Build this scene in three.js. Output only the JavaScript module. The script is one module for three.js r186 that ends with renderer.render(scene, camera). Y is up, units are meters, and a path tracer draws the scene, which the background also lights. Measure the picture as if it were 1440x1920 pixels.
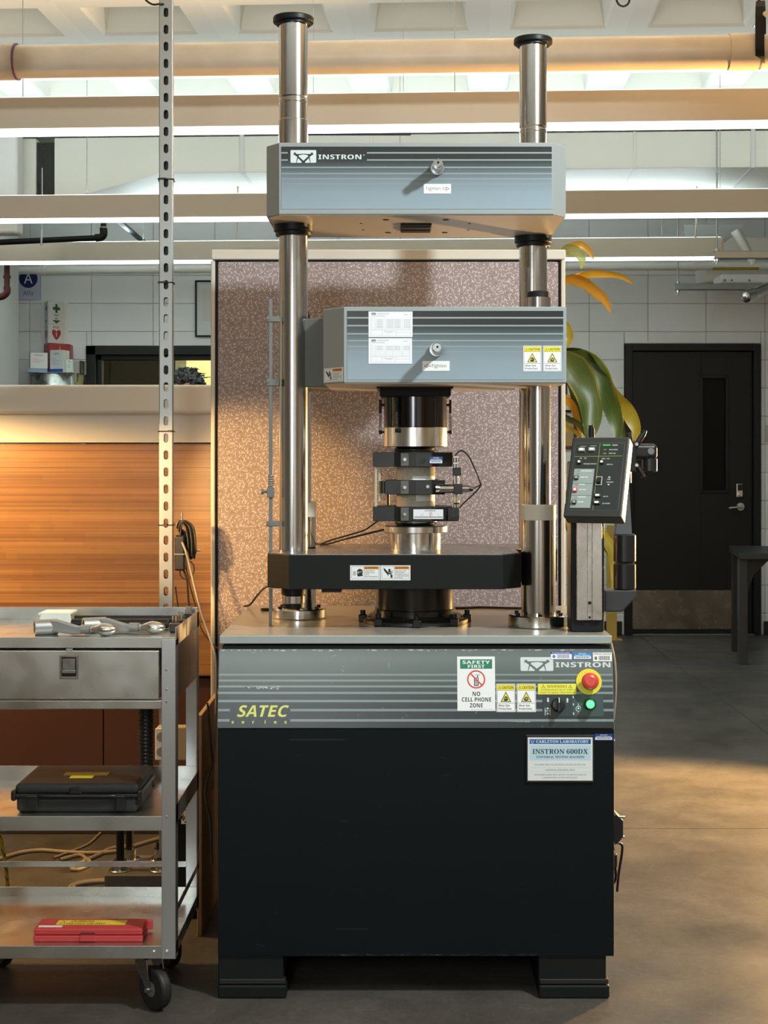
import * as THREE from 'three';
import { RoundedBoxGeometry } from 'three/addons/geometries/RoundedBoxGeometry.js';
import { mergeGeometries } from 'three/addons/utils/BufferGeometryUtils.js';
import { MarchingCubes } from 'three/addons/objects/MarchingCubes.js';
import { RectAreaLightUniformsLib } from 'three/addons/lights/RectAreaLightUniformsLib.js';
import { SimplexNoise } from 'three/addons/math/SimplexNoise.js';

// ---------------------------------------------------------------- camera, light, exposure
RectAreaLightUniformsLib.init();
const scene = new THREE.Scene();
scene.background = new THREE.Color(0x000000);
const FOC = 2808, CX = 750, CY = 850, EYE = 1.31;          // focal length and principal point in pixels, eye height in metres
const camera = new THREE.PerspectiveCamera(2 * Math.atan(960 / FOC) * 180 / Math.PI, 0.75, 0.05, 60);
camera.position.set(0, EYE, 0);
camera.setViewOffset(1440, 1920, 720 - CX, 960 - CY, 1440, 1920);
const renderer = new THREE.WebGLRenderer({ antialias: true });
renderer.toneMapping = THREE.LinearToneMapping;
renderer.toneMappingExposure = 1.0;
renderer.shadowMap.enabled = true;
const COOL = new THREE.Color(0.93, 1.0, 1.0), WARM = new THREE.Color(1.0, 0.57, 0.2), TUBE = new THREE.Color(0.8, 0.95, 1.0);
function spot(color, power, from, to, angle, soft, size) {
  const l = new THREE.SpotLight(color, power, 0, angle, soft, 2);
  l.position.set(...from); l.target.position.set(...to);
  l.castShadow = true; l.shadow.radius = size / 0.02; l.shadow.mapSize.set(2048, 2048); l.shadow.bias = -0.0004;
  scene.add(l, l.target); return l;
}
// studio flash with a cool daylight colour, in front and to the right of the machine
spot(COOL, 29, [1.6, 3.1, -2.0], [-0.1, 1.2, -4.0], 0.72, 0.4, 0.09);
// a soft box beside the camera, a little to the left
{ const l = new THREE.RectAreaLight(COOL, 22, 0.5, 0.7); l.position.set(-0.62, 1.72, 0.3); l.lookAt(0, 1.25, -4); scene.add(l); }
// two flashes with an amber filter beside and behind the machine: low at the right, and under the ledge height at the left
spot(WARM, 84, [2.35, 1.12, -6.2], [0.2, 0.8, -3.5], 1.2, 0.2, 0.1);
spot(WARM, 8, [-1.75, 1.5, -4.42], [-1.76, 0.6, -4.42], 1.48, 0.06, 0.07);
spot(WARM, 6, [-1.03, 1.25, -3.72], [-0.52, 1.12, -4.6], 0.36, 0.3, 0.03);

// ---------------------------------------------------------------- helpers
const rand = (() => { let s = 12345; return () => { s = (s + 0x6d2b79f5) | 0; let t = Math.imul(s ^ (s >>> 15), 1 | s); t = (t + Math.imul(t ^ (t >>> 7), 61 | t)) ^ t; return ((t ^ (t >>> 14)) >>> 0) / 4294967296; }; })();
const simplex = new SimplexNoise({ random: rand });
const px = (x, d) => (x - CX) * d / FOC, py = (y, d) => EYE - (y - CY) * d / FOC;   // a measure of the photograph taken at a known distance, in metres
const V = (x, y, z) => new THREE.Vector3(x, y, z);
const used = new Map(), origin = new Map();
function numbered(n) { const k = used.get(n) ?? 0; used.set(n, k + 1); return k ? n + '_' + String(k).padStart(3, '0') : n; }
function thing(name, label, category, pos, group) {
  const o = new THREE.Group(); o.name = numbered(name); o.position.set(...pos); scene.add(o);
  o.userData.label = label; o.userData.category = category; if (group) o.userData.group = group;
  origin.set(o, pos); return o;
}
function struct(name, pos = [0, 0, 0]) { const o = new THREE.Group(); o.name = numbered(name); o.position.set(...pos); o.userData.kind = 'structure'; scene.add(o); origin.set(o, pos); return o; }
function plain(list) {
  const gs = (Array.isArray(list) ? list : [list]).map((g) => { const c = g.index ? g.toNonIndexed() : g.clone(); for (const k of Object.keys(c.attributes)) if (!['position', 'normal', 'uv'].includes(k)) c.deleteAttribute(k); return c; });
  return gs.length > 1 ? mergeGeometries(gs) : gs[0];
}
function metricUV(g, keep) {
  if (keep) return g;
  const p = g.attributes.position, uv = new Float32Array(p.count * 2), a = V(), b = V(), c = V();
  for (let i = 0; i < p.count; i += 3) {
    a.fromBufferAttribute(p, i); b.fromBufferAttribute(p, i + 1); c.fromBufferAttribute(p, i + 2);
    const n = b.clone().sub(a).cross(c.clone().sub(a)), ax = Math.abs(n.x), ay = Math.abs(n.y), az = Math.abs(n.z);
    [a, b, c].forEach((v, k) => { const q = ax > ay && ax > az ? [v.z, v.y] : ay > az ? [v.x, v.z] : [v.x, v.y]; uv.set(q, (i + k) * 2); });
  }
  g.setAttribute('uv', new THREE.BufferAttribute(uv, 2)); return g;
}
// add(): geometry in room coordinates becomes a named mesh under its parent
function add(name, geo, mat, parent, keepUV) {
  const g = metricUV(plain(geo), keepUV), o = origin.get(parent) ?? [0, 0, 0];
  g.translate(-o[0], -o[1], -o[2]);
  const m = new THREE.Mesh(g, mat); m.name = name; m.castShadow = m.receiveShadow = true; parent.add(m); origin.set(m, o); return m;
}
// addL(): geometry in the parent's own coordinates
function addL(name, geo, mat, parent, keepUV, pos, rot) {
  const m = new THREE.Mesh(metricUV(plain(geo), keepUV), mat); m.name = name; m.castShadow = m.receiveShadow = true;
  if (pos) m.position.set(...pos); if (rot) m.rotation.set(...rot); parent.add(m); return m;
}
// solo(): a thing that is one mesh, its origin at the middle of its underside
function solo(name, label, category, geo, mat, group, keepUV) {
  const g = metricUV(plain(geo), keepUV); g.computeBoundingBox(); const b = g.boundingBox, o = [(b.min.x + b.max.x) / 2, b.min.y, (b.min.z + b.max.z) / 2];
  g.translate(-o[0], -o[1], -o[2]); const m = new THREE.Mesh(g, mat); m.name = numbered(name); m.position.set(...o); m.castShadow = m.receiveShadow = true;
  m.userData.label = label; m.userData.category = category; if (group) m.userData.group = group; scene.add(m); origin.set(m, o); return m;
}
function again(o, label, pos, rotY, group) {
  const c = o.clone(); c.name = numbered(o.name.replace(/_\d{3}$/, '')); if (label) c.userData.label = label; if (group) c.userData.group = group;
  c.position.set(...pos); if (rotY !== undefined) c.rotation.y = rotY; scene.add(c); return c;
}
// shapes in room coordinates; d0 < d1 are distances in front of the camera
const bx = (x0, x1, y0, y1, d0, d1, r = 0.003) => {
  const w = Math.abs(x1 - x0), h = Math.abs(y1 - y0), d = Math.abs(d1 - d0), q = Math.min(r, w * 0.45, h * 0.45, d * 0.45);
  const g = q > 0 ? new RoundedBoxGeometry(w, h, d, q > 0.006 ? 3 : 1, q) : new THREE.BoxGeometry(w, h, d);
  return g.translate((x0 + x1) / 2, (y0 + y1) / 2, -(d0 + d1) / 2);
};
const cy = (r, x, y0, y1, d, seg = 40, r2 = r) => new THREE.CylinderGeometry(r2, r, y1 - y0, seg).translate(x, (y0 + y1) / 2, -d);
const rod = (a, b, r, seg = 16, r2 = r) => { const d = b.clone().sub(a), g = new THREE.CylinderGeometry(r2, r, d.length(), seg); g.applyQuaternion(new THREE.Quaternion().setFromUnitVectors(V(0, 1, 0), d.clone().normalize())); const m = a.clone().add(b).multiplyScalar(0.5); return g.translate(m.x, m.y, m.z); };
const lathe = (pts, x, y, d, seg = 48) => new THREE.LatheGeometry(pts.map(([r, h]) => new THREE.Vector2(Math.max(r, 0), h)), seg).translate(x, y, -d);
const rc = (r, h, b = 0.002) => [[0, 0], [r - b, 0], [r, b], [r, h - b], [r - b, h], [0, h]];   // a disc with eased edges
const disc = (r, x, y, h, d, b = 0.002, seg = 56) => lathe(rc(r, h, b).flatMap((p) => [p, p]).slice(1, -1), x, y, d, seg);
const tube = (pts, r, n = 60, seg = 8) => new THREE.TubeGeometry(new THREE.CatmullRomCurve3(pts.map((p) => (p.isVector3 ? p : V(p[0], p[1], -p[2]))), false, 'centripetal'), n, r, seg);
const shape = (pts) => new THREE.Shape(pts.map(([a, b]) => new THREE.Vector2(a, b)));
function slab(pts, y0, y1, b = 0.003) {   // outline as [x, distance], upright
  const g = new THREE.ExtrudeGeometry(shape(pts), { depth: y1 - y0 - 2 * b, bevelEnabled: b > 0, bevelThickness: b, bevelSize: b, bevelOffset: -b, bevelSegments: 2, curveSegments: 12 });
  return g.rotateX(-Math.PI / 2).translate(0, y0 + b, 0);   // distance d becomes z = -d
}
function front(pts, d0, d1, b = 0.002, holes = []) {   // outline as [x, y], facing the camera
  const s = shape(pts); for (const h of holes) s.holes.push(new THREE.Path(h.map(([a, c]) => new THREE.Vector2(a, c))));
  const g = new THREE.ExtrudeGeometry(s, { depth: d1 - d0 - 2 * b, bevelEnabled: b > 0, bevelThickness: b, bevelSize: b, bevelOffset: -b, bevelSegments: 1, curveSegments: 12 });
  return g.translate(0, 0, -d1 + b);
}
const circlePts = (x, y, r, n = 24, a0 = 0) => Array.from({ length: n }, (_, i) => [x + r * Math.cos(a0 + i / n * 2 * Math.PI), y + r * Math.sin(a0 + i / n * 2 * Math.PI)]);
function helix(a, b, r, wire, turns, seg = 6) {   // a coil spring between two points
  const ax = b.clone().sub(a), L = ax.length(), q = new THREE.Quaternion().setFromUnitVectors(V(0, 1, 0), ax.clone().normalize()), pts = [];
  for (let i = 0; i <= turns * 10; i++) { const t = i / 10 * 2 * Math.PI; pts.push(V(r * Math.cos(t), L * i / (turns * 10), r * Math.sin(t)).applyQuaternion(q).add(a)); }
  return new THREE.TubeGeometry(new THREE.CatmullRomCurve3(pts), turns * 10, wire, seg);
}
const bolt = (r, x, y, d, h) => new THREE.CylinderGeometry(r, r, h, 6).rotateX(Math.PI / 2).translate(x, y, -d + h / 2);   // hexagon head standing off a front face at distance d
function threadRod(r, x, y0, y1, d, pitch) { const n = Math.round((y1 - y0) / pitch), p = [[0, 0]]; for (let i = 0; i < n; i++) p.push([r * 0.86, i * pitch], [r, (i + 0.5) * pitch]); p.push([r * 0.86, n * pitch], [0, n * pitch]); return lathe(p, x, y0, d, 20); }

// ---------------------------------------------------------------- materials
function dataTex(w, h, fn, srgb) {
  const a = new Uint8Array(w * h * 4);
  for (let y = 0; y < h; y++) for (let x = 0; x < w; x++) { const c = fn(x / w, y / h, x, y), i = (y * w + x) * 4, v = Array.isArray(c) ? c : [c, c, c]; for (let k = 0; k < 3; k++) a[i + k] = Math.max(0, Math.min(255, v[k] * 255)); a[i + 3] = 255; }
  const t = new THREE.DataTexture(a, w, h); t.wrapS = t.wrapT = THREE.RepeatWrapping; t.magFilter = t.minFilter = THREE.LinearFilter; if (srgb) t.colorSpace = THREE.SRGBColorSpace; t.needsUpdate = true; return t;
}
function canvasTex(w, h, draw, repeat) {
  const c = document.createElement('canvas'); c.width = w; c.height = h; const g = c.getContext('2d'); draw(g, w, h);
  const t = new THREE.CanvasTexture(c); t.colorSpace = THREE.SRGBColorSpace; if (repeat) t.wrapS = t.wrapT = THREE.RepeatWrapping; return t;
}
const rep = (t, sx, sy) => { const c = t.clone(); c.repeat.set(1 / sx, 1 / sy); c.needsUpdate = true; return c; };   // one repeat covers sx by sy metres
const loopNoise = (u, v, f, s = 0) => { const a = u * 2 * Math.PI, b = v * 2 * Math.PI, r = f / (2 * Math.PI); return simplex.noise4d(r * Math.cos(a) + s, r * Math.sin(a), r * Math.cos(b), r * Math.sin(b) + s); };
const fbm = (u, v, f, n = 4, s = 0) => { let t = 0, a = 0.5; for (let i = 0; i < n; i++) { t += a * loopNoise(u, v, f * 2 ** i, s + i * 7.3); a *= 0.5; } return t; };
const M = (o) => new THREE.MeshPhysicalMaterial(o);
const C = (r, g, b) => new THREE.Color(r, g, b);
const mottle = dataTex(256, 256, (u, v) => 0.6 + 0.35 * fbm(u, v, 4, 5));
const grit = dataTex(256, 256, (u, v) => 0.5 + 0.35 * loopNoise(u, v, 60, 3) + 0.25 * (rand() - 0.5));
const brushH = dataTex(64, 512, (u, v, x, y) => 0.5 + 0.28 * simplex.noise(y * 0.9, u * 1.2) + 0.2 * simplex.noise(y * 0.13, 9));
const bareSteel = M({ color: C(0.62, 0.63, 0.62), metalness: 1, roughness: 0.27, roughnessMap: rep(dataTex(256, 256, (u, v) => 0.75 + 0.5 * fbm(u, v, 6, 4, 2)), 0.5, 0.5) });
const chrome = M({ color: C(0.52, 0.535, 0.54), metalness: 1, roughness: 0.17, bumpMap: rep(brushH, 0.2, 0.08), bumpScale: 0.00002 });
const darkChrome = M({ color: C(0.045, 0.045, 0.048), metalness: 1, roughness: 0.14 });
const alu = M({ color: C(0.7, 0.71, 0.7), metalness: 1, roughness: 0.34, roughnessMap: rep(mottle, 0.4, 0.4) });
const stainless = M({ color: C(0.6, 0.62, 0.6), metalness: 1, roughness: 0.34, roughnessMap: rep(dataTex(256, 256, (u, v) => 0.8 + 0.7 * fbm(u, v, 2, 4, 8)), 0.5, 0.5)});
const zinc = M({ color: C(0.42, 0.44, 0.44), metalness: 1, roughness: 0.42, roughnessMap: rep(mottle, 0.25, 0.25) });
const greyPaint = M({ color: C(0.27, 0.31, 0.32), roughness: 0.42, bumpMap: rep(grit, 0.06, 0.06), bumpScale: 0.00006 });
const greyDark = M({ color: C(0.13, 0.14, 0.14), roughness: 0.5 });
const blackPaint = M({ color: C(0.006, 0.009, 0.0105), roughness: 0.42, specularIntensity: 0.5, bumpMap: rep(grit, 0.05, 0.05), bumpScale: 0.00008 });
const blackRough = M({ color: C(0.0065, 0.0085, 0.009), roughness: 0.55, specularIntensity: 0.5, bumpMap: rep(grit, 0.04, 0.04), bumpScale: 0.0003 });
const blackPlastic = M({ color: C(0.009, 0.01, 0.011), roughness: 0.35 });
const blackRubber = M({ color: C(0.012, 0.012, 0.012), roughness: 0.55 });
const cableBlack = M({ color: C(0.01, 0.01, 0.01), roughness: 0.4 });
const cableBeige = M({ color: C(0.27, 0.22, 0.15), roughness: 0.5 });
const cableGrey = M({ color: C(0.25, 0.25, 0.24), roughness: 0.45 });
const whitePaint = M({ color: C(0.78, 0.78, 0.75), roughness: 0.55 });
const ceilPaint = M({ color: C(0.8, 0.8, 0.74), roughness: 0.8 });
const ductPaint = M({ color: C(0.87, 0.87, 0.78), roughness: 0.45});
const blockPaint = [0, 1, 2].map((k) => M({ color: C(0.79 + 0.02 * k, 0.81 + 0.02 * k, 0.81 + 0.02 * k), roughness: 0.55, bumpMap: rep(grit, 0.12, 0.12), bumpScale: 0.0006 }));
const mortar = M({ color: C(0.5, 0.51, 0.5), roughness: 0.9 });
const doorPaint = M({ color: C(0.009, 0.0105, 0.0105), roughness: 0.4, specularIntensity: 0.6 });
const fixtureAmberTint = M({ color: C(0.5, 0.45, 0.37), roughness: 0.4 });  // beige tint stands in for amber light on the pendant housings
const creamFrame = M({ color: C(0.6, 0.58, 0.52), roughness: 0.45 });
const laminate = M({ color: C(0.6, 0.6, 0.56), roughness: 0.4 });
const plasticClear = M({ color: C(0.95, 0.95, 0.93), roughness: 0.08, transmission: 1, thickness: 0.004, ior: 1.49 });
const glassPane = M({ color: C(0.9, 0.93, 0.92), roughness: 0.03, transmission: 1, thickness: 0 });

// ---------------------------------------------------------------- the room
const WALL = 10.8, CEIL = 3.2, XL = -5.2, XR = 4.4, DB = -3.2, LIGHT_Y = 2.5;
{ // floor: worn, sealed concrete in large pours
  const tone = dataTex(1024, 1024, (u, v, x, y) => {
    const a = fbm(u, v, 3, 6, 1), b = fbm(u, v, 14, 4, 5), s = loopNoise(u * 1, v, 90, 2);
    let l = 0.3 + 0.085 * a + 0.05 * b + 0.02 * s + 0.03 * (simplex.noise(x * 0.5, y * 0.5) > 0.8 ? 1 : 0); const w = Math.abs(fbm(u, v, 7, 3, 17)); if (w < 0.006) l += 0.02; if (Math.abs(simplex.noise(x * 0.012 + 40, y * 0.2)) < 0.012 || Math.abs(simplex.noise(x * 0.09, y * 0.017 + 9)) < 0.01) l += 0.05;
    if (simplex.noise(x * 0.22, y * 0.22) > 0.93) l -= 0.06;
    return [l * 1.03, l, l * 0.95];
  }, true);
  const polish = dataTex(512, 512, (u, v) => 0.4 + 0.16 * fbm(u, v, 5, 5, 21) + 0.05 * (rand() - 0.5));
  const fm = M({ map: rep(tone, 2.6, 2.6), roughness: 1, roughnessMap: rep(polish, 1.9, 1.9), bumpMap: rep(tone, 2.6, 2.6), bumpScale: 0.0012, specularIntensity: 0.32 });
  const f = struct('floor'), joint = 0.004;
  const xs = [XL, -2.6, 1.72, XR], ds = [DB, 2.2, 5.23, 9.0, 13.2];
  for (let i = 0; i < 3; i++) for (let k = 0; k < 4; k++) add('concrete_slab', bx(xs[i] + joint / 2, xs[i + 1] - joint / 2, -0.06, 0, ds[k] + joint / 2, ds[k + 1] - joint / 2, 0.002), fm, f);
  add('joint_filler', bx(XL, XR, -0.1, -0.005, DB, 13.2, 0), M({ color: C(0.03, 0.028, 0.025), roughness: 0.9 }), f);
  solo('floor_tape', 'thin blue line of tape across the dark floor in front of the door', 'tape', bx(0.55, 2.8, 0, 0.0008, 9.27, 9.295, 0), M({ color: C(0.05, 0.06, 0.14), roughness: 0.4 }));
}
{ // back wall of painted concrete blocks laid in stacked bond, with a door opening at the right and a glazed opening at the left
  const w = struct('wall_back', [0, 0, -WALL]), cols = [-5.2, -4.46, -4.01, -3.565, -3.119, -2.673, -2.227, -1.781, -1.335, -0.889, -0.443, 0.003, 0.45, 0.9, 1.365, 1.79, 2.21, 2.634, 3.06, 3.5, 3.95, 4.4], H = 0.2032, y0 = -0.048;
  const holes = [[1.618, 2.602, -1, 2.102], [-2.262, -1.16, 0.88, 2.084]];
  const cache = new Map();
  for (let i = 0; i < cols.length - 1; i++) for (let k = 0; k < 16; k++) {
    let xs = [[cols[i], cols[i + 1], Math.max(0, y0 + k * H), Math.min(CEIL, y0 + (k + 1) * H)]];
    for (const [a, b, c, d] of holes) xs = xs.flatMap(([p, q, r, s]) => {
      if (q <= a || p >= b || s <= c || r >= d) return [[p, q, r, s]];
      const o = []; if (p < a) o.push([p, a, r, s]); if (q > b) o.push([b, q, r, s]); const m = Math.max(p, a), n = Math.min(q, b); if (r < c) o.push([m, n, r, c]); if (s > d) o.push([m, n, d, s]); return o;
    });
    for (const [p, q, r, s] of xs) {
      if (q - p < 0.012 || s - r < 0.012) continue;
      const key = [q - p, s - r].map((t) => t.toFixed(4)).join(); if (!cache.has(key)) cache.set(key, metricUV(plain(bx(-(q - p) / 2 + 0.002, (q - p) / 2 - 0.002, -(s - r) / 2 + 0.002, (s - r) / 2 - 0.002, -0.05, 0.05, 0.005))));
      const m = new THREE.Mesh(cache.get(key), blockPaint[Math.floor(rand() * 3)]); m.name = 'block'; m.castShadow = m.receiveShadow = true; m.position.set((p + q) / 2, (r + s) / 2, -0.05 - rand() * 0.0015); w.add(m);
    }
  }
  const core = (x0, x1, a, b) => bx(x0, x1, a, b, WALL + 0.0065, WALL + 0.2, 0);
  add('mortar_bed', [core(XL, -2.262, 0, CEIL), core(-2.262, -1.16, 0, 0.88), core(-2.262, -1.16, 2.084, CEIL), core(-1.16, 1.618, 0, CEIL), core(1.618, 2.602, 2.102, CEIL), core(2.602, XR, 0, CEIL)], mortar, w);
  const bb = struct('baseboard_back', [0, 0, -WALL]), bm = M({ color: C(0.012, 0.012, 0.012), roughness: 0.45 });
  add('rubber_base', [bx(-5.2, 1.6, 0.001, 0.1, WALL - 0.014, WALL - 0.001, 0.004), bx(2.62, 4.4, 0.001, 0.1, WALL - 0.014, WALL - 0.001, 0.004)], bm, bb);
}
for (const [n, g] of [['wall_left', [bx(XL - 0.2, XL, 0, CEIL, DB, WALL, 0)]], ['wall_right', [bx(XR, XR + 0.2, 0, CEIL, DB, WALL, 0)]], ['wall_front', [bx(XL - 0.2, XR + 0.2, 0, 0.5, DB - 0.2, DB, 0), bx(XL - 0.2, XR + 0.2, 2.7, CEIL, DB - 0.2, DB, 0), bx(XL - 0.2, -2.9, 0.5, 2.7, DB - 0.2, DB, 0), bx(-0.7, 0.5, 0.5, 2.7, DB - 0.2, DB, 0), bx(2.6, XR + 0.2, 0.5, 2.7, DB - 0.2, DB, 0)]]]) { const s = struct(n); add('plaster', g, M({ color: C(0.6, 0.61, 0.6), roughness: 0.85 }), s); }
for (const [x0, x1] of [[-2.9, -0.7], [0.5, 2.6]]) {   // two added, unseen windows whose glow brightens the steel and fills the room
  const w = struct('added_window_2', [(x0 + x1) / 2, 0.5, -DB]), d = DB - 0.1, day = C(0.82, 0.95, 1.0);
  add('frame', [bx(x0, x0 + 0.05, 0.5, 2.7, d - 0.04, d + 0.04), bx(x1 - 0.05, x1, 0.5, 2.7, d - 0.04, d + 0.04), bx(x0, x1, 0.5, 0.55, d - 0.04, d + 0.04), bx(x0, x1, 2.65, 2.7, d - 0.04, d + 0.04), bx((x0 + x1) / 2 - 0.02, (x0 + x1) / 2 + 0.02, 0.5, 2.7, d - 0.03, d + 0.03)], whitePaint, w);
  add('pane', bx(x0 + 0.05, x1 - 0.05, 0.55, 2.65, d - 0.005, d + 0.005, 0), M({ color: C(0.8, 0.8, 0.8), emissive: day, emissiveIntensity: 0.32, roughness: 0.4 }), w);
  const l = new THREE.RectAreaLight(day, 0.32, x1 - x0 - 0.1, 2.1); l.position.set((x0 + x1) / 2, 1.6, -d - 0.06); scene.add(l);
}
{ // the lit room behind the glazed opening
  const s = struct('wall_beyond', [-1.7, 0, -12]), cream = M({ color: C(0.74, 0.69, 0.4), roughness: 0.7 });
  add('plaster', [bx(-3.2, -0.4, 0, 2.9, 12.6, 12.75, 0), bx(-3.35, -3.2, 0, 2.9, 11.02, 12.75, 0), bx(-0.4, -0.25, 0, 2.9, 11.02, 12.75, 0), bx(-3.35, -0.25, 2.9, 3, 11.02, 12.75, 0)], cream, s);
  const l = new THREE.PointLight(new THREE.Color(1, 0.95, 0.75), 7); l.position.set(-1.0, 2.75, -11.7); l.shadow.radius = 5; l.castShadow = true; scene.add(l);
  const cab = thing('storage_cabinet', 'tall dark cabinet standing in the room behind the black-framed glazing', 'cabinet', [-2.0, 0, -11.9]);
  add('carcass', bx(-2.75, -1.74, 0, 2.25, 11.6, 12.2, 0.006), blackPaint, cab); add('door', bx(-2.74, -2.25, 0.06, 2.22, 11.58, 11.6, 0.004), blackPaint, cab); add('door', bx(-2.24, -1.75, 0.06, 2.22, 11.58, 11.6, 0.004), blackPaint, cab);
}
{ // glazed opening in a black steel frame
  const w = struct('window_1', [-1.7, 0.88, -WALL]), d0 = WALL - 0.02, d1 = WALL + 0.13, x0 = -2.262, x1 = -1.16;
  add('frame', [bx(x0, x0 + 0.07, 0.88, 2.084, d0, d1), bx(x1 - 0.07, x1, 0.88, 2.084, d0, d1), bx(x0, x1, 2.02, 2.084, d0, d1), bx(x0, x1, 0.88, 0.95, d0, d1)], doorPaint, w);
  add('stop', [bx(x0 + 0.07, x0 + 0.105, 0.95, 2.02, d0 + 0.05, d1 - 0.02), bx(x0 + 0.07, x1 - 0.07, 1.985, 2.02, d0 + 0.05, d1 - 0.02)], doorPaint, w);
  add('pane', bx(x0 + 0.1, x1 - 0.07, 0.95, 1.99, d0 + 0.09, d0 + 0.096, 0), glassPane, w);
}
{ // black steel door in its frame
  const d = struct('door_1', [2.11, 0, -WALL]), x0 = px(1172, WALL), x1 = px(1425, WALL), top = py(645, WALL);
  add('door_frame', [bx(x0, x0 + 0.05, 0, top, WALL - 0.03, WALL + 0.12), bx(x1 - 0.05, x1, 0, top, WALL - 0.03, WALL + 0.12), bx(x0 + 0.05, x1 - 0.05, top - 0.05, top, WALL - 0.03, WALL + 0.12)], doorPaint, d);
  const a = x0 + 0.054, b = x1 - 0.054, t = top - 0.054, lx0 = px(1315, WALL), lx1 = px(1364, WALL), ly0 = py(922, WALL), ly1 = py(706, WALL), f0 = WALL + 0.012, f1 = WALL + 0.055;
  const leaf = add('door_leaf', [bx(a, lx0, 0.01, t, f0, f1), bx(lx1, b, 0.01, t, f0, f1), bx(lx0, lx1, 0.01, ly0, f0, f1, 0), bx(lx0, lx1, ly1, t, f0, f1, 0)], doorPaint, d);
  add('lite_frame', [bx(lx0 - 0.012, lx0 + 0.012, ly0 - 0.012, ly1 + 0.012, f0 - 0.01, f0 + 0.002), bx(lx1 - 0.012, lx1 + 0.012, ly0 - 0.012, ly1 + 0.012, f0 - 0.01, f0 + 0.002), bx(lx0, lx1, ly0 - 0.012, ly0 + 0.012, f0 - 0.01, f0 + 0.002), bx(lx0, lx1, ly1 - 0.012, ly1 + 0.012, f0 - 0.01, f0 + 0.002)], doorPaint, leaf);
  add('pane', bx(lx0, lx1, ly0, ly1, f0 + 0.02, f0 + 0.026, 0), M({ color: C(0.004, 0.005, 0.005), roughness: 0.3, specularIntensity: 0.3 }), leaf);
  add('kick_plate', bx(px(1182, WALL), px(1392, WALL), py(1180, WALL), py(1107, WALL), f0 - 0.003, f0, 0.001), M({ color: C(0.3, 0.28, 0.25), metalness: 1, roughness: 0.42, roughnessMap: rep(mottle, 0.5, 0.5) }), d);
  for (let i = 0; i < 4; i++) for (const y of [1110, 1178]) add('screw', rod(V(px(1228 + i * 42, WALL), py(y, WALL), -f0 + 0.003), V(px(1228 + i * 42, WALL), py(y, WALL), -f0 + 0.006), 0.006, 10), bareSteel, d);
  const hx = px(1386, WALL), h = add('door_handle', [rod(V(hx + 0.01, py(950, WALL), -f0), V(hx + 0.01, py(950, WALL), -f0 + 0.012), 0.028, 24), rod(V(hx + 0.01, py(950, WALL), -f0), V(hx + 0.01, py(950, WALL), -f0 + 0.055), 0.011), rod(V(hx + 0.018, py(950, WALL), -f0 + 0.052), V(px(1367, WALL), py(952, WALL), -f0 + 0.05), 0.0095), rod(V(px(1367, WALL), py(952, WALL), -f0 + 0.05), V(px(1366, WALL), py(952, WALL), -f0 + 0.02), 0.0095)], stainless, d);
  const lock = add('keypad_lock', bx(hx - 0.024, hx + 0.028, py(933, WALL), py(906, WALL), f0 - 0.022, f0, 0.012), alu, d);
  add('keypad', bx(hx - 0.014, hx + 0.022, py(920, WALL), py(908, WALL), f0 - 0.025, f0 - 0.02, 0.004), blackPlastic, lock); add('turn_knob', rod(V(hx + 0.002, py(927, WALL), -f0 + 0.02), V(hx + 0.002, py(927, WALL), -f0 + 0.036), 0.012, 20), bareSteel, lock);
  add('threshold', bx(x0, x1, 0, 0.008, WALL - 0.03, WALL + 0.12, 0.003), greyDark, d);
  add('backing', bx(x0 + 0.01, x1 - 0.01, 0, top, WALL + 0.16, WALL + 0.2, 0), blackRough, d);
}
{ // grey column end at the left
  const c = struct('trim_1', [-3, 0, -9.8]); add('column', bx(-3.5, px(21, 9.9), 0, CEIL, 9.6, 10.1, 0.01), M({ color: C(0.42, 0.43, 0.41), roughness: 0.6 }), c);
}
// turned a little against the machine, like the ceiling lights: x runs along the lights, seen from the middle of the room
const TURN = 0.052, tp = (x, y, d) => V(x * Math.cos(TURN), y, -(d - x * Math.sin(TURN)));   // the right end comes nearer
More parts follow.
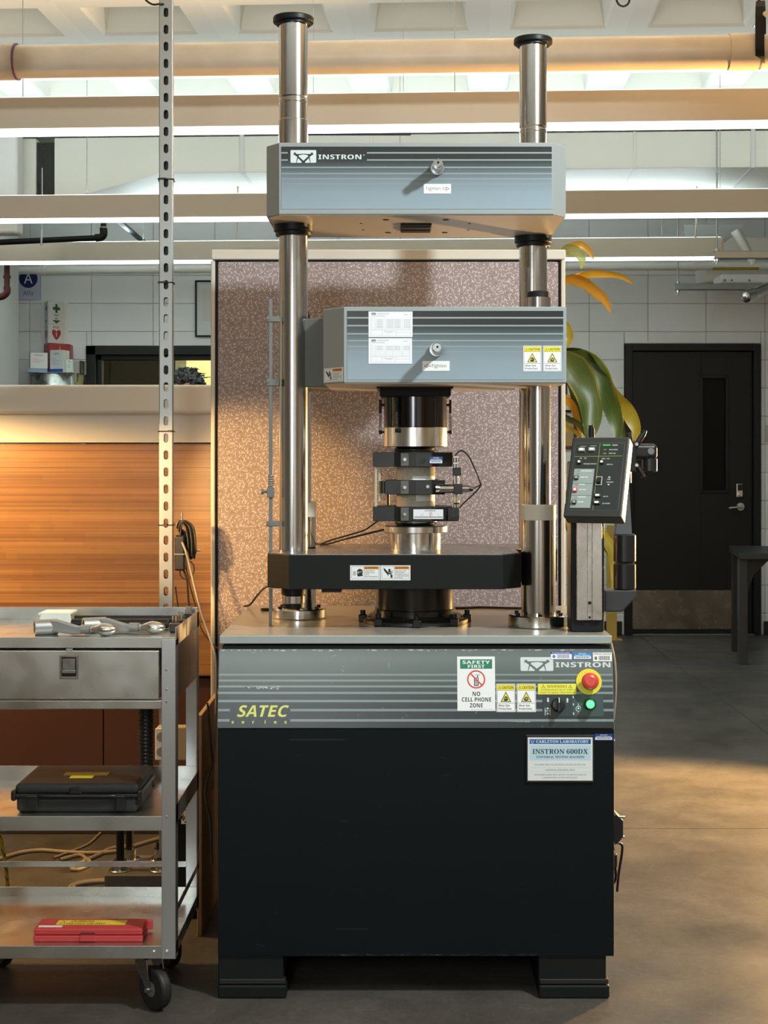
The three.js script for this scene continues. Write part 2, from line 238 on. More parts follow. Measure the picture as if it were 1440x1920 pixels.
// turnAbout(): geometry built straight ahead at distance d, then turned about the point (0, d)
const turnAbout = (d) => (g) => Array.isArray(g) ? g.map(turnAbout(d)) : g.translate(0, 0, d).applyMatrix4(new THREE.Matrix4().makeRotationY(-TURN)).translate(0, 0, -d);
{ // waffle slab: ribs with a tapered pan in every bay
  const c = struct('ceiling', [0, CEIL, -7]), P = 0.61, top = 0.26, o = 0.09, sh = 0.17;
  function pan() {   // one bay: rib soffit around the pan, four slopes, flat top (open box, doubled as a shell 2 cm thick above)
    const pos = [], q = (a, b, cc, d) => pos.push(...a, ...b, ...cc, ...a, ...cc, ...d), ring = (k, y, r = 0) => [[-k, y, -k], [k, y, -k], [k, y, k], [-k, y, k]];
    const rings = [ring(P / 2, 0), ring(P / 2 - o, 0), ring(P / 2 - o - 0.012, 0.012), ring(P / 2 - sh + 0.015, top - 0.02), ring(P / 2 - sh - 0.01, top)];
    for (let r = 0; r < rings.length - 1; r++) for (let i = 0; i < 4; i++) { const j = (i + 1) % 4; q(rings[r][i], rings[r][j], rings[r + 1][j], rings[r + 1][i]); }
    const t = rings[4]; q(t[0], t[1], t[2], t[3]);
    const g = new THREE.BufferGeometry(); g.setAttribute('position', new THREE.Float32BufferAttribute(pos, 3)); g.setAttribute('uv', new THREE.Float32BufferAttribute(new Float32Array(pos.length / 3 * 2), 2)); g.computeVertexNormals(); return metricUV(g);
  }
  const pg = pan(), cm = [0, 1].map((k) => M({ color: C(0.8 + 0.03 * k, 0.8 + 0.03 * k, 0.73 + 0.03 * k), roughness: 0.8, side: THREE.DoubleSide, bumpMap: rep(mottle, 0.5, 0.5), bumpScale: 0.002 }));
  for (let i = -7; i <= 6; i++) for (let k = 0; k < 10; k++) { const p = V((i + 0.18) * P, 0, 7 - (4.97 + (k + 0.5) * P)).applyAxisAngle(V(0, 1, 0), -TURN).add(V(0, 0, -7)), m = new THREE.Mesh(pg, cm[(i * 3 + k * 5 + 50) % 2]); m.name = 'coffer'; m.castShadow = m.receiveShadow = true; m.rotation.y = -TURN; m.position.set(p.x, 0, p.z + 7); if (p.z > -WALL + 0.2 && p.x > XL + 0.2) c.add(m); }
  add('slab', [bx(XL - 0.2, XR + 0.2, CEIL + top + 0.01, CEIL + top + 0.2, DB - 0.2, 13.2, 0), bx(XL - 0.2, XR + 0.2, CEIL + 0.001, CEIL + 0.06, DB - 0.2, 4.75, 0)], ceilPaint, c);
}
// pendant lights: a painted steel channel with a glowing diffuser below, throwing light down and some of it up
function pendant(label, d, x0, x1, h, power, mid, lift) {
  const t = thing('pendant_light', label, 'light', [mid, LIGHT_Y, -d], 'linear pendant lights'), turn = turnAbout(d), up = 0.035;
  add('housing', [bx(x0, x1, LIGHT_Y + 0.004, LIGHT_Y + h, d - 0.045, d + 0.045, 0.004)].map(turn), fixtureAmberTint, t);
  for (const [p, q] of [[x0 - 0.006, x0], [x1, x1 + 0.006]]) add('end_cap', turn(bx(p, q, LIGHT_Y, LIGHT_Y + h, d - 0.046, d + 0.046, 0.002)), fixtureAmberTint, t);
  const glow = M({ color: C(0.8, 0.8, 0.8), emissive: TUBE, emissiveIntensity: 2.2, roughness: 0.6 });
  add('diffuser', turn(bx(x0 + 0.01, x1 - 0.01, LIGHT_Y - 0.008, LIGHT_Y + 0.006, d - 0.046, d + 0.046, 0.005)), glow, t);
  add('up_diffuser', turn(bx(x0 + 0.01, x1 - 0.01, LIGHT_Y + h, LIGHT_Y + h + 0.004, d - 0.03, d + 0.03, 0)), glow, t);
  for (let x = x0 + 0.4; x < x1; x += 1.6) add('hanging_wire', turn(rod(V(x, LIGHT_Y + h, -d), V(x, CEIL + 0.02, -d), 0.0018, 6)), zinc, t);
  const w = x1 - x0, c = V((x0 + x1) / 2, 0, 0).applyMatrix4(new THREE.Matrix4().makeRotationY(-TURN));
  for (const s of [-1, 1]) {
    const l = new THREE.RectAreaLight(TUBE, power * (s < 0 ? 0.95 : lift * 1.5), w * 0.98, s < 0 ? 0.09 : 0.06); l.position.set(c.x, s < 0 ? LIGHT_Y - 0.02 : LIGHT_Y + h + 0.02, -d + c.z); l.rotation.set(s * Math.PI / 2, 0, s * -TURN * -1); scene.add(l);
  }
}
pendant('nearest long pendant light, running the full width just under the amber-lit pipe', 5.48, -3.4, 2.9, 0.12, 7, 0, 1.6);
pendant('middle long pendant light, passing behind the upper head of the testing machine', 7.56, -3.6, 3.3, 0.122, 8, 0, 2.2);
pendant('farthest pendant light, ending at the right above the steel hanger bars', 9.23, -3.6, px(1352, 9.15), 0.122, 11, 0, 2.4);
pendant('unseen pendant light added over the space in front of the machine', 1.4, -3, 3, 0.12, 5, 0, 2);  // lamp added out of view for the steel columns to reflect

// ---------------------------------------------------------------- printed labels
const font = (g, s, w = 'bold', f = 'sans-serif') => { g.font = w + ' ' + s + 'px ' + f; };
function fitText(g, t, x, y, w, h, align = 'center') {   // text squeezed or stretched into a box w by h, baseline at y
  g.save(); g.textAlign = align; g.textBaseline = 'alphabetic'; g.font = g.font.replace(/[\d.]+px/, (h * 1.38) + 'px'); const m = g.measureText(t).width; g.translate(x, y); g.scale(w / m, 1); g.fillText(t, 0, 0); g.restore();
}
function figures(g, x, y, w, h, ink) {   // emblem: two leaning figures pulling against each other, crossing legs
  g.save(); g.translate(x, y); g.scale(w / 100, h / 54); g.fillStyle = ink; g.strokeStyle = ink;
  const poly = (p) => { g.beginPath(); p.forEach(([a, b], i) => (i ? g.lineTo(a, b) : g.moveTo(a, b))); g.closePath(); g.fill(); };
  for (const m of [0, 1]) {
    g.save(); if (m) { g.translate(100, 0); g.scale(-1, 1); }
    poly([[13, 9], [21, 9], [21, 15], [34, 15], [50, 14], [50, 17], [33, 20], [31, 25], [52, 47], [58, 54], [47, 54], [29, 33], [24, 54], [22, 54], [26, 28], [15, 19], [9, 18], [13, 15]]); g.restore();
  }
  g.restore();
}
function brandMark(g, x, y, h, paper, ink, gap = 0.06) {
  const w = h * 1.86; g.fillStyle = paper; g.beginPath(); g.roundRect(x, y, w, h, h * 0.08); g.fill(); figures(g, x, y + h * 0.04, w, h * 0.96, ink);
  g.fillStyle = paper; font(g, h * 0.5); fitText(g, 'INSTRON', x + w + h * gap * 2, y + h * 0.72, h * 3.2, h * 0.37, 'left'); font(g, h * 0.16); g.textAlign = 'left'; g.fillText('®', x + w + h * gap * 2 + h * 3.25, y + h * 0.45);
}
const cautionTex = (word) => canvasTex(220, 300, (g, w, h) => {
  g.fillStyle = '#e9eef0'; g.fillRect(0, 0, w, h); g.strokeStyle = '#20282a'; g.lineWidth = 3; g.strokeRect(9, 9, w - 18, h - 18);
  g.fillStyle = '#e9dc3c'; g.fillRect(11, 11, w - 22, 58); g.fillStyle = '#1c2020'; font(g, 40); fitText(g, '⚠CAUTION'.slice(1), 132, 56, 140, 30);
  const tri = (x, y, s) => { g.beginPath(); g.moveTo(x, y - s); g.lineTo(x + s, y + s * 0.8); g.lineTo(x - s, y + s * 0.8); g.closePath(); };
  tri(38, 42, 18); g.lineWidth = 3; g.stroke(); g.fillRect(36, 35, 4, 11); g.fillRect(36, 49, 4, 4); g.beginPath(); g.moveTo(10, 70); g.lineTo(w - 10, 70); g.moveTo(10, 206); g.lineTo(w - 10, 206); g.stroke();
  tri(110, 146, 56); g.fillStyle = '#e3d83a'; g.fill(); g.lineJoin = 'round'; g.lineWidth = 7; g.stroke(); g.fillStyle = '#1c2020'; g.beginPath(); g.arc(110, 160, 25, 0, 7); g.fill(); g.fillRect(86, 160, 12, 22);
  if (word === 'Eye') { g.strokeStyle = '#e9eef0'; g.lineWidth = 3; g.beginPath(); g.arc(97, 156, 7, 0, 7); g.moveTo(104, 156); g.lineTo(134, 152); g.stroke(); } else { g.strokeStyle = '#e9eef0'; g.lineWidth = 3; g.beginPath(); g.arc(112, 160, 9, 0, 7); g.arc(110, 160, 24, 3.6, 5.8); g.stroke(); }
  g.fillStyle = '#1c2020'; font(g, 30); g.textAlign = 'left'; g.fillText('Wear ' + word, 22, 242); g.fillText('Protection.', 22, 276);
});
const eyeTex = cautionTex('Eye'), earTex = cautionTex('Ear');
const warnTex = (kind) => canvasTex(300, 150, (g, w, h) => {
  g.fillStyle = '#e4eaec'; g.fillRect(0, 0, w, h); g.strokeStyle = '#394144'; g.lineWidth = 2; g.strokeRect(14, 13, w - 28, h - 30); g.beginPath(); g.moveTo(138, 13); g.lineTo(138, h - 17); g.stroke();
  g.fillStyle = '#d98a2b'; g.fillRect(140, 9, 150, 31); g.fillStyle = '#241a10'; font(g, 24); fitText(g, 'WARNING', 226, 33, 100, 17); g.beginPath(); g.moveTo(162, 15); g.lineTo(172, 34); g.lineTo(152, 34); g.fill();
  g.fillStyle = '#2a3134'; font(g, 15); g.textAlign = 'left';
  (kind ? ['Stay clear of all', 'moving parts.', 'Moving parts can cut', 'or crush hands when', 'test starts.'] : ['Flying objects', 'Danger of eye', 'injury.', 'Wear safety glasses.']).forEach((t, i) => g.fillText(t, 146, 60 + i * (kind ? 17 : 19), 134));
  g.fillStyle = '#10181b'; g.strokeStyle = '#10181b';
  if (kind) { g.beginPath(); g.moveTo(32, 24); g.lineTo(60, 50); g.lineTo(76, 70); g.lineTo(112, 82); g.lineTo(106, 92); g.lineTo(78, 86); g.lineTo(84, 114); g.lineTo(66, 90); g.lineTo(32, 48); g.fill(); g.fillRect(78, 36, 22, 34); g.fillRect(100, 92, 20, 34); g.lineWidth = 6; g.beginPath(); g.moveTo(90, 72); g.lineTo(120, 54); g.moveTo(96, 78); g.lineTo(124, 70); g.stroke(); }
  else { g.beginPath(); g.arc(98, 66, 30, 2.6, 6.9); g.lineTo(128, 108); g.lineTo(76, 112); g.lineTo(68, 84); g.fill(); g.strokeStyle = '#e4eaec'; g.lineWidth = 4; g.beginPath(); g.arc(80, 72, 8, 0, 7); g.moveTo(88, 68); g.lineTo(122, 64); g.stroke(); g.strokeStyle = '#10181b'; g.lineWidth = 3; for (const y of [66, 80, 94]) { g.beginPath(); g.moveTo(28, y + 8); g.lineTo(40, y - 6); g.lineTo(46, y + 8); g.lineTo(58, y - 8); g.stroke(); } }
});
const warn0 = warnTex(0), warn1 = warnTex(1);
const tightenTex = (left) => canvasTex(240, 90, (g, w, h) => {
  g.fillStyle = '#e6ebea'; g.fillRect(0, 0, w, h); g.fillStyle = g.strokeStyle = '#3d474c'; font(g, 40, 'normal'); g.textAlign = 'left'; g.fillText('Tighten', left ? 80 : 16, 58); g.lineWidth = 4;
  g.save(); if (left) { g.translate(92, 0); g.scale(-1, 1); } else g.translate(148, 0); g.beginPath(); g.moveTo(12, 39); g.lineTo(54, 39); g.lineTo(48, 30); g.lineTo(76, 45); g.lineTo(48, 60); g.lineTo(54, 51); g.lineTo(12, 51); g.stroke(); g.restore();
});
const certTex = (n) => canvasTex(420, 250, (g, w, h) => {
  g.fillStyle = '#e4eaf0'; g.fillRect(0, 0, w, h); g.strokeStyle = '#9aa4ae'; g.lineWidth = 2; g.strokeRect(24, 10, w - 46, h - 26); g.fillStyle = '#39434b'; g.fillRect(30, 14, 38, 20); g.fillStyle = '#e4eaf0'; figures(g, 31, 14, 36, 20, '#e4eaf0');
  g.fillStyle = '#78838c'; font(g, 11); g.textAlign = 'left'; g.fillText('CALIBRATION RECORD', 76, 28); g.fillText('Tensile and Compression', 28, 48); g.fillText(n ? '400 kN' : '600 kN', 340, 34); g.strokeStyle = '#a8b2bb'; g.lineWidth = 1.5; g.beginPath();
  for (let i = 0; i < 8; i++) { g.moveTo(24, 74 + i * 15); g.lineTo(w - 22, 74 + i * 15); } for (const x of [66, 164, 236, 326]) { g.moveTo(x, 74); g.lineTo(x, 179); } g.stroke(); g.strokeStyle = '#77828c'; g.beginPath(); g.moveTo(24, 180); g.lineTo(w - 22, 180); g.moveTo(130, 180); g.lineTo(130, h - 16); g.moveTo(262, 180); g.lineTo(262, h - 16); g.moveTo(262, 205); g.lineTo(w - 22, 205); g.stroke();
  g.fillStyle = '#8c97a0'; for (let i = 0; i < (n ? 3 : 6); i++) for (const x of [80, 176, 248, 340]) for (let k = 0; k < 5; k++) g.fillRect(x + k * 12, 80 + i * 15, 8, 5);
  g.fillStyle = '#6b757e'; for (let k = 0; k < 11; k++) g.fillRect(146 + k * 9, 194, 6, 4); for (let k = 0; k < 7; k++) g.fillRect(166 + k * 9, 206, 6, 4);
});
const barcode = (g, x, y, w, h, n, ink = '#20262c') => { g.fillStyle = ink; for (let i = 0; i < n; i++) { const a = (i * 7919 % 13) / 13; g.fillRect(x + i / n * w, y, w / n * (0.3 + 0.4 * a), h); } };
const assetTex = (kind) => canvasTex(240, 90, (g, w, h) => {
  const [head, paper] = [['#37398f', '#e8ebf2'], ['#2f7fc0', '#2f7fc0'], ['#e6eaea', '#e6eaea'], ['#1c3f86', '#1c3f86']][kind]; g.fillStyle = paper; g.fillRect(0, 0, w, h); g.fillStyle = head; g.fillRect(0, 0, w, 28);
  g.fillStyle = kind === 2 ? '#3a4044' : '#dfe6f2'; font(g, 20); g.textAlign = 'center'; g.fillText(kind === 0 ? 'Property Information' : kind === 2 ? 'Calibration Laboratory' : 'University', w / 2, 21, w - 20); if (kind === 1 || kind === 3) { font(g, 20); g.fillText('Carleton Laboratory', w / 2, 42, w - 20); g.fillStyle = '#e6ebee'; g.fillRect(10, 48, w - 20, 34); barcode(g, 26, 54, w - 52, 18, 38); } else { g.fillStyle = kind ? '#3a4044' : '#3f429c'; g.beginPath(); g.arc(36, 58, 17, 0, 7); g.fill(); g.fillStyle = paper; g.fillRect(28, 55, 16, 5); barcode(g, 72, 34, w - 96, 44, 36, kind ? '#2a3034' : '#55597c'); }
});
const safetyTex = canvasTex(380, 540, (g, w, h) => {
  g.fillStyle = '#e7ecee'; g.fillRect(0, 0, w, h); g.fillStyle = '#1f7a5c'; g.fillRect(30, 28, 322, 94); g.fillStyle = '#e7ecee'; font(g, 40); fitText(g, 'SAFETY', 190, 74, 280, 34); fitText(g, 'FIRST', 190, 114, 176, 31);
  g.fillStyle = '#23292c'; g.beginPath(); g.roundRect(168, 210, 46, 84, 6); g.fill(); g.fillRect(200, 182, 9, 34); g.fillStyle = '#e7ecee'; g.fillRect(176, 216, 30, 18); for (let i = 0; i < 3; i++) for (let k = 0; k < 4; k++) g.fillRect(176 + i * 11, 242 + k * 12, 8, 8);
  g.strokeStyle = '#7b9a93'; g.lineWidth = 3; for (const r of [12, 20]) { g.beginPath(); g.arc(205, 180, r, -0.8, 0.8); g.moveTo(205 + r * Math.cos(2.4), 180 + r * Math.sin(2.4)); g.arc(205, 180, r, 2.4, 3.9); g.stroke(); }
  g.strokeStyle = '#cd4a41'; g.lineWidth = 15; g.beginPath(); g.arc(190, 228, 84, 0, 7); g.moveTo(131, 168); g.lineTo(249, 288); g.stroke();
  g.fillStyle = '#1f2629'; font(g, 40); fitText(g, 'NO', 190, 392, 84, 42); fitText(g, 'CELL PHONE', 192, 448, 300, 42); fitText(g, 'ZONE', 190, 506, 134, 42); g.fillStyle = '#98a2a6'; for (let k = 0; k < 22; k++) g.fillRect(130 + k * 10, 522, 7, 5);
});
const warnZeroTex = canvasTex(380, 106, (g, w, h) => {
  g.fillStyle = '#e6e04e'; g.fillRect(0, 0, w, h); g.fillStyle = g.strokeStyle = '#3c3c1c'; font(g, 30, 'normal'); fitText(g, 'WARNING', 190, 40, 204, 28); g.lineWidth = 3; for (const x of [54, 322]) { g.beginPath(); g.moveTo(x, 12); g.lineTo(x + 17, 40); g.lineTo(x - 17, 40); g.closePath(); g.moveTo(x, 20); g.lineTo(x, 31); g.stroke(); }
  fitText(g, 'SYSTEM MUST BE AT ZERO', 190, 70, 326, 18); fitText(g, 'LOAD TO MOVE CROSSHEAD', 190, 97, 350, 18);
});
const labTex = canvasTex(640, 420, (g, w, h) => {
  g.fillStyle = '#dde3e3'; g.fillRect(0, 0, w, h); g.fillStyle = '#205a9e'; g.fillRect(18, 18, 604, 46); g.fillStyle = '#b9d6e4'; g.fillRect(18, 76, 604, 148); g.fillStyle = '#e7edf0'; font(g, 30, 'bold', 'serif'); fitText(g, 'CARLETON LABORATORY', 340, 54, 520, 28); figures(g, 22, 22, 48, 40, '#cfdce8');
  g.fillStyle = '#132630'; fitText(g, 'INSTRON 600DX', 320, 160, 550, 46); fitText(g, 'UNIVERSAL TESTING MACHINE', 322, 200, 480, 20); g.fillStyle = '#55626a'; font(g, 20, 'normal', 'serif'); fitText(g, 'MACHINE MUST BE RESERVED ONLINE BEFORE USE', 320, 272, 506, 15); fitText(g, 'carleton.columbia.edu/', 320, 324, 290, 18); fitText(g, 'NONCOMPLIANCE WILL RESULT IN REVOCATION OF', 320, 370, 516, 14); fitText(g, 'LABORATORY ACCESS PRIVILEGES', 320, 398, 344, 14);
  g.fillStyle = '#b3bfc4'; g.fillRect(18, 294, 604, 2); g.fillRect(18, 336, 604, 2);
});
const paper = (t, o = {}) => M({ map: t, roughness: 0.4, ...o });

// front panels of the two heads: print with stripes that run from dark to pale blue
const headTex = (W, H, x0, gaps, brand) => canvasTex(W, H, (g) => {
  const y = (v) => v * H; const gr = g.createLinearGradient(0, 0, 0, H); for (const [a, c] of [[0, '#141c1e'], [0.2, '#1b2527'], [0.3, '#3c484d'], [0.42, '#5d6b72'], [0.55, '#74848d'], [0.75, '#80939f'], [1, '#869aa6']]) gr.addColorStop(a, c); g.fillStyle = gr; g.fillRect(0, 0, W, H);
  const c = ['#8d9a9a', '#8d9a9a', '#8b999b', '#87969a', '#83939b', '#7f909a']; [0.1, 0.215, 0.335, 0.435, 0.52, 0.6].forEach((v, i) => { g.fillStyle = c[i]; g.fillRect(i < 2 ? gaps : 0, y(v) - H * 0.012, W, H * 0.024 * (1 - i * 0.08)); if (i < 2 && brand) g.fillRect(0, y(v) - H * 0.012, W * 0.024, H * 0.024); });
  if (brand) brandMark(g, W * 0.034, H * 0.055, H * 0.205, '#cdd9dd', '#1c2629');
  for (let i = 0; i < 26; i++) { g.fillStyle = 'rgba(190,200,200,' + (0.2 + 0.5 * rand()) + ')'; g.fillRect(rand() * W, rand() * H * 0.5, 1 + rand() * 7, 1.5); }
});

// ---------------------------------------------------------------- the testing machine
const X0 = 0.0405, BASE = 3.6;
const utm = thing('testing_machine', 'tall universal testing machine with black cabinet, striped grey heads and steel columns', 'machine', [X0, 0, -3.98]);
// label(): a thin printed sticker on a front face at distance d, given by its pixel edges
function label(name, tex, l, r, t, b, d, parent, text) {
  const m = add(name, new THREE.BoxGeometry(px(r, d) - px(l, d), py(t, d) - py(b, d), 0.0008).translate(px((l + r) / 2, d), py((t + b) / 2, d), -d + 0.0006), tex.isMaterial ? tex : paper(tex), parent, true);
  if (text) m.userData.label = text; return m;
}
{ // cabinet: painted sheet steel on two block feet
  const xl = px(408, BASE), xr = px(1152, BASE), dirt = canvasTex(1024, 1024, (g, w, h) => {
    g.fillStyle = '#0a1215'; g.fillRect(0, 0, w, h); g.strokeStyle = 'rgba(150,165,165,0.55)';
    for (let i = 0; i < 70; i++) { const x = rand() * w, y = rand() * h, a = rand() * 6.3, l = 2 + rand() ** 3 * 26; g.lineWidth = 0.6 + rand(); g.globalAlpha = 0.15 + rand() * 0.6; g.beginPath(); g.moveTo(x, y); g.lineTo(x + l * Math.cos(a), y + l * Math.sin(a)); g.stroke(); }
    g.globalAlpha = 0.6; for (let i = 0; i < 160; i++) { const x = (0.22 + 0.58 * rand()) * w; g.fillStyle = 'rgba(140,155,155,' + rand() * 0.7 + ')'; g.fillRect(x, h - 3 - rand() * 6, 2 + rand() * 12, 1.5); } g.fillStyle = 'rgba(150,165,165,.6)'; g.fillRect(0.18 * w, 0.045 * h, 0.14 * w, 2); g.fillRect(0.3 * w, 0.88 * h, 0.08 * w, 1.5);
  });
  const sheet = M({ map: dirt, roughness: 0.45, specularIntensity: 0.4, bumpMap: rep(grit, 0.05, 0.05), bumpScale: 0.00005 }); sheet.map.needsUpdate = true;
  const cab = add('cabinet', bx(xl, xr, 0.101, 0.648, BASE + 0.004, 4.34, 0.003), blackPaint, utm);
  add('front_panel', new THREE.BoxGeometry(xr - xl - 0.004, 0.545, 0.004).translate((xl + xr) / 2, 0.3745, -BASE - 0.001), sheet, cab, true);
  add('top_box', slab([[xl + 0.006, BASE + 0.045], [xr - 0.006, BASE + 0.045], [xr - 0.006, 4.34], [xl + 0.006, 4.34]], 0.648, 0.843, 0.002), blackPaint, cab);
  for (const [s, x] of [[0, px(891, BASE)], [0, px(949, BASE)]]) add('slot', bx(x, x + px(905, BASE) - px(891, BASE), py(1437, BASE), py(1395, BASE), BASE - 0.0005, BASE + 0.004, 0.004), M({ color: C(0.003, 0.004, 0.004), roughness: 0.7 }), cab);
  add('screw', rod(V(xr, py(1395, BASE), -BASE - 0.04), V(xr + 0.006, py(1395, BASE), -BASE - 0.04), 0.005, 12), bareSteel, cab);
  for (const [a, b, ins] of [[408.5, 537, 0.004], [1010, 1143, 0.004]]) {
    const f = add('foot', [bx(px(a, BASE), px(b - 6, BASE), 0.03, 0.101, BASE + ins, 4.33, 0.003), bx(px(a, BASE), px(b, BASE), 0.0, 0.032, BASE - 0.004, 4.33, 0.005)], blackRough, utm);
    add('pad', bx(px(a + 2, BASE), px(b - 2, BASE), 0.034, 0.046, BASE - 0.001, BASE + 0.02, 0.002), blackRubber, f);
  }
  add('foot', bx(px(560, 4.1), px(1020, 4.1), 0, 0.1, 4.15, 4.3, 0.004), blackRough, utm);
}
// console: a leaning panel, pale at its top edge and dark at its foot, built in its own frame
const conTop = [0.835, 3.637], conBot = [0.649, 3.6], lean = Math.atan2(conTop[1] - conBot[1], conTop[0] - conBot[0]), conL = Math.hypot(conTop[1] - conBot[1], conTop[0] - conBot[0]);
const conW = px(1152, 3.6) - px(407, 3.6), conX = px(779.5, 3.6);
const conTex = canvasTex(2048, 520, (g, W, H) => {
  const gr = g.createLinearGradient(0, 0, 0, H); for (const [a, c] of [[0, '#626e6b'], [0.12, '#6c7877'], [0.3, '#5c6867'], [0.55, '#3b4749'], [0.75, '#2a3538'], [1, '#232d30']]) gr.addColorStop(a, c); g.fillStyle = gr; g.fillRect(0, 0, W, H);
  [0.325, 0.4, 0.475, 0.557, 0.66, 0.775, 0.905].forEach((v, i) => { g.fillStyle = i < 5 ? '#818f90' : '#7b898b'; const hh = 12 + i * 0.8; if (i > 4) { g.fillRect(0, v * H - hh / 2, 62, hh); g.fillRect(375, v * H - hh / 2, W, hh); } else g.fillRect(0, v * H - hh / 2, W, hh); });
  g.fillStyle = '#d8dc5e'; font(g, 60, 'italic bold'); g.save(); g.transform(1, 0, -0.2, 1, 0, 0); g.font = 'bold 60px sans-serif'; fitText(g, 'SATEC', 226 + 0.2 * 447, 447, 262, 76); g.restore(); font(g, 22); g.textAlign = 'left'; g.fillText('™', 336, 392); font(g, 30); 'series'.split('').forEach((ch, i) => { g.textAlign = 'center'; g.fillText(ch, 78 + i * 53 + (i > 2 ? 8 : 0), 492); });
  g.fillStyle = '#2a2a1a00';
  // faint ghosts of the two stickers' glue and wear along the top edge
  g.fillStyle = '#bfcaca'; for (let i = 0; i < 60; i++) g.fillRect(rand() * W, rand() * 8, 3 + rand() * 22, 2 + rand() * 3); g.globalAlpha = 0.7; for (let i = 0; i < 50; i++) { g.save(); g.translate(rand() * W, rand() * H); g.rotate(rand() * 3); g.fillRect(0, 0, 2 + rand() ** 3 * 26, 2); g.restore(); } g.globalAlpha = 0.8;
  for (let i = 0; i < 40; i++) { g.fillStyle = rand() > 0.5 ? '#c2cccb' : '#3a4548'; g.fillRect(128 + rand() * 180, 246 + rand() * 14, 3 + rand() * 16, 3 + rand() * 6); } for (let i = 0; i < 26; i++) { g.fillStyle = '#99a7a7'; g.fillRect(1490 + rand() * 120, 472 + rand() * 8, 3 + rand() * 12, 2 + rand() * 4); }
  g.globalAlpha = 1; brandMark(g, 1570, 52, 92, '#cfdadb', '#5d6a6e', 0.05);
});
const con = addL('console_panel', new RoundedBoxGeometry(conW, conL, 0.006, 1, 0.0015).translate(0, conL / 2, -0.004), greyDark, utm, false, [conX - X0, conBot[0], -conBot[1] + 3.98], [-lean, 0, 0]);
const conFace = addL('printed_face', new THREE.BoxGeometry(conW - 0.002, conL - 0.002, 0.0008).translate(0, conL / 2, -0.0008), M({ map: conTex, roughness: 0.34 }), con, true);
function conUV(x, y) {   // where the line of sight of a pixel meets the leaning panel, in the panel's frame
  const s = (CY - y) / FOC, t = (conTop[1] - conBot[1]) / (conTop[0] - conBot[0]), d = (conBot[1] + t * (EYE - conBot[0])) / (1 - t * s), yy = EYE + s * d;
  return [px(x, d) - conX, (yy - conBot[0]) / Math.cos(lean)];
}
function conLabel(name, tex, l, r, t, b, text) {
  const [u0, v1] = conUV(l, t), [u1, v0] = conUV(r, b), m = addL(name, new THREE.BoxGeometry(u1 - u0, v1 - v0, 0.0008).translate((u0 + u1) / 2, (v0 + v1) / 2, 0.0003), tex.isMaterial ? tex : paper(tex), con, true); m.userData.label = text; return m;
}
conLabel('safety_notice', safetyTex, 857, 929, 1231, 1333, 'white and green notice against cell phones');
conLabel('caution_label', eyeTex, 930.5, 966.5, 1282, 1335, 'yellow and white eye protection sticker');
conLabel('caution_label', earTex, 968.5, 1005, 1282, 1335, 'yellow and white ear protection sticker');
conLabel('warning_label', warnZeroTex, 1008.5, 1080.5, 1282, 1302, 'yellow warning strip');
conLabel('asset_label', assetTex(0), 1032.5, 1072, 1222, 1236, 'purple and white asset sticker'); conLabel('asset_label', assetTex(1), 1074.5, 1109.5, 1223.5, 1236.5, 'blue asset sticker'); conLabel('asset_label', assetTex(2), 1111.5, 1147.5, 1223.5, 1240, 'white barcode sticker');
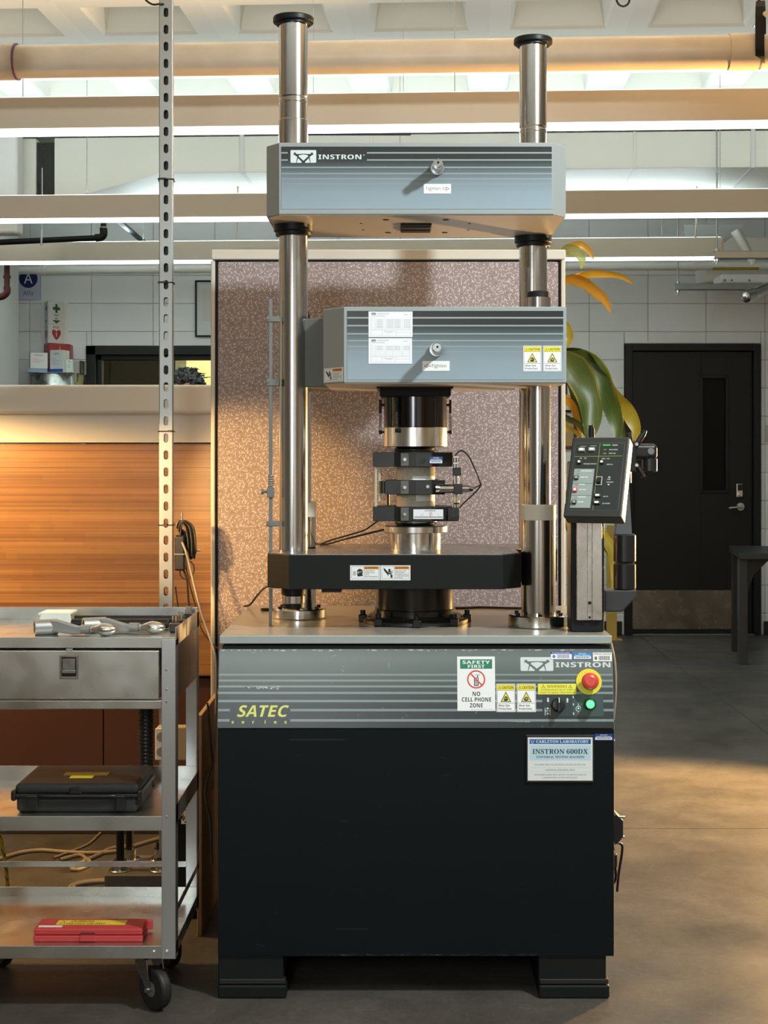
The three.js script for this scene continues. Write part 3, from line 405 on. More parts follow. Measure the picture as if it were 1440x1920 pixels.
{ // switches on the console
  const plate = M({ color: C(0.035, 0.045, 0.052), roughness: 0.4 }), red = M({ color: C(0.62, 0.06, 0.05), roughness: 0.3, clearcoat: 0.5 }), yellow = M({ color: C(0.78, 0.66, 0.04), roughness: 0.4 });
  const plateTex = canvasTex(640, 216, (g, w, h) => {
    g.fillStyle = '#39474e'; g.fillRect(0, 0, w, h); g.fillStyle = '#2b373d'; g.fillRect(0, 0, 318, h); g.fillStyle = g.strokeStyle = '#d2dad8'; const arrow = (x, y, s) => { g.beginPath(); g.moveTo(x, y - 24 * s); g.lineTo(x + 15, y - 4 * s); g.lineTo(x + 8, y - 4 * s); g.lineTo(x + 8, y + 24 * s); g.lineTo(x - 8, y + 24 * s); g.lineTo(x - 8, y - 4 * s); g.lineTo(x - 15, y - 4 * s); g.fill(); }; arrow(58, 52, -1); arrow(262, 52, 1); g.fillRect(166, 26, 12, 40);
    g.lineWidth = 6; g.beginPath(); g.moveTo(26, 130); g.lineTo(26, 205); g.moveTo(76, 128); g.lineTo(76, 205); g.moveTo(20, 160); g.lineTo(82, 160); g.stroke(); g.beginPath(); g.arc(52, 136, 10, 0, 7); g.arc(52, 186, 10, 0, 7); g.fill();
    g.lineWidth = 5; g.beginPath(); g.moveTo(376, 84); g.lineTo(376, 190); g.stroke(); g.beginPath(); g.arc(376, 138, 26, 0, 7); g.fillStyle = '#39474e'; g.fill(); g.stroke(); g.fillStyle = '#d2dad8'; g.beginPath(); g.moveTo(376, 116); g.lineTo(388, 142); g.lineTo(364, 142); g.fill();
    g.fillStyle = '#cdd6d4'; for (const y of [10, 84, 176]) g.fillRect(318, y, 10, 22);
  });
  conLabel('switch_plate', M({ map: plateTex, roughness: 0.4 }), 1017, 1132, 1303, 1343.5, 'dark switch plate with white symbols');
  const up = (g, x, y, z = 0) => { const [u, v] = conUV(x, y); return g.rotateX(Math.PI / 2).translate(u, v, z); }, pr = (pts, seg = 40) => new THREE.LatheGeometry(pts.map(([r, h]) => new THREE.Vector2(r, h)), seg);
  const stop = addL('emergency_stop', up(pr([[0, 0], [0.0312, 0], [0.0312, 0.002], [0.0305, 0.003], [0.012, 0.003]]), 1104, 1278.5), yellow, con); stop.userData.label = 'red mushroom button on a yellow disc';
  addL('stem', up(pr([[0.0125, 0.002], [0.0125, 0.022]]), 1104, 1278.5), blackPlastic, stop); addL('button', up(pr([[0.0125, 0.016], [0.0188, 0.019], [0.0205, 0.023], [0.0205, 0.029], [0.0185, 0.033], [0.011, 0.0362], [0.0105, 0.0358], [0, 0.0366]]), 1104, 1278.5), red, stop);
  const kn = addL('selector_knob', up(pr([[0, 0], [0.0165, 0], [0.0165, 0.006], [0.0152, 0.008], [0.0145, 0.018], [0.0135, 0.02], [0, 0.02]]), 1046, 1322), blackPlastic, con); { const [u, v] = conUV(1046, 1322); addL('grip', new RoundedBoxGeometry(0.0075, 0.034, 0.014, 2, 0.0025).translate(u, v - 0.001, 0.026), blackPlastic, kn); addL('pointer_mark', new THREE.BoxGeometry(0.0022, 0.011, 0.0006).translate(u, v + 0.0105, 0.0332), whitePaint, kn); }
  const gb = addL('start_button', up(pr([[0.0118, 0], [0.0138, 0.0], [0.0138, 0.026], [0.0125, 0.029], [0.0108, 0.029], [0.0105, 0.024]]), 1104.5, 1321), blackPlastic, con); gb.userData.label = 'lit green push button in a black sleeve';
  addL('lens', up(pr([[0, 0.024], [0.0104, 0.024], [0.0104, 0.0262], [0.009, 0.0272], [0, 0.0275]]), 1104.5, 1321), M({ color: C(0.1, 0.6, 0.25), emissive: C(0.12, 0.62, 0.26), emissiveIntensity: 0.75, roughness: 0.35 }), gb);
  const [u, v] = conUV(1104.5, 1321), gl = new THREE.PointLight(C(0.2, 1, 0.4), 0.003); gl.position.set(u, v, 0.034); gl.castShadow = true; con.add(gl);
}
{ // framed lab sign and sticker below the console
  const d = BASE - 0.001, s = add('sign_holder', bx(px(986, d), px(1113.5, d), py(1466.5, d), py(1377, d), d - 0.006, d - 0.0008, 0.002), M({ color: C(0.02, 0.024, 0.025), roughness: 0.15, clearcoat: 1 }), utm); s.userData.label = 'clear sign holder with the name of the laboratory';
  label('sign_card', labTex, 989.5, 1111, 1382.5, 1463.5, d - 0.006, s); label('asset_label', assetTex(3), 1114.5, 1149, 1376, 1388, d, utm, 'dark blue asset sticker');
}
{ // base plate, painted edge and worn steel top
  const edge = M({ color: C(0.34, 0.38, 0.38), roughness: 0.4 }), topTex = canvasTex(1024, 768, (g, w, h) => { g.fillStyle = '#b3b0a6'; g.fillRect(0, 0, w, h); for (let i = 0; i < 260; i++) { g.fillStyle = 'rgba(' + (rand() > 0.5 ? '70,66,60,' : '190,186,178,') + rand() * 0.22 + ')'; g.beginPath(); g.ellipse(rand() * w, rand() * h, 4 + rand() * 60, 2 + rand() * 10, rand() - 0.5, 0, 7); g.fill(); } });
  const bp = add('base_plate', bx(px(411, 3.637), px(1147, 3.637), 0.847, 0.867, 3.637, 4.345, 0.0025), edge, utm);
  add('plate_top', new THREE.BoxGeometry(px(1147, 3.637) - px(411, 3.637) - 0.006, 0.0015, 0.7).translate(px(779, 3.637), 0.8673, -3.992), M({ map: topTex, metalness: 0.4, roughness: 0.28 }), bp, true);
  for (const [x, y] of [[510, 1173], [880, 1174], [1130, 1168]]) { const d = (EYE - 0.869) * FOC / (y - CY); add('hole', cy(0.006, px(x, d), 0.868, 0.8684, d, 16), blackRough, bp); }
}
const TOP = 0.868, LF = [-0.2755, 3.87], RR = [0.3615, 4.07], RF = [0.3545, 3.835], LR = [-0.2705, 4.03];
// the moving table: a thick black plate with clipped corners, cut back around the two fixed screws
{
  const P = [[-0.276, 3.72], [0.256, 3.72], [0.305, 3.775], [0.305, 3.93], [0.415, 3.96], [0.415, 4.09], [0.357, 4.145], [-0.175, 4.145], [-0.224, 4.09], [-0.224, 3.935], [-0.334, 3.9], [-0.334, 3.775]];
  const t = add('table', slab(P, 0.972, 1.0575, 0.002), blackRough, utm);
  add('table_top', slab(P.map(([x, d]) => [x * 0.985 + 0.0006, 3.93 + (d - 3.93) * 0.985]), 1.0565, 1.0595, 0.0008), M({ color: C(0.3, 0.3, 0.29), metalness: 0.8, roughness: 0.42, roughnessMap: rep(mottle, 0.2, 0.2) }), t);
  label('warning_label', warn0, 656.5, 712.5, 1060, 1088, 3.72, t, 'orange and white flying objects sticker'); label('warning_label', warn1, 713.5, 769.5, 1060, 1088, 3.72, t, 'orange and white moving parts sticker');
  add('bracket', bx(px(604, 3.78), px(641, 3.78), 0.962, 0.973, 3.745, 3.85, 0.002), blackPaint, t);
}
// two chrome columns carry the upper head on the table
for (const [i, [x, d]] of [LF, RR].entries()) {
  const top = 2.4355, g = i ? 2.185 : 2.2185, r = 0.0378, p = [[0, 1.058], [r, 1.058]];
  for (const q of [[r, g - 0.05], [r * 0.955, g - 0.048], [r * 0.955, g - 0.006], [r * 0.97, g - 0.004], [r * 0.97, g + 0.002], [r * 0.94, g + 0.004], [r * 0.94, g + 0.008], [r * 0.985, g + 0.011], [r * 0.985, top - 0.014], [0, top - 0.014]]) p.push(q);
  const c = add('column', lathe(p.flatMap((q) => [q, q]).slice(1), x, 0, d, 72), chrome, utm);
  add('column_cap', lathe([[0, 0], [0.044, 0], [0.044, 0.004], [0.0515, 0.006], [0.0525, 0.008], [0.0525, 0.018], [0.051, 0.0205], [0, 0.0205]].flatMap((q) => [q, q]), x, top - 0.02, d, 64), blackPaint, c);
  const cl = add('collar', [disc(0.0505, x, 1.881, 0.024, d), disc(0.046, x, 1.87, 0.012, d)], blackPaint, c); add('bolt', rod(V(x + 0.03, 1.893, -d + 0.04), V(x + 0.036, 1.893, -d + 0.049), 0.005, 12), bareSteel, cl);
  add('column_nut', [disc(0.031, x, 0.945, 0.029, d), disc(0.028, x, 0.91, 0.036, d)], i ? bareSteel : blackPaint, c);
  if (!i) add('column_end', disc(0.0295, x, 0.9225, 0.022, d), bareSteel, c);
}
// two fixed screws carry the lower head; their lower ends run in polished sleeves bolted to the base plate
for (const [i, [x, d]] of [RF, LR].entries()) {
  const s = add('screw_column', cy(0.0312, x, TOP, i ? 1.65 : 1.708, d, 64), chrome, utm);
  add('screw_cap', [disc(0.0255, x, i ? 1.66 : 1.664, 0.034, d), disc(0.0285, x, i ? 1.66 : 1.698, 0.026, d, 0.003)], blackRough, s);
  const sl = add('sleeve', lathe([[0.034, 0.02], [0.0438, 0.02], [0.0438, 0.272], [0.034, 0.272]].flatMap((q) => [q, q]), x, TOP, d, 72), chrome, utm);
  add('wiper_ring', lathe([[0.032, 0.272], [0.0442, 0.272], [0.0446, 0.275], [0.0446, 0.309], [0.043, 0.3115], [0.032, 0.3115]].flatMap((q) => [q, q]), x, TOP, d, 64), M({ color: C(0.7, 0.68, 0.6), roughness: 0.5 }), sl);
  const f = add('flange', disc(i ? 0.0715 : 0.0775, x, TOP, i ? 0.027 : 0.031, d, 0.003, 80), bareSteel, sl);
  for (let k = 0; k < 6; k++) { const a = k / 6 * 6.283 + 0.5, R = i ? 0.057 : 0.062; add('bolt', cy(0.006, x + R * Math.cos(a), TOP + 0.024, TOP + (i ? 0.032 : 0.036), d + R * Math.sin(a), 6), blackPaint, f); }
}
{ // upper head
  const d = 3.7, xl = px(523.5, d), xr = px(1037.5, d), y0 = 1.9, y1 = 2.078, u = add('upper_head', slab([[xl, d], [xr, d], [0.4145, 3.745], [0.4145, 4.03], [xr, 4.09], [xl, 4.09], [-0.3335, 4.03], [-0.3335, 3.745]], y0, y1, 0.0025), greyPaint, utm);
  add('underside', slab([[xl, d + 0.006], [xr, d + 0.006], [0.409, 3.748], [0.409, 4.026], [xr, 4.085], [xl, 4.085], [-0.328, 4.026], [-0.328, 3.748]], y0 - 0.0012, y0 + 0.002, 0.0004), M({ color: C(0.55, 0.52, 0.46), metalness: 0.4, roughness: 0.38 }), u);
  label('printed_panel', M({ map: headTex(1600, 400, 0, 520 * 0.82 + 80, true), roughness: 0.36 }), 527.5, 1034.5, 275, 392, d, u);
  const k = add('clamp_spindle', [rod(V(px(820, d), py(317, d), -d), V(px(820, d), py(317, d), -d + 0.012), 0.0165, 32), rod(V(px(820, d), py(317, d), -d + 0.01), V(px(820, d), py(317, d), -d + 0.062), 0.0125, 24), bolt(0.0098, px(820, d), py(317, d), d - 0.062, 0.022)], zinc, u); add('centre_hole', rod(V(px(820, d), py(317, d), -d + 0.084), V(px(820, d), py(317, d), -d + 0.0845), 0.003, 12), blackRough, k);
  label('instruction_label', tightenTex(false), 794.5, 845.5, 345, 363, d - 0.001, u, 'white strip with a right arrow');
  const uz = (y) => (EYE - y0) * FOC / (CY - y) * -1 * -1;
  for (const [x, y] of [[724, 411], [836, 411], [728, 435], [834, 435]]) { const e = (y0 - EYE) * FOC / (CY - y); add('hole', cy(0.008, px(x, e), y0 - 0.0022, y0 - 0.0012, e, 16), blackRough, u); }
  for (const [x, y] of [[677, 418], [681, 430], [880, 418], [878, 430]]) { const e = (y0 - EYE) * FOC / (CY - y); add('hole', cy(0.0035, px(x, e), y0 - 0.0022, y0 - 0.0012, e, 10), blackRough, u); }
  const e = (y0 - EYE) * FOC / (CY - 426); const w = add('wedge_pocket', bx(px(751, e), px(809, e), y0 - 0.006, y0 - 0.001, e - 0.075, e + 0.06, 0.003), blackRough, u); add('wedge_plate', [bx(px(753, e), px(807, e), y0 - 0.009, y0 - 0.0055, e - 0.055, e - 0.015, 0.001), bx(px(753, e), px(807, e), y0 - 0.009, y0 - 0.0055, e + 0.0, e + 0.04, 0.001)], blackPaint, w);
}
{ // lower head, its left end reaching back to the rear screw
  const d = 3.66, xl = px(645, d), xr = px(1062, d), y0 = 1.482, y1 = 1.6685;
  const u = add('lower_head', slab([[xl, d], [xr, d], [xr + 0.003, 3.70], [xr + 0.003, 3.93], [0.31, 3.955], [0.31, 4.08], [0.27, 4.13], [-0.18, 4.13], [-0.191, 4.08], [-0.191, 3.728]], y0, y1, 0.0025), greyPaint, utm);
  add('underside', slab([[xl + 0.003, d + 0.006], [xr - 0.004, d + 0.006], [xr - 0.003, 3.92], [0.3, 3.945], [0.3, 4.07], [0.265, 4.12], [-0.175, 4.12], [-0.186, 4.075], [-0.186, 3.73]], y0 - 0.0012, y0 + 0.002, 0.0004), M({ color: C(0.66, 0.63, 0.55), metalness: 0.2, roughness: 0.4 }), u);
  add('end_block', slab([[-0.186, 3.83], [-0.186, 4.1], [-0.24, 4.1], [-0.31, 4.075], [-0.325, 4.03], [-0.31, 3.98], [-0.245, 3.85]], y0 - 0.002, y1 - 0.012, 0.003), greyDark, u);  // dark grey stands in for shade on this rear end of the head
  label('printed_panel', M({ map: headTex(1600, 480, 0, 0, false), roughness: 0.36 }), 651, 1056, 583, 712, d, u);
  const k = add('clamp_spindle', [rod(V(px(818, d), py(656, d), -d), V(px(818, d), py(656, d), -d + 0.012), 0.0165, 32), rod(V(px(818, d), py(656, d), -d + 0.01), V(px(818, d), py(656, d), -d + 0.075), 0.0128, 24), rod(V(px(818, d), py(656, d), -d + 0.074), V(px(818, d), py(656, d), -d + 0.084), 0.0128, 24, 0.0102)], zinc, u); add('centre_hole', rod(V(px(818.5, d), py(655, d), -d + 0.0845), V(px(818.5, d), py(655, d), -d + 0.0848), 0.0028, 12), blackRough, k);
  label('calibration_card', certTex(0), 691, 773.5, 584, 632, d - 0.001, u); label('calibration_card', certTex(1), 691, 772.5, 634, 682, d - 0.001, u); label('instruction_label', tightenTex(true), 792, 843, 677, 695.5, d - 0.001, u, 'white strip with a left arrow');
  label('caution_label', eyeTex, 981, 1015, 648.5, 696.5, d - 0.001, u, 'yellow and white eye protection sticker'); label('caution_label', earTex, 1018.5, 1052.5, 648.5, 696.5, d - 0.001, u, 'yellow and white ear protection sticker');
  const a = [-0.191, 3.728], b = [xl, d], n = Math.atan2(a[1] - b[1], b[0] - a[0]), L = Math.hypot(b[0] - a[0], b[1] - a[1]);
  addL('warning_label', new THREE.BoxGeometry(L * 0.9, 0.0345, 0.0008), paper(warn1), u, true, [(a[0] + b[0]) / 2 - X0 - 0.0002, 1.4985 + 0.005, 3.98 - (a[1] + b[1]) / 2 + 0.0008], [0, -n, 0]);
}
{ // ram under the table
  const x = X0 - 0.001, d = 3.93, r = add('ram', [cy(0.1015, x, TOP + 0.02, 0.9665, d, 72), disc(0.106, x, TOP + 0.018, 0.02, d), cy(0.094, x, 0.96, 0.974, d, 64)], M({ color: C(0.012, 0.012, 0.012), roughness: 0.22, metalness: 0.3 }), utm);
  const f = add('ram_flange', lathe([[0, 0], [0.138, 0], [0.139, 0.003], [0.139, 0.01], [0.134, 0.014], [0.124, 0.015], [0.12, 0.021], [0, 0.021]].flatMap((q) => [q, q]), x, TOP, d, 80), M({ color: C(0.03, 0.028, 0.024), roughness: 0.3, metalness: 0.5 }), r);
  for (let k = 0; k < 8; k++) { const a = k / 8 * 6.283 + 0.02; add('clamp_bolt', [bx(x + 0.137 * Math.cos(a) - 0.011, x + 0.137 * Math.cos(a) + 0.011, TOP, TOP + 0.02, d + 0.137 * Math.sin(a) - 0.011, d + 0.137 * Math.sin(a) + 0.011, 0.003), cy(0.008, x + 0.137 * Math.cos(a), TOP + 0.02, TOP + 0.031, d + 0.137 * Math.sin(a), 6)], blackPaint, f); }
}
{ // upper loading cylinder with its spring hangers
  const x = px(779, 3.93), d = 3.93, k = (y) => py(y, 3.85), pl = add('upper_platen', bx(px(712, 3.84), px(845.5, 3.84), 1.456, 1.4815, 3.84, 4.02, 0.004), blackRough, utm);
  add('mounting_plate', slab([[px(706, 3.83), 3.83], [px(850, 3.83), 3.83], [px(850, 3.83), 4.03], [px(706, 3.83), 4.03]], 1.4765, 1.4815, 0.001), blackPaint, pl);
  add('loading_cylinder', lathe([[0, 1.376], [0.081, 1.376], [0.0822, 1.378], [0.0822, 1.4565], [0, 1.4565]].flatMap((q) => [q, q]), x, 0, d, 80), darkChrome, pl);
  add('loading_ring', lathe([[0, 1.3265], [0.082, 1.3265], [0.0835, 1.328], [0.0835, 1.3765], [0.082, 1.378], [0, 1.378]].flatMap((q) => [q, q]), x, 0, d, 80), alu, pl);
  add('spherical_seat', lathe([[0.0, 1.304], [0.06, 1.304], [0.0625, 1.307], [0.06, 1.316], [0.05, 1.3265], [0, 1.3265]], x, 0, d, 64), zinc, pl);
  for (const [i, [ax, ay, z]] of [[713, 757, 0.015], [744, 755, -0.077], [845, 757, 0.015], [833, 760, 0.08]].entries()) {
    const e = d + z, X = px(ax, d), s = add('spring_hanger', helix(V(X, py(ay + 19, d), -e), V(X, py(ay + 53, d), -e), 0.0036, 0.0009, 11), zinc, pl), R = Math.hypot(X - x, z), ix = x + (X - x) * 0.0815 / R, iz = -d - z * 0.0815 / R;
    add('hook', [rod(V(X, py(ay - 8, d), -e), V(X, py(ay + 18, d), -e), 0.0038, 10), rod(V(X, py(ay + 2, d), -e), V(ix, py(ay + 2, d), iz), 0.0035, 10)], blackPaint, s); add('screw', [rod(V(X, py(ay + 53, d), -e), V(ix, py(ay + 53, d), iz), 0.0025, 8), rod(V(X, py(ay + 50, d), -e), V(X, py(ay + 57, d), -e), 0.0048, 10)], blackPaint, s);
  }
}
{ // lower platen on the table
  const x = px(779.5, 3.93), d = 3.93, p = add('lower_platen', [cy(0.0655, x, 1.0595, 1.104, d, 72)], bareSteel, utm); add('platen_plate', disc(0.0832, x, 1.103, 0.0185, d, 0.002, 80), alu, p);
}
{ // scale rod clamped beside the left column
  const dull = M({ color: C(0.2, 0.21, 0.2), metalness: 0.5, roughness: 0.6 }), d = 3.84, X = px(507.5, d), s = add('scale_rod', bx(X - 0.0045, X + 0.0045, 0.868, py(560, d), d - 0.0035, d + 0.0035, 0.001), dull, utm); s.userData.label = 'slim graduated steel rod';
  for (const [y, h] of [[597, 7], [715, 9], [980, 7]]) add('rod_clamp', [bx(X - 0.011, X + 0.024, py(y + h, d), py(y - h / 2, d), d - 0.006, d + 0.006, 0.002), rod(V(X - 0.006, py(y, d), -d + 0.005), V(X - 0.006, py(y, d), -d + 0.012), 0.004, 10)], dull, s);
  add('stop_block', [bx(X - 0.009, X + 0.009, py(933, d), py(915, d), d - 0.009, d + 0.009, 0.002), rod(V(X - 0.009, py(922, d), -d), V(X - 0.019, py(922, d), -d), 0.0028, 10), rod(V(X - 0.018, py(922, d), -d), V(X - 0.024, py(922, d), -d), 0.007, 16)], dull, s);
  add('spring', helix(V(X, py(915, d), -d), V(X, py(889, d), -d), 0.0085, 0.0013, 6), bareSteel, s);
  add('guide_bracket', bx(X - 0.008, -0.262, py(1103, d), py(1099, d), d - 0.008, d + 0.02, 0.001), zinc, s);
}
{ // plugs and a relay box on the cabinet's right side
  const X = px(1151, 3.62), d = 3.66, b = add('connector_box', front([[X - 0.01, py(1522, d)], [X + 0.008, py(1522, d)], [X + 0.024, py(1534, d)], [X + 0.024, py(1563, d)], [X + 0.012, py(1576, d)], [X - 0.01, py(1576, d)]], d - 0.03, d + 0.03, 0.002), blackPlastic, utm);
  for (const [y, w] of [[1528, 30], [1565, 29]]) add('screw', rod(V(X, py(y, d), -d + 0.02), V(X + w * 0.001, py(y, d), -d + 0.02), 0.0035, 10), bareSteel, b);
  const pl = add('plug', [rod(V(X - 0.006, py(1579, d), -d), V(X + 0.011, py(1579, d), -d), 0.0062, 16), rod(V(X + 0.011, py(1579, d), -d), V(X + 0.018, py(1580, d), -d), 0.0045, 14)], zinc, utm);
  add('cord', tube([[X + 0.016, py(1580, d), d], [X + 0.025, py(1584, d), d], [X + 0.027, py(1600, d), d + 0.01], [X + 0.021, py(1640, d), d + 0.02], [X + 0.018, py(1678, d), d + 0.03]], 0.0032), cableBlack, pl);
  const p2 = add('plug', [rod(V(X - 0.006, py(1592, d), -d), V(X + 0.007, py(1592, d), -d), 0.004, 12), bx(X - 0.006, X + 0.013, py(1626, d), py(1600, d), d - 0.009, d + 0.009, 0.004)], blackPlastic, utm); add('cord', tube([[X + 0.008, py(1624, d), d], [X + 0.011, py(1644, d), d], [X + 0.006, py(1662, d), d + 0.02], [X - 0.003, py(1680, d), d + 0.05]], 0.0036), cableBlack, p2);
  add('side_trim', tube([[px(1148, 3.637), 0.846, 3.66], [px(1155, 3.637), 0.8, 3.66], [px(1157, 3.637), 0.73, 3.66], [px(1153, 3.637), 0.66, 3.66]], 0.003), cableGrey, utm);
}

// ---------------------------------------------------------------- test specimen and its strain gauge frame
const SD = 3.93, SX = px(779.5, SD);
{
  const conc = M({ color: C(0.6, 0.59, 0.54), roughness: 0.85, map: rep(dataTex(256, 256, (u, v, x, y) => { let l = 0.93 + 0.1 * fbm(u, v, 8, 4, 3); if (simplex.noise(x * 0.15, y * 0.15) > 0.86) l -= 0.3; return [l, l * 0.985, l * 0.93]; }, true), 0.12, 0.12), bumpMap: rep(grit, 0.03, 0.03), bumpScale: 0.0004 });
  const lc = thing('specimen_cap', 'grey steel cap under the concrete cylinder, on the lower platen', 'cap', [SX, 1.1215, -SD], 'steel caps on the ends of the concrete cylinder');
  const cap = (y, f) => { const p = f ? [[0, 0.0165], [0.051, 0.0165], [0.058, 0.0145], [0.0575, 0.0115], [0.05, 0.001], [0, 0]].map(([r, h]) => [r, 0.0165 - h]) : [[0, 0], [0.05, 0.0005], [0.0575, 0.008], [0.058, 0.0115], [0.056, 0.0135], [0.0505, 0.014], [0, 0.014]]; return lathe((f ? p.reverse() : p), SX, y, SD, 56); };
  add('shell', cap(1.1215, false), zinc, lc); add('pad', disc(0.0505, SX, 1.1345, 0.004, SD), blackRubber, lc);
  const uc = thing('specimen_cap', 'grey steel cap on top of the concrete cylinder, below the polished loading cylinder', 'cap', [SX, 1.288, -SD], 'steel caps on the ends of the concrete cylinder');
  add('shell', lathe([[0, 0], [0.054, 0], [0.0585, 0.002], [0.0585, 0.005], [0.054, 0.009], [0.049, 0.0155], [0, 0.0155]], SX, 1.288, SD, 56), zinc, uc); add('pad', disc(0.0505, SX, 1.284, 0.005, SD), blackRubber, uc);
  const cyl = thing('concrete_cylinder', 'pale concrete test cylinder standing between the loading plates', 'concrete cylinder', [SX, 1.138, -SD]);
  add('cylinder', lathe([[0, 0], [0.0498, 0], [0.0508, 0.0015], [0.0508, 0.1445], [0.0498, 0.146], [0, 0.146]].flatMap((p) => [p, p]).slice(1, -1), SX, 1.138, SD, 72), conc, cyl);
  const white = M({ color: C(0.82, 0.84, 0.82), roughness: 0.5 }), patch = (a0, a1, y0, y1) => new THREE.CylinderGeometry(0.0513, 0.0513, y1 - y0, 24, 1, true, a0, a1 - a0).translate(SX, (y0 + y1) / 2, -SD);
  for (const p of [[-0.18, 1.3, 1.237, 1.251], [0.0, 1.3, 1.186, 1.211]]) add('white_patch', patch(...p), M({ color: C(0.82, 0.84, 0.82), roughness: 0.5, side: THREE.DoubleSide }), cyl);
}
{ // strain gauge frame: three black yokes around the cylinder, rods at the left, a gauge at the right
  const t = thing('strain_gauge_frame', 'black three-ring strain measuring frame clamped around the concrete cylinder', 'gauge', [SX, 1.15, -SD]);
  const ringPts = (w, dp, n = 28) => Array.from({ length: n }, (_, i) => { const a = i / n * 2 * Math.PI, c = Math.cos(a), s = Math.sin(a), e = 0.72; return [w * Math.sign(c) * Math.abs(c) ** e, dp * Math.sign(s) * Math.abs(s) ** e]; });
  function yoke(name, y0, y1, left, right, tail) {
    const xl = px(left, 3.86) - SX, xr = px(right, 3.86) - SX;
    const out = [[xl, -0.062], [xl + 0.055, -0.07], [-0.032, -0.078], [0.0, -0.084], [0.04, -0.084], [0.075, -0.068], [xr, -0.058], [xr, 0.03], [0.06, 0.078], [0, 0.09], [-0.05, 0.082], [xl + 0.02, 0.045], [xl, 0.04]].map(([a, b]) => [a + SX, b + SD]);
    const s = shape(out); s.holes.push(new THREE.Path(circlePts(SX, SD, 0.061, 40).map(([a, b]) => new THREE.Vector2(a, b))));
    const g = new THREE.ExtrudeGeometry(s, { depth: y1 - y0 - 0.002, bevelEnabled: true, bevelThickness: 0.001, bevelSize: 0.001, bevelOffset: -0.001, bevelSegments: 1 }).rotateX(-Math.PI / 2).translate(0, y0 + 0.001, 0);
    const y = add(name, g, blackPlastic, t), ym = (y0 + y1) / 2; y.userData.label = tail;
    add('bolt_plate', bx(px(751, 3.85), px(767, 3.85), y0 + 0.001, y1 - 0.001, 3.845, 3.866, 0.002), M({ color: C(0.1, 0.1, 0.1), roughness: 0.4, metalness: 0.3 }), y); add('screw', rod(V(px(759, 3.85), ym, -3.846), V(px(759, 3.85), ym, -3.84), 0.0045, 6), zinc, y);
    for (const q of [[0.06, 0], [-0.06, 0]]) add('grip_screw', rod(V(SX + q[0] * 1.05, ym, -SD), V(SX + Math.sign(q[0]) * 0.0512, ym, -SD), 0.003, 10), bareSteel, y);
    return y;
  }
  const Y = (y) => py(y, 3.87), a = yoke('upper_yoke', Y(875), Y(848), 699, 849, 'uppermost black ring'), b = yoke('middle_yoke', Y(927), Y(900), 722, 812, 'middle black ring with the gauge'), c = yoke('lower_yoke', Y(977), Y(950), 699, 849, 'lowest black ring with a white scale label');
  add('hole', rod(V(px(793, 3.845), Y(863), -3.845), V(px(793, 3.845), Y(863), -3.838), 0.0052, 20), blackRubber, a);
  label('asset_label', assetTex(3), 805, 830, 856, 869.5, 3.8445, a); label('scale_label', canvasTex(280, 84, (g, w, h) => { g.fillStyle = '#dde2e6'; g.fillRect(0, 0, w, h); g.save(); g.translate(w, h); g.rotate(Math.PI); g.fillStyle = '#4a5560'; font(g, 15); fitText(g, 'HUMBOLDT', 122, 78, 104, 11); font(g, 12, 'normal'); g.fillText('GL', 40, 40); g.fillText('2.5 IN', 180, 40); g.strokeStyle = '#c76a6a'; g.lineWidth = 4; g.beginPath(); g.arc(118, 44, 12, 0, 7); g.moveTo(118, 10); g.lineTo(118, 56); g.stroke(); g.restore(); g.fillStyle = '#2a3036'; g.fillRect(8, 66, 264, 5); for (let i = 0; i < 30; i++) g.fillRect(8 + i * 9, 62, 2, 10); }), 775, 831, 955, 973, 3.8445, c, 'white scale plate mounted upside down');
  const cl = M({ color: C(0.75, 0.74, 0.66), roughness: 0.15, transmission: 0.5, thickness: 0 });
  for (const [x, d, y0, y1] of [[704.5, 3.875, 955, 870], [711.5, 3.885, 940, 870], [728, 3.97, 955, 900]]) add('spacer_rod', rod(V(px(x, d), py(y0, d), -d), V(px(x, d), py(y1, d), -d), 0.0034, 14), x === 728 ? blackPlastic : cl, t);
  for (const [x, d, w] of [[852.5, 3.9, 6], [858, 3.9, 5]]) add('guide_rod', rod(V(px(x, d), py(968, d), -d), V(px(x, d), py(856, d), -d), w * 0.0007, 14), bareSteel, t);
  add('rod_clamp', [bx(px(849, 3.89), px(864.5, 3.89), Y(892), Y(877), 3.88, 3.915, 0.002)], blackPlastic, t); add('rod_clamp', bx(px(849, 3.89), px(861, 3.89), Y(871), Y(867), 3.885, 3.91, 0.001), alu, t); add('rod_clamp', bx(px(849, 3.89), px(861, 3.89), Y(859), Y(855), 3.885, 3.91, 0.001), alu, t);
  add('end_block', [bx(px(838, 3.89), px(860, 3.89), Y(977), Y(952), 3.862, 3.9, 0.003), rod(V(px(851, 3.86), Y(962), -3.862), V(px(851, 3.86), Y(962), -3.85), 0.012, 20)], blackPlastic, c);
  add('thumb_nut', [disc(0.011, px(857, 3.9), Y(946), 0.004, 3.9), cy(0.004, px(855, 3.9), Y(946), Y(932), 3.9, 12)], M({ color: C(0.6, 0.48, 0.2), metalness: 1, roughness: 0.35 }), c);
  // hinge end and gauge barrel on the middle ring
  const P0 = V(px(812, 3.85), Y(912.5), -3.862); add('hinge', [rod(V(px(802, 3.85), Y(912), -3.855), V(px(802, 3.85), Y(912), -3.842), 0.0045, 8)], bareSteel, b); add('end_knuckle', rod(V(px(811, 3.85), Y(925), -3.87), V(px(811, 3.85), Y(902), -3.87), 0.0105, 24), blackPlastic, b); add('end_knuckle', rod(V(px(719, 3.85), Y(925), -3.885), V(px(719, 3.85), Y(902), -3.885), 0.013, 6), blackPlastic, b);
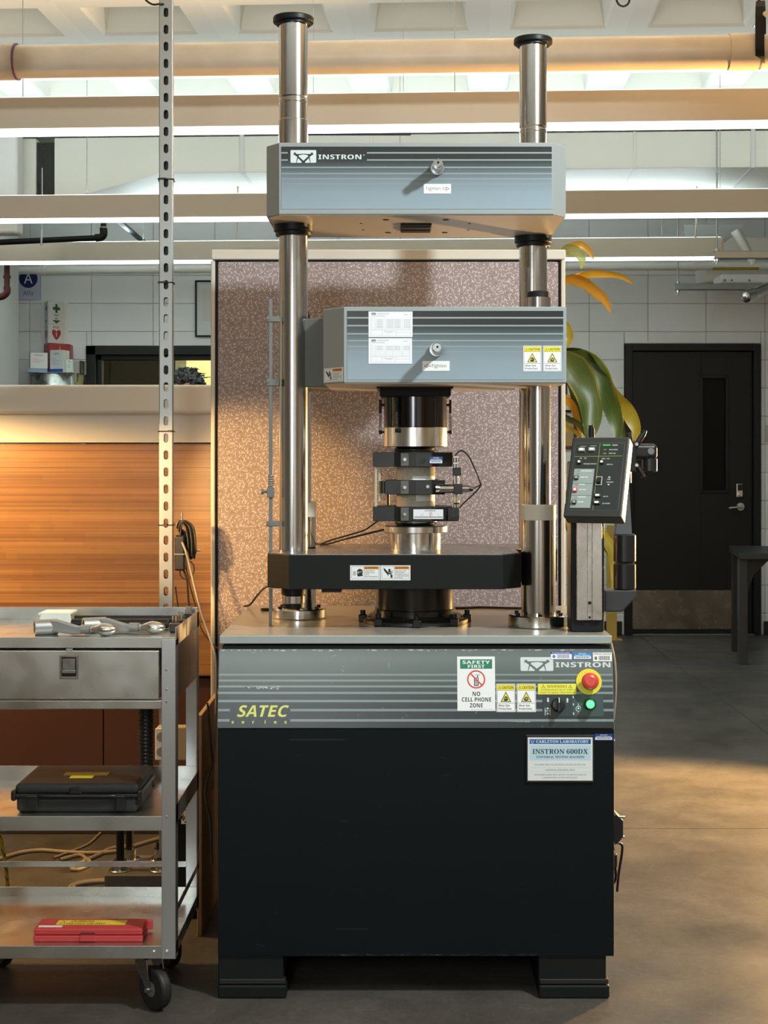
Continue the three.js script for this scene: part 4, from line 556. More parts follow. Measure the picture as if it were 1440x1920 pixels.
  const G = (x, y = 916) => V(px(x, 3.86), Y(y), -3.852); add('gauge_barrel', [rod(G(817), G(824), 0.0135, 24, 0.0112), rod(G(824), G(852), 0.0112, 24), rod(G(864), G(879), 0.0095, 24)], chrome, t); add('barrel_clamp', bx(px(850, 3.86), px(866.5, 3.86), Y(926), Y(907), 3.838, 3.9, 0.002), blackPlastic, t); add('cable_gland', [rod(G(879), G(887, 917), 0.0075, 16, 0.005)], blackPlastic, t);
  add('lead', tube([[px(886, 3.86), Y(917), 3.853], [px(893, 3.86), Y(913), 3.87], [px(901, 3.86), Y(909), 3.87], [px(899, 3.86), Y(899), 3.88], [px(890, 3.86), Y(876), 3.89], [px(878, 3.86), Y(853), 3.9], [px(866, 3.86), Y(845), 3.9], [px(857, 3.86), Y(851), 3.9], [px(853, 3.86), Y(860), 3.9]], 0.0019, 70), cableBlack, t);
  add('lead', tube([[px(903, 3.86), Y(907), 3.868], [px(898, 3.86), Y(916), 3.87], [px(886, 3.86), Y(929), 3.88], [px(872, 3.86), Y(942), 3.885], [px(862, 3.86), Y(953), 3.89]], 0.0019, 40), cableBlack, t);
}
solo('gauge_cable', 'black cable sagging from the lowest gauge ring to the table behind the left column', 'cable', tube([[px(724, 3.9), py(970, 3.9), 3.9], [px(708, 3.9), py(978, 3.9), 3.93], [px(684, 3.95), py(994, 3.95), 3.97], [px(650, 3.98), py(1005, 3.98), 4.0], [px(625, 4.02), py(1012, 4.02), 4.04], [px(597, 4.08), 1.0618, 4.08], [px(590, 4.1), 1.0618, 4.12]], 0.0022), cableBlack, 'cables on the moving table');
solo('gauge_cable', 'black cable running from behind the lower platen along the table', 'cable', tube([[px(722, 3.98), 1.108, 3.98], [px(700, 3.99), 1.1, 3.99], [px(670, 4.0), 1.088, 4.02], [px(640, 4.04), 1.075, 4.06], [px(612, 4.08), 1.0625, 4.09], [px(586, 4.12), 1.0625, 4.12]], 0.0026), cableBlack, 'cables on the moving table');
solo('plate_cable', 'black cable lying along the rear edge of the base plate, right of the ram', 'cable', tube([[px(800, 4.28), 0.8712, 4.26], [px(860, 4.28), 0.8712, 4.25], [px(900, 4.28), 0.8712, 4.27], [px(960, 4.26), 0.8712, 4.25], [px(1040, 4.24), 0.8712, 4.24]], 0.0032), cableBlack);
solo('plate_cable', 'black cable rising over the left rear edge of the base plate to the scale rod', 'cable', tube([[px(458, 4.3), 0.8716, 4.3], [px(468, 4.3), py(1135, 4.28), 4.28], [px(482, 4.2), py(1117, 4.2), 4.2], [px(495, 4.0), py(1103, 4.0), 4.0], [px(504, 3.87), py(1099, 3.87), 3.87]], 0.003), cableBlack);
solo('end_wrench', 'flat black wrench lying on the base plate beside the left flange', 'wrench', [disc(0.013, px(497, 4.2), 0.869, 0.007, 4.2), bx(px(500, 4.2), px(540, 4.2), 0.87, 0.875, 4.194, 4.206, 0.002)], blackPaint);

// ---------------------------------------------------------------- rail, screen arm and control panel at the right
{
  const d = 3.7, k = FOC / d, t = thing('rail_post', 'upright black post with a bright aluminium front rail below the control panel', 'post', [px(1105, d), 0.869, -d - 0.04]);
  add('post', bx(px(1070.5, d), px(1133, d), 0.869, py(865, d), d, d + 0.09, 0.004), blackPaint, t);
  const x0 = px(1080, d), x1 = px(1128, d), xm = px(1101, d), xn = px(1109, d), y0 = py(1162, d), y1 = py(930, d);
  const r = add('rail', [bx(x0, xm, y0, y1, d - 0.012, d, 0.002), bx(xn, x1, y0, y1, d - 0.012, d, 0.002), bx(xm, xn, y0, y1, d - 0.006, d, 0)], M({ color: C(0.62, 0.63, 0.63), metalness: 0.9, roughness: 0.4, roughnessMap: rep(mottle, 0.15, 0.15) }), t);
  for (const [y, q] of [[1130, 0.0042], [1157, 0.003]]) add('rail_hole', rod(V((xm + xn) / 2, py(y, d), -d + 0.006), V((xm + xn) / 2, py(y, d), -d + 0.0067), q, 16), blackRough, r);
  add('rail_top', [rod(V(px(1109, 3.74), py(880, 3.74), -3.74), V(px(1109, 3.74), py(803, 3.74), -3.74), 0.0078, 20), rod(V(px(1109, 3.74), py(805, 3.74), -3.74), V(px(1108, 3.74), py(797, 3.74), -3.74), 0.006, 12)], blackPaint, t);
}
{
  const d = 3.83, t = thing('screen_arm', 'jointed black and grey screen arm with an empty star bracket, right of the control panel', 'screen arm', [px(1172, d), py(1145, d), -d]);
  add('wall_bracket', front([[px(1131, d), py(1105, d)], [px(1191, d), py(1105, d)], [px(1191, d), py(1116, d)], [px(1164, d), py(1145, d)], [px(1131, d), py(1145, d)]], d - 0.03, d + 0.03, 0.003), M({ color: C(0.035, 0.038, 0.042), roughness: 0.4 }), t);
  const cx = px(1171, d), c = add('lower_joint', [disc(0.0285, cx, py(1054, d), 0.072, d, 0.003), disc(0.0285, cx, py(1105, d), 0.067, d, 0.003)], blackPlastic, t);
  add('lower_arm', front([[px(1151, d), py(1003, d)], [px(1184, d), py(1003, d)], [px(1178, d), py(900, d)], [px(1168, d), py(880, d)], [px(1160, d), py(900, d)]], d - 0.012, d + 0.012, 0.003), M({ color: C(0.1, 0.11, 0.12), roughness: 0.35 }), t);
  add('arm_pivot', rod(V(px(1172, d), py(905, d), -d), V(px(1172, d), py(862, d), -d), 0.016, 24), blackPlastic, t);
  add('upper_joint', [bx(px(1178, d), px(1231, d), py(862, d), py(832, d), d - 0.02, d + 0.02, 0.012), disc(0.0195, px(1218, d), py(885, d), 0.036, d, 0.003)], blackPlastic, t);
  add('joint_disc', rod(V(px(1218, d), py(846, d), -d + 0.018), V(px(1218, d), py(846, d), -d + 0.023), 0.0085, 24), greyDark, t);
  const br = add('star_bracket', [bx(px(1178, d), px(1190, d), py(885, d), py(826, d), d - 0.03, d - 0.012, 0.003)], blackPlastic, t), A = (x, y) => V(px(x, d), py(y, d), -d + 0.022);
  add('bracket_leg', [rod(A(1188, 838), A(1203, 814), 0.0075, 10), rod(A(1203, 818), A(1207, 807), 0.0055, 10)], blackPlastic, br); add('bracket_leg', [rod(A(1188, 868), A(1201, 888), 0.0075, 10), rod(A(1200, 886), A(1204, 895), 0.0055, 10)], blackPlastic, br); add('bracket_leg', rod(A(1182, 838), A(1176, 812), 0.0065, 10), blackPlastic, br);
  for (const y of [833, 872]) add('screw', rod(A(1190, y), A(1190, y).add(V(0, 0, 0.011)), 0.0045, 8), bareSteel, br);
}
{
  // the panel leans back and is turned: built flat, then tilted about its middle
  const d = 3.58, W = 0.141, H = 0.21, c = [px(1118.5, d), py(893.5, d), -d], t = thing('control_panel', 'tilted charcoal control panel of buttons with a thumbwheel and a green power light', 'control panel', c);
  const case0 = M({ color: C(0.02, 0.023, 0.023), roughness: 0.45, bumpMap: rep(grit, 0.04, 0.04), bumpScale: 0.0002 });
  addL('housing', new RoundedBoxGeometry(W, H, 0.042, 2, 0.004).translate(0, 0, -0.021), case0, t);
  const face = canvasTex(620, 820, (g, w, h) => {
    g.fillStyle = '#20292a'; g.fillRect(0, 0, w, h); g.fillStyle = '#8b9a98'; g.fillRect(24, 318, 252, 470); g.strokeStyle = '#24302c'; g.lineWidth = 4; for (const y of [494, 640]) { g.beginPath(); g.moveTo(24, y); g.lineTo(276, y); g.stroke(); }
    g.strokeStyle = '#8d9b3a'; g.lineWidth = 5; g.beginPath(); g.moveTo(310, 8); g.lineTo(310, 812); g.moveTo(10, 170); g.lineTo(600, 160); g.stroke(); g.fillStyle = '#c8d0cc'; font(g, 20); g.textAlign = 'left';
    const T = (t, x, y, w2) => g.fillText(t, x, y, w2); T('POWER', 462, 36, 90); font(g, 17); T('HIGH POWER', 430, 90, 130); T('PUMP FAIL', 430, 136, 110); g.fillStyle = '#4bbf62'; g.fillRect(346, 20, 96, 15); g.fillStyle = '#7d8c52'; g.fillRect(362, 78, 36, 10); g.fillRect(362, 124, 36, 12); g.fillStyle = '#7e8a86'; g.fillRect(64, 38, 78, 9); g.fillRect(190, 32, 78, 9); g.fillStyle = '#c8d0cc';
    font(g, 18); T('ON', 76, 196); T('OFF', 130, 196); T('SPECIMEN PROTECT', 130, 264, 166); T('HIGH', 350, 200); T('LOW', 410, 200); T('RESET GL', 420, 270, 110); T('FINE', 446, 450); T('POSITION', 440, 484, 104); T('JOG UP', 420, 656, 90); T('JOG DOWN', 418, 738, 110); g.fillStyle = '#e4ece9'; T('LOAD CONTROL', 110, 350, 140); T('START TEST', 110, 426, 120); T('STOP TEST', 110, 576, 110); T('CONTROL', 100, 514, 80); T('RETURN', 116, 724, 80); T('CROSSHEAD', 106, 664, 130); g.fillStyle = '#3a4743'; g.fillRect(64, 340, 26, 6); g.fillRect(64, 374, 26, 6); g.fillRect(70, 664, 30, 5); g.fillStyle = '#a33a34'; g.fillRect(60, 512, 34, 7);
    g.fillStyle = '#c8d0cc'; g.beginPath(); g.moveTo(452, 424); g.lineTo(470, 406); g.lineTo(488, 424); g.fill(); g.beginPath(); g.moveTo(452, 500); g.lineTo(470, 518); g.lineTo(488, 500); g.fill(); g.strokeStyle = '#6d7a75'; g.lineWidth = 2; g.strokeRect(3, 3, w - 6, h - 6);
  });
  const FW = 0.122, FH = 0.178, f = addL('keypad_face', new THREE.BoxGeometry(FW, FH, 0.0008).translate(0, 0, 0.0003), M({ map: face, roughness: 0.4 }), t, true), P = (x, y) => [(x / 620 - 0.5) * FW, (0.5 - y / 820) * FH];
  const key = (x, y, w, h, cap, mark) => { const [a, b] = P(x, y), k = addL('button', new RoundedBoxGeometry(w, h, 0.006, 2, 0.0012).translate(a, b, 0.003), cap, t); addL('button_mark', new RoundedBoxGeometry(w * 0.62, h * 0.62, 0.001, 1, 0.0004).translate(a, b, 0.0063), mark, k); };
  const kb = M({ color: C(0.012, 0.013, 0.013), roughness: 0.35 }), kg = M({ color: C(0.32, 0.34, 0.33), roughness: 0.45 }), kw = M({ color: C(0.72, 0.74, 0.72), roughness: 0.45 }), kr = M({ color: C(0.6, 0.05, 0.05), roughness: 0.4 });
  key(88, 90, 0.0155, 0.0092, kg, kw); key(216, 86, 0.0155, 0.0092, kg, kw); key(76, 240, 0.0092, 0.0092, kb, kw); key(358, 240, 0.0092, 0.0092, kb, kw); key(64, 430, 0.0105, 0.0105, kb, kg); key(64, 578, 0.0105, 0.0105, kr, kw); key(72, 724, 0.0105, 0.0105, kb, kg); key(352, 644, 0.0165, 0.0088, kb, kw); key(352, 728, 0.0165, 0.0088, kb, kw);
  { const [a, b] = P(348, 468), w = addL('thumbwheel', new THREE.CylinderGeometry(0.0085, 0.0085, 0.009, 36).rotateZ(Math.PI / 2).translate(a, b, 0.001), kb, t); addL('wheel_bezel', [new RoundedBoxGeometry(0.0025, 0.021, 0.004, 1, 0.001).translate(a - 0.0065, b, 0.002), new RoundedBoxGeometry(0.0025, 0.021, 0.004, 1, 0.001).translate(a + 0.0065, b, 0.002), new RoundedBoxGeometry(0.0155, 0.0025, 0.004, 1, 0.001).translate(a, b + 0.0105, 0.002), new RoundedBoxGeometry(0.0155, 0.0025, 0.004, 1, 0.001).translate(a, b - 0.0105, 0.002)], kg, w); }
  addL('mount', new RoundedBoxGeometry(0.06, 0.07, 0.06, 1, 0.004).translate(0.0, 0.0, -0.068), blackPaint, t);
  t.rotation.set(-0.44, -0.37, 0, 'YXZ');
  solo('coiled_cord', 'glossy black coiled cord hanging from the lower right corner of the control panel', 'cord', helix(V(px(1146, 3.68), py(972, 3.68), -3.68), V(px(1163, 3.66), py(960, 3.66), -3.7), 0.014, 0.0042, 4, 8), blackPlastic);
}

// ---------------------------------------------------------------- fabric partition behind the machine
{
  const d = 4.6, xl = px(395, d), xr = px(1060, d), top = py(468, d);
  const fab = canvasTex(1024, 1024, (g, w, h) => {
    g.fillStyle = '#9a8e90'; g.fillRect(0, 0, w, h);
    for (let i = 0; i < 9000; i++) { g.fillStyle = 'rgba(' + (rand() > 0.5 ? '126,114,118,' : '170,158,158,') + 0.35 + ')'; g.fillRect(rand() * w, rand() * h, 3, 3); }
    g.lineCap = 'round'; for (let i = 0; i < 64 * 64; i++) { const x = (i % 64 + 0.15 + 0.7 * rand()) * 16, y = (Math.floor(i / 64) + 0.15 + 0.7 * rand()) * 16, a = rand() * 6.283, l = 4.5 + rand() * 2.5, b = a + 1.1 * (rand() - 0.5); g.strokeStyle = rand() > 0.12 ? '#e6dcd8' : '#786c70'; g.lineWidth = 2.4 + rand() * 0.6; for (const ox of [0, -w, w]) for (const oy of [0, -h, h]) { if (Math.abs(x + ox - w / 2) > w / 2 + 20 || Math.abs(y + oy - h / 2) > h / 2 + 20) continue; g.beginPath(); g.moveTo(x + ox, y + oy); g.quadraticCurveTo(x + ox + l * Math.cos(a), y + oy + l * Math.sin(a), x + ox + l * (Math.cos(a) + Math.cos(b)), y + oy + l * (Math.sin(a) + Math.sin(b))); g.stroke(); } }
  }, true);
  const t = thing('partition', 'freestanding office partition in patterned mauve fabric with a cream frame, behind the machine', 'partition', [(xl + xr) / 2, 0, -d - 0.03]);
  const fw = 0.013, th = 0.058, ca = (k) => creamFrame;
  add('frame_post', bx(xl, xl + fw, 0.0, top - 0.033, d, d + th, 0.004), creamFrame, t); add('frame_post', bx(xr - fw, xr, 0.0, top - 0.033, d, d + th, 0.004), creamFrame, t);
  add('top_rail', bx(xl + 0.002, xr + 0.001, top - 0.031, top, d - 0.004, d + th + 0.004, 0.004), creamFrame, t);
  add('reveal', bx(xl + fw, xr - fw, 0.1, top - 0.031, d + 0.012, d + th - 0.012, 0), blackRough, t);
  add('fabric_panel', [bx(xl + fw + 0.008, xr - fw - 0.008, 0.11, top - 0.036, d + 0.003, d + 0.02, 0.006), bx(xl + fw + 0.008, xr - fw - 0.008, 0.11, top - 0.036, d + th - 0.02, d + th - 0.003, 0.006)], M({ map: rep(fab, 0.58, 0.58), roughness: 0.9, sheen: 0.2, bumpMap: rep(grit, 0.03, 0.03), bumpScale: 0.0005 }), t);
  add('base_rail', bx(xl + fw, xr - fw, 0.005, 0.1, d + 0.006, d + th - 0.006, 0.003), creamFrame, t);
}
// ---------------------------------------------------------------- reception counter at the left
{
  const d = 5.1, xl = -3.6, xr = -0.5, top = py(722, d), t = thing('reception_counter', 'tall reception counter with a grey ledge above a horizontal-grained teak panel', 'counter', [-2, 0, -d - 0.15]);
  const wood = canvasTex(1024, 1024, (g, w, h) => {
    g.fillStyle = '#93693d'; g.fillRect(0, 0, w, h);
    for (let i = 0; i < 1500; i++) { const y = rand() * h, x = rand() * w, l = 300 + rand() * 1300, k = rand(), big = rand() < 0.12; g.strokeStyle = k > 0.55 ? 'rgba(74,44,20,' + (big ? 0.05 + rand() * 0.07 : 0.06 + rand() * 0.16) + ')' : 'rgba(186,142,88,' + (big ? 0.04 + rand() * 0.06 : 0.04 + rand() * 0.1) + ')'; g.lineWidth = big ? 12 + rand() * 34 : 0.8 + rand() ** 3 * 6; for (const o of [0, -w, w]) for (const oy of [0, -h, h]) { g.beginPath(); g.moveTo(x + o, y + oy); g.bezierCurveTo(x + o + l * 0.3, y + oy + (rand() - 0.5) * 5, x + o + l * 0.6, y + oy + (rand() - 0.5) * 5, x + o + l, y + oy); g.stroke(); } }
  }, true);
  add('ledge', bx(xl, xr, py(777, d), top, d - 0.03, d + 0.34, 0.014), laminate, t);
  add('upper_band', bx(xl, xr, py(830, d), py(777, d) + 0.01, d, d + 0.3, 0.002), laminate, t);
  const yw = py(1268, d), lower = M({ color: C(0.055, 0.02, 0.01), roughness: 0.4 });  // brown deepened to imitate shade over the lower panels
  add('wood_panel', bx(xl, xr, yw, py(830, d) - 0.004, d + 0.002, d + 0.3, 0.002), M({ map: rep(wood, 1.7, 0.8), roughness: 0.36, clearcoat: 0.25, clearcoatRoughness: 0.3 }), t);
  for (let k = 0; k < 4; k++) { const a = px(190, d) + (k - 3) * 0.85 + 0.0015, b = Math.min(xr - 0.01, a + 0.85 - 0.003); add('shaded_lower_panel', bx(Math.max(xl, a) + 0.85, Math.min(xr - 0.01, b + 0.85), 0.1, yw - 0.012, d + 0.035, d + 0.3, 0.002), lower, t); }
  add('shaded_lower_panel', bx(xl, px(190, d) - 2 * 0.85 - 0.003, 0.1, yw - 0.012, d + 0.035, d + 0.3, 0.002), lower, t);
  add('plinth', bx(xl + 0.02, xr - 0.02, 0, 0.1, d + 0.05, d + 0.28, 0.002), M({ color: C(0.02, 0.014, 0.01), roughness: 0.6 }), t);
}
// ---------------------------------------------------------------- slotted steel strut with its floor base
{
  const d = 4.49, w = 0.0413, c = [px(312, d), 0, -d], t = thing('slotted_strut', 'galvanised slotted channel strut rising from floor to ceiling behind the cart', 'strut', c), y0 = 0.078, y1 = CEIL - 0.005;
  const holes = []; for (let y = py(1139, d) - 0.0508 * 22; y < y1 - 0.04; y += 0.0508) if (y > y0 + 0.03) { const q = []; for (let i = 0; i <= 8; i++) { const a = i / 8 * Math.PI; q.push([0.0068 * Math.cos(a), y + 0.0072 + 0.0068 * Math.sin(a)]); } for (let i = 0; i <= 8; i++) { const a = Math.PI + i / 8 * Math.PI; q.push([0.0068 * Math.cos(a), y - 0.0072 + 0.0068 * Math.sin(a)]); } holes.push(q); }
  const f = front([[-w / 2 + 0.003, y0], [w / 2 - 0.003, y0], [w / 2 - 0.003, y1], [-w / 2 + 0.003, y1]], -w / 2, -w / 2 + 0.0026, 0, holes);
  const side = (x) => bx(x - 0.0013, x + 0.0013, y0, y1, -w / 2 + 0.003, w / 2, 0), cor = (s) => new THREE.CylinderGeometry(0.003, 0.003, y1 - y0, 10, 1, false, s > 0 ? Math.PI * 0 : -Math.PI / 2, Math.PI / 2).translate(s * (w / 2 - 0.003), (y0 + y1) / 2, w / 2 - 0.003);
  addL('channel', [f, side(-w / 2 + 0.0013), side(w / 2 - 0.0013), cor(1), cor(-1)], M({ color: C(0.33, 0.35, 0.345), metalness: 0.85, roughness: 0.42 }), t);
  addL('shade_back', front([[-w / 2 + 0.003, y0], [w / 2 - 0.003, y0], [w / 2 - 0.003, y1], [-w / 2 + 0.003, y1]], w / 2 - 0.0026, w / 2, 0, holes.filter((q) => q[0][1] < py(545, d))), greyDark, t);  // dark back behind the slots, standing in for the unlit inside
  t.rotation.y = 0.1;
  const tie = (y, label, tail) => { const g = new THREE.TorusGeometry(0.028, 0.0018, 8, 40).rotateX(Math.PI / 2); const p = []; for (const [a, b] of [[-1, 1], [1, 1], [1, -1], [-1, -1], [-1, 1]]) p.push(V(a * 0.0228, 0, b * 0.0228)); const pts = []; for (let i = 0; i < 4; i++) for (let k = 0; k < 4; k++) pts.push(p[i].clone().lerp(p[i + 1], k / 4)); const m = solo('cable_tie', label, 'cable tie', [new THREE.TubeGeometry(new THREE.CatmullRomCurve3(pts, true), 60, 0.0017, 6).rotateY(0.1).translate(c[0], py(y, d), c[2]), bx(c[0] + tail[0], c[0] + tail[1], py(y, d) - 0.002, py(y, d) + 0.003, d - 0.027, d - 0.022, 0.001)], cableBlack, 'cable ties around the strut'); };
  tie(338, 'black cable tie on the strut at the height of the upper head', [-0.02, 0.004]); tie(531, 'black cable tie on the strut beside the small blue letter sign', [-0.02, 0.004]); tie(809, 'black cable tie on the strut at the top of the wood panel', [0.008, 0.02]); tie(984, 'black cable tie holding the power adapter to the strut', [-0.008, 0.006]);
  const wire = solo('wire_loop', 'small loop of black wire poking from the strut at the top left', 'wire', tube([[px(309, d), py(12, d), d - 0.022], [px(303, d), py(13, d), d - 0.03], [px(290, d), py(14, d), d - 0.03], [px(277, d), py(6, d), d - 0.03], [px(272, d), py(-8, d), d - 0.02], [px(276, d), py(-30, d), d], [px(306, d), py(-30, d), d + 0.025]], 0.003), cableBlack);
  const base = thing('strut_base', 'dark steel floor base with bolted studs behind the cart', 'base', [-0.73, 0, -4.48]);
  add('base_block', bx(px(195, 4.38), -0.6, 0, 0.077, 4.38, 4.6, 0.005), M({ color: C(0.1, 0.095, 0.085), roughness: 0.55, metalness: 0.3, bumpMap: rep(grit, 0.08, 0.08), bumpScale: 0.0004 }), base);
  for (const [x, e, h] of [[px(225.5, 4.43), 4.43, 0.36], [px(243, 4.55), 4.55, 0.36], [px(301, 4.43), 4.43, 0.11], [px(300, 4.55), 4.55, 0.13]]) {
    const s = add('stud', threadRod(0.0125, x, 0.077, h, e, 0.005), blackPaint, base); add('washer', disc(0.033, x, 0.077, 0.004, e), zinc, s); add('nut', new THREE.CylinderGeometry(0.021, 0.021, 0.028, 6).translate(x, 0.095, -e), zinc, s);
  }
  const ob = thing('outlet_box', 'metal outlet box with white cover fixed to the slotted strut behind the cart', 'outlet box', [px(318, 4.4), py(1425, 4.4), -4.42]);
  add('box', bx(px(293, 4.42), px(357, 4.42), py(1426, 4.42), py(1363, 4.42), 4.42, 4.462, 0.005), M({ color: C(0.4, 0.35, 0.22), roughness: 0.5 }), ob); const cv = add('cover', bx(px(291, 4.415), px(318, 4.415), py(1425, 4.415), py(1365, 4.415), 4.412, 4.42, 0.003), whitePaint, ob);
  for (const y of [1382, 1410]) add('socket', rod(V(px(303, 4.412), py(y, 4.412), -4.412), V(px(303, 4.412), py(y, 4.412), -4.4115 + 0.001), 0.0145, 24), M({ color: C(0.25, 0.26, 0.26), roughness: 0.4 }), cv);
}
{ // power adapter and its cords, tied to the strut
  const d = 4.47, P = (x, y, e = 0) => [px(x, d + e), py(y, d + e), d + e], t = thing('power_adapter', 'black power adapter with a bundle of looped cords tied to the strut', 'power adapter', [px(340, d), py(1070, d), -d]);
  add('brick', bx(px(329.5, d), px(349, d), py(1069, d), py(1003, d), d - 0.03, d + 0.03, 0.006), blackPlastic, t); add('label_band', bx(px(329, d), px(349.5, d), py(1039, d), py(1037, d), d - 0.031, d + 0.031, 0.001), cableGrey, t);
  for (let i = 0; i < 7; i++) { const k = i * 2.3, e = (i % 3 - 1) * 0.012; add('cord_loop', tube([P(331 + i * 1.2, 986 + i * 3, e), P(336 + k * 0.5, 977, e), P(346 + k, 985, e), P(352 + k, 1010, e - 0.01), P(354 + k * 0.9, 1036 + (i % 2) * 10, e - 0.01), P(358 + k * 0.6, 1048 - i * 2, e), P(352 + k * 0.5, 1030, e + 0.012), P(340 + k * 0.6, 1000, e + 0.012), P(332, 988, e)], 0.003, 60, 7), cableBlack, t); }
  add('plug', [rod(V(...[px(340, d), py(980, d), -d]), V(px(341, d), py(962, d), -d), 0.004, 10), rod(V(px(376, d), py(1032, d), -d), V(px(368, d), py(1032, d), -d), 0.003, 8)], bareSteel, t);
  add('cord', tube([P(337, 1068), P(339, 1080), P(347, 1086), P(357, 1082), P(364, 1070), P(362, 1058), P(356, 1052)], 0.002, 40, 6), cableBlack, t); add('cord', tube([P(344, 1068), P(350, 1085), P(353, 1120), P(356, 1150), P(357, 1240, 0.05), P(360, 1400, 0.05)], 0.0032, 40, 6), cableBlack, t);
  add('cord', tube([P(348, 1060), P(358, 1105), P(368, 1140), P(378, 1180, -0.03), P(400, 1208, -0.06), P(416, 1222, -0.08)], 0.002, 40, 6), cableBlack, t);
  solo('grey_cord', 'pale grey cord slanting from the adapter bundle down past the partition edge', 'cord', tube([P(336, 1004, -0.01), P(347, 1030, -0.04), P(354, 1055, -0.04), P(367, 1110, -0.06), P(378, 1150, -0.12), P(393, 1195, -0.24), P(404, 1232, -0.3), P(405, 1330, -0.3), P(398, 1480, -0.25)], 0.0033, 60, 8), cableGrey);
  solo('thin_cord', 'thin black cord hanging behind the strut below the adapter', 'cord', tube([P(329, 1100, 0.02), P(333, 1130, 0.02), P(338, 1160, 0.02), P(340, 1300, 0.02)], 0.002, 30, 6), cableBlack);
  solo('loose_cord', 'thin black cord looping down between the cart and the machine', 'cord', tube([[px(389, 4.1), py(1318, 4.1), 4.1], [px(398, 4.1), py(1400, 4.1), 4.08], [px(400, 4.1), py(1430, 4.1), 4.08], [px(391, 4.1), py(1460, 4.1), 4.06], [px(391, 4.1), py(1490, 4.1), 4.04], [px(399, 4.08), py(1530, 4.08), 4.02], [px(397, 4.0), py(1620, 4.0), 4.0]], 0.0028, 60, 7), cableBlack);
}
solo('plywood_board', 'thin tan board standing upright between the cart and the partition', 'board', bx(-0.55, -0.537, 0.0, 0.6, 4.06, 4.52, 0.002), M({ color: C(0.42, 0.29, 0.17), roughness: 0.7, bumpMap: rep(brushH, 0.3, 0.3), bumpScale: 0.0003 }));

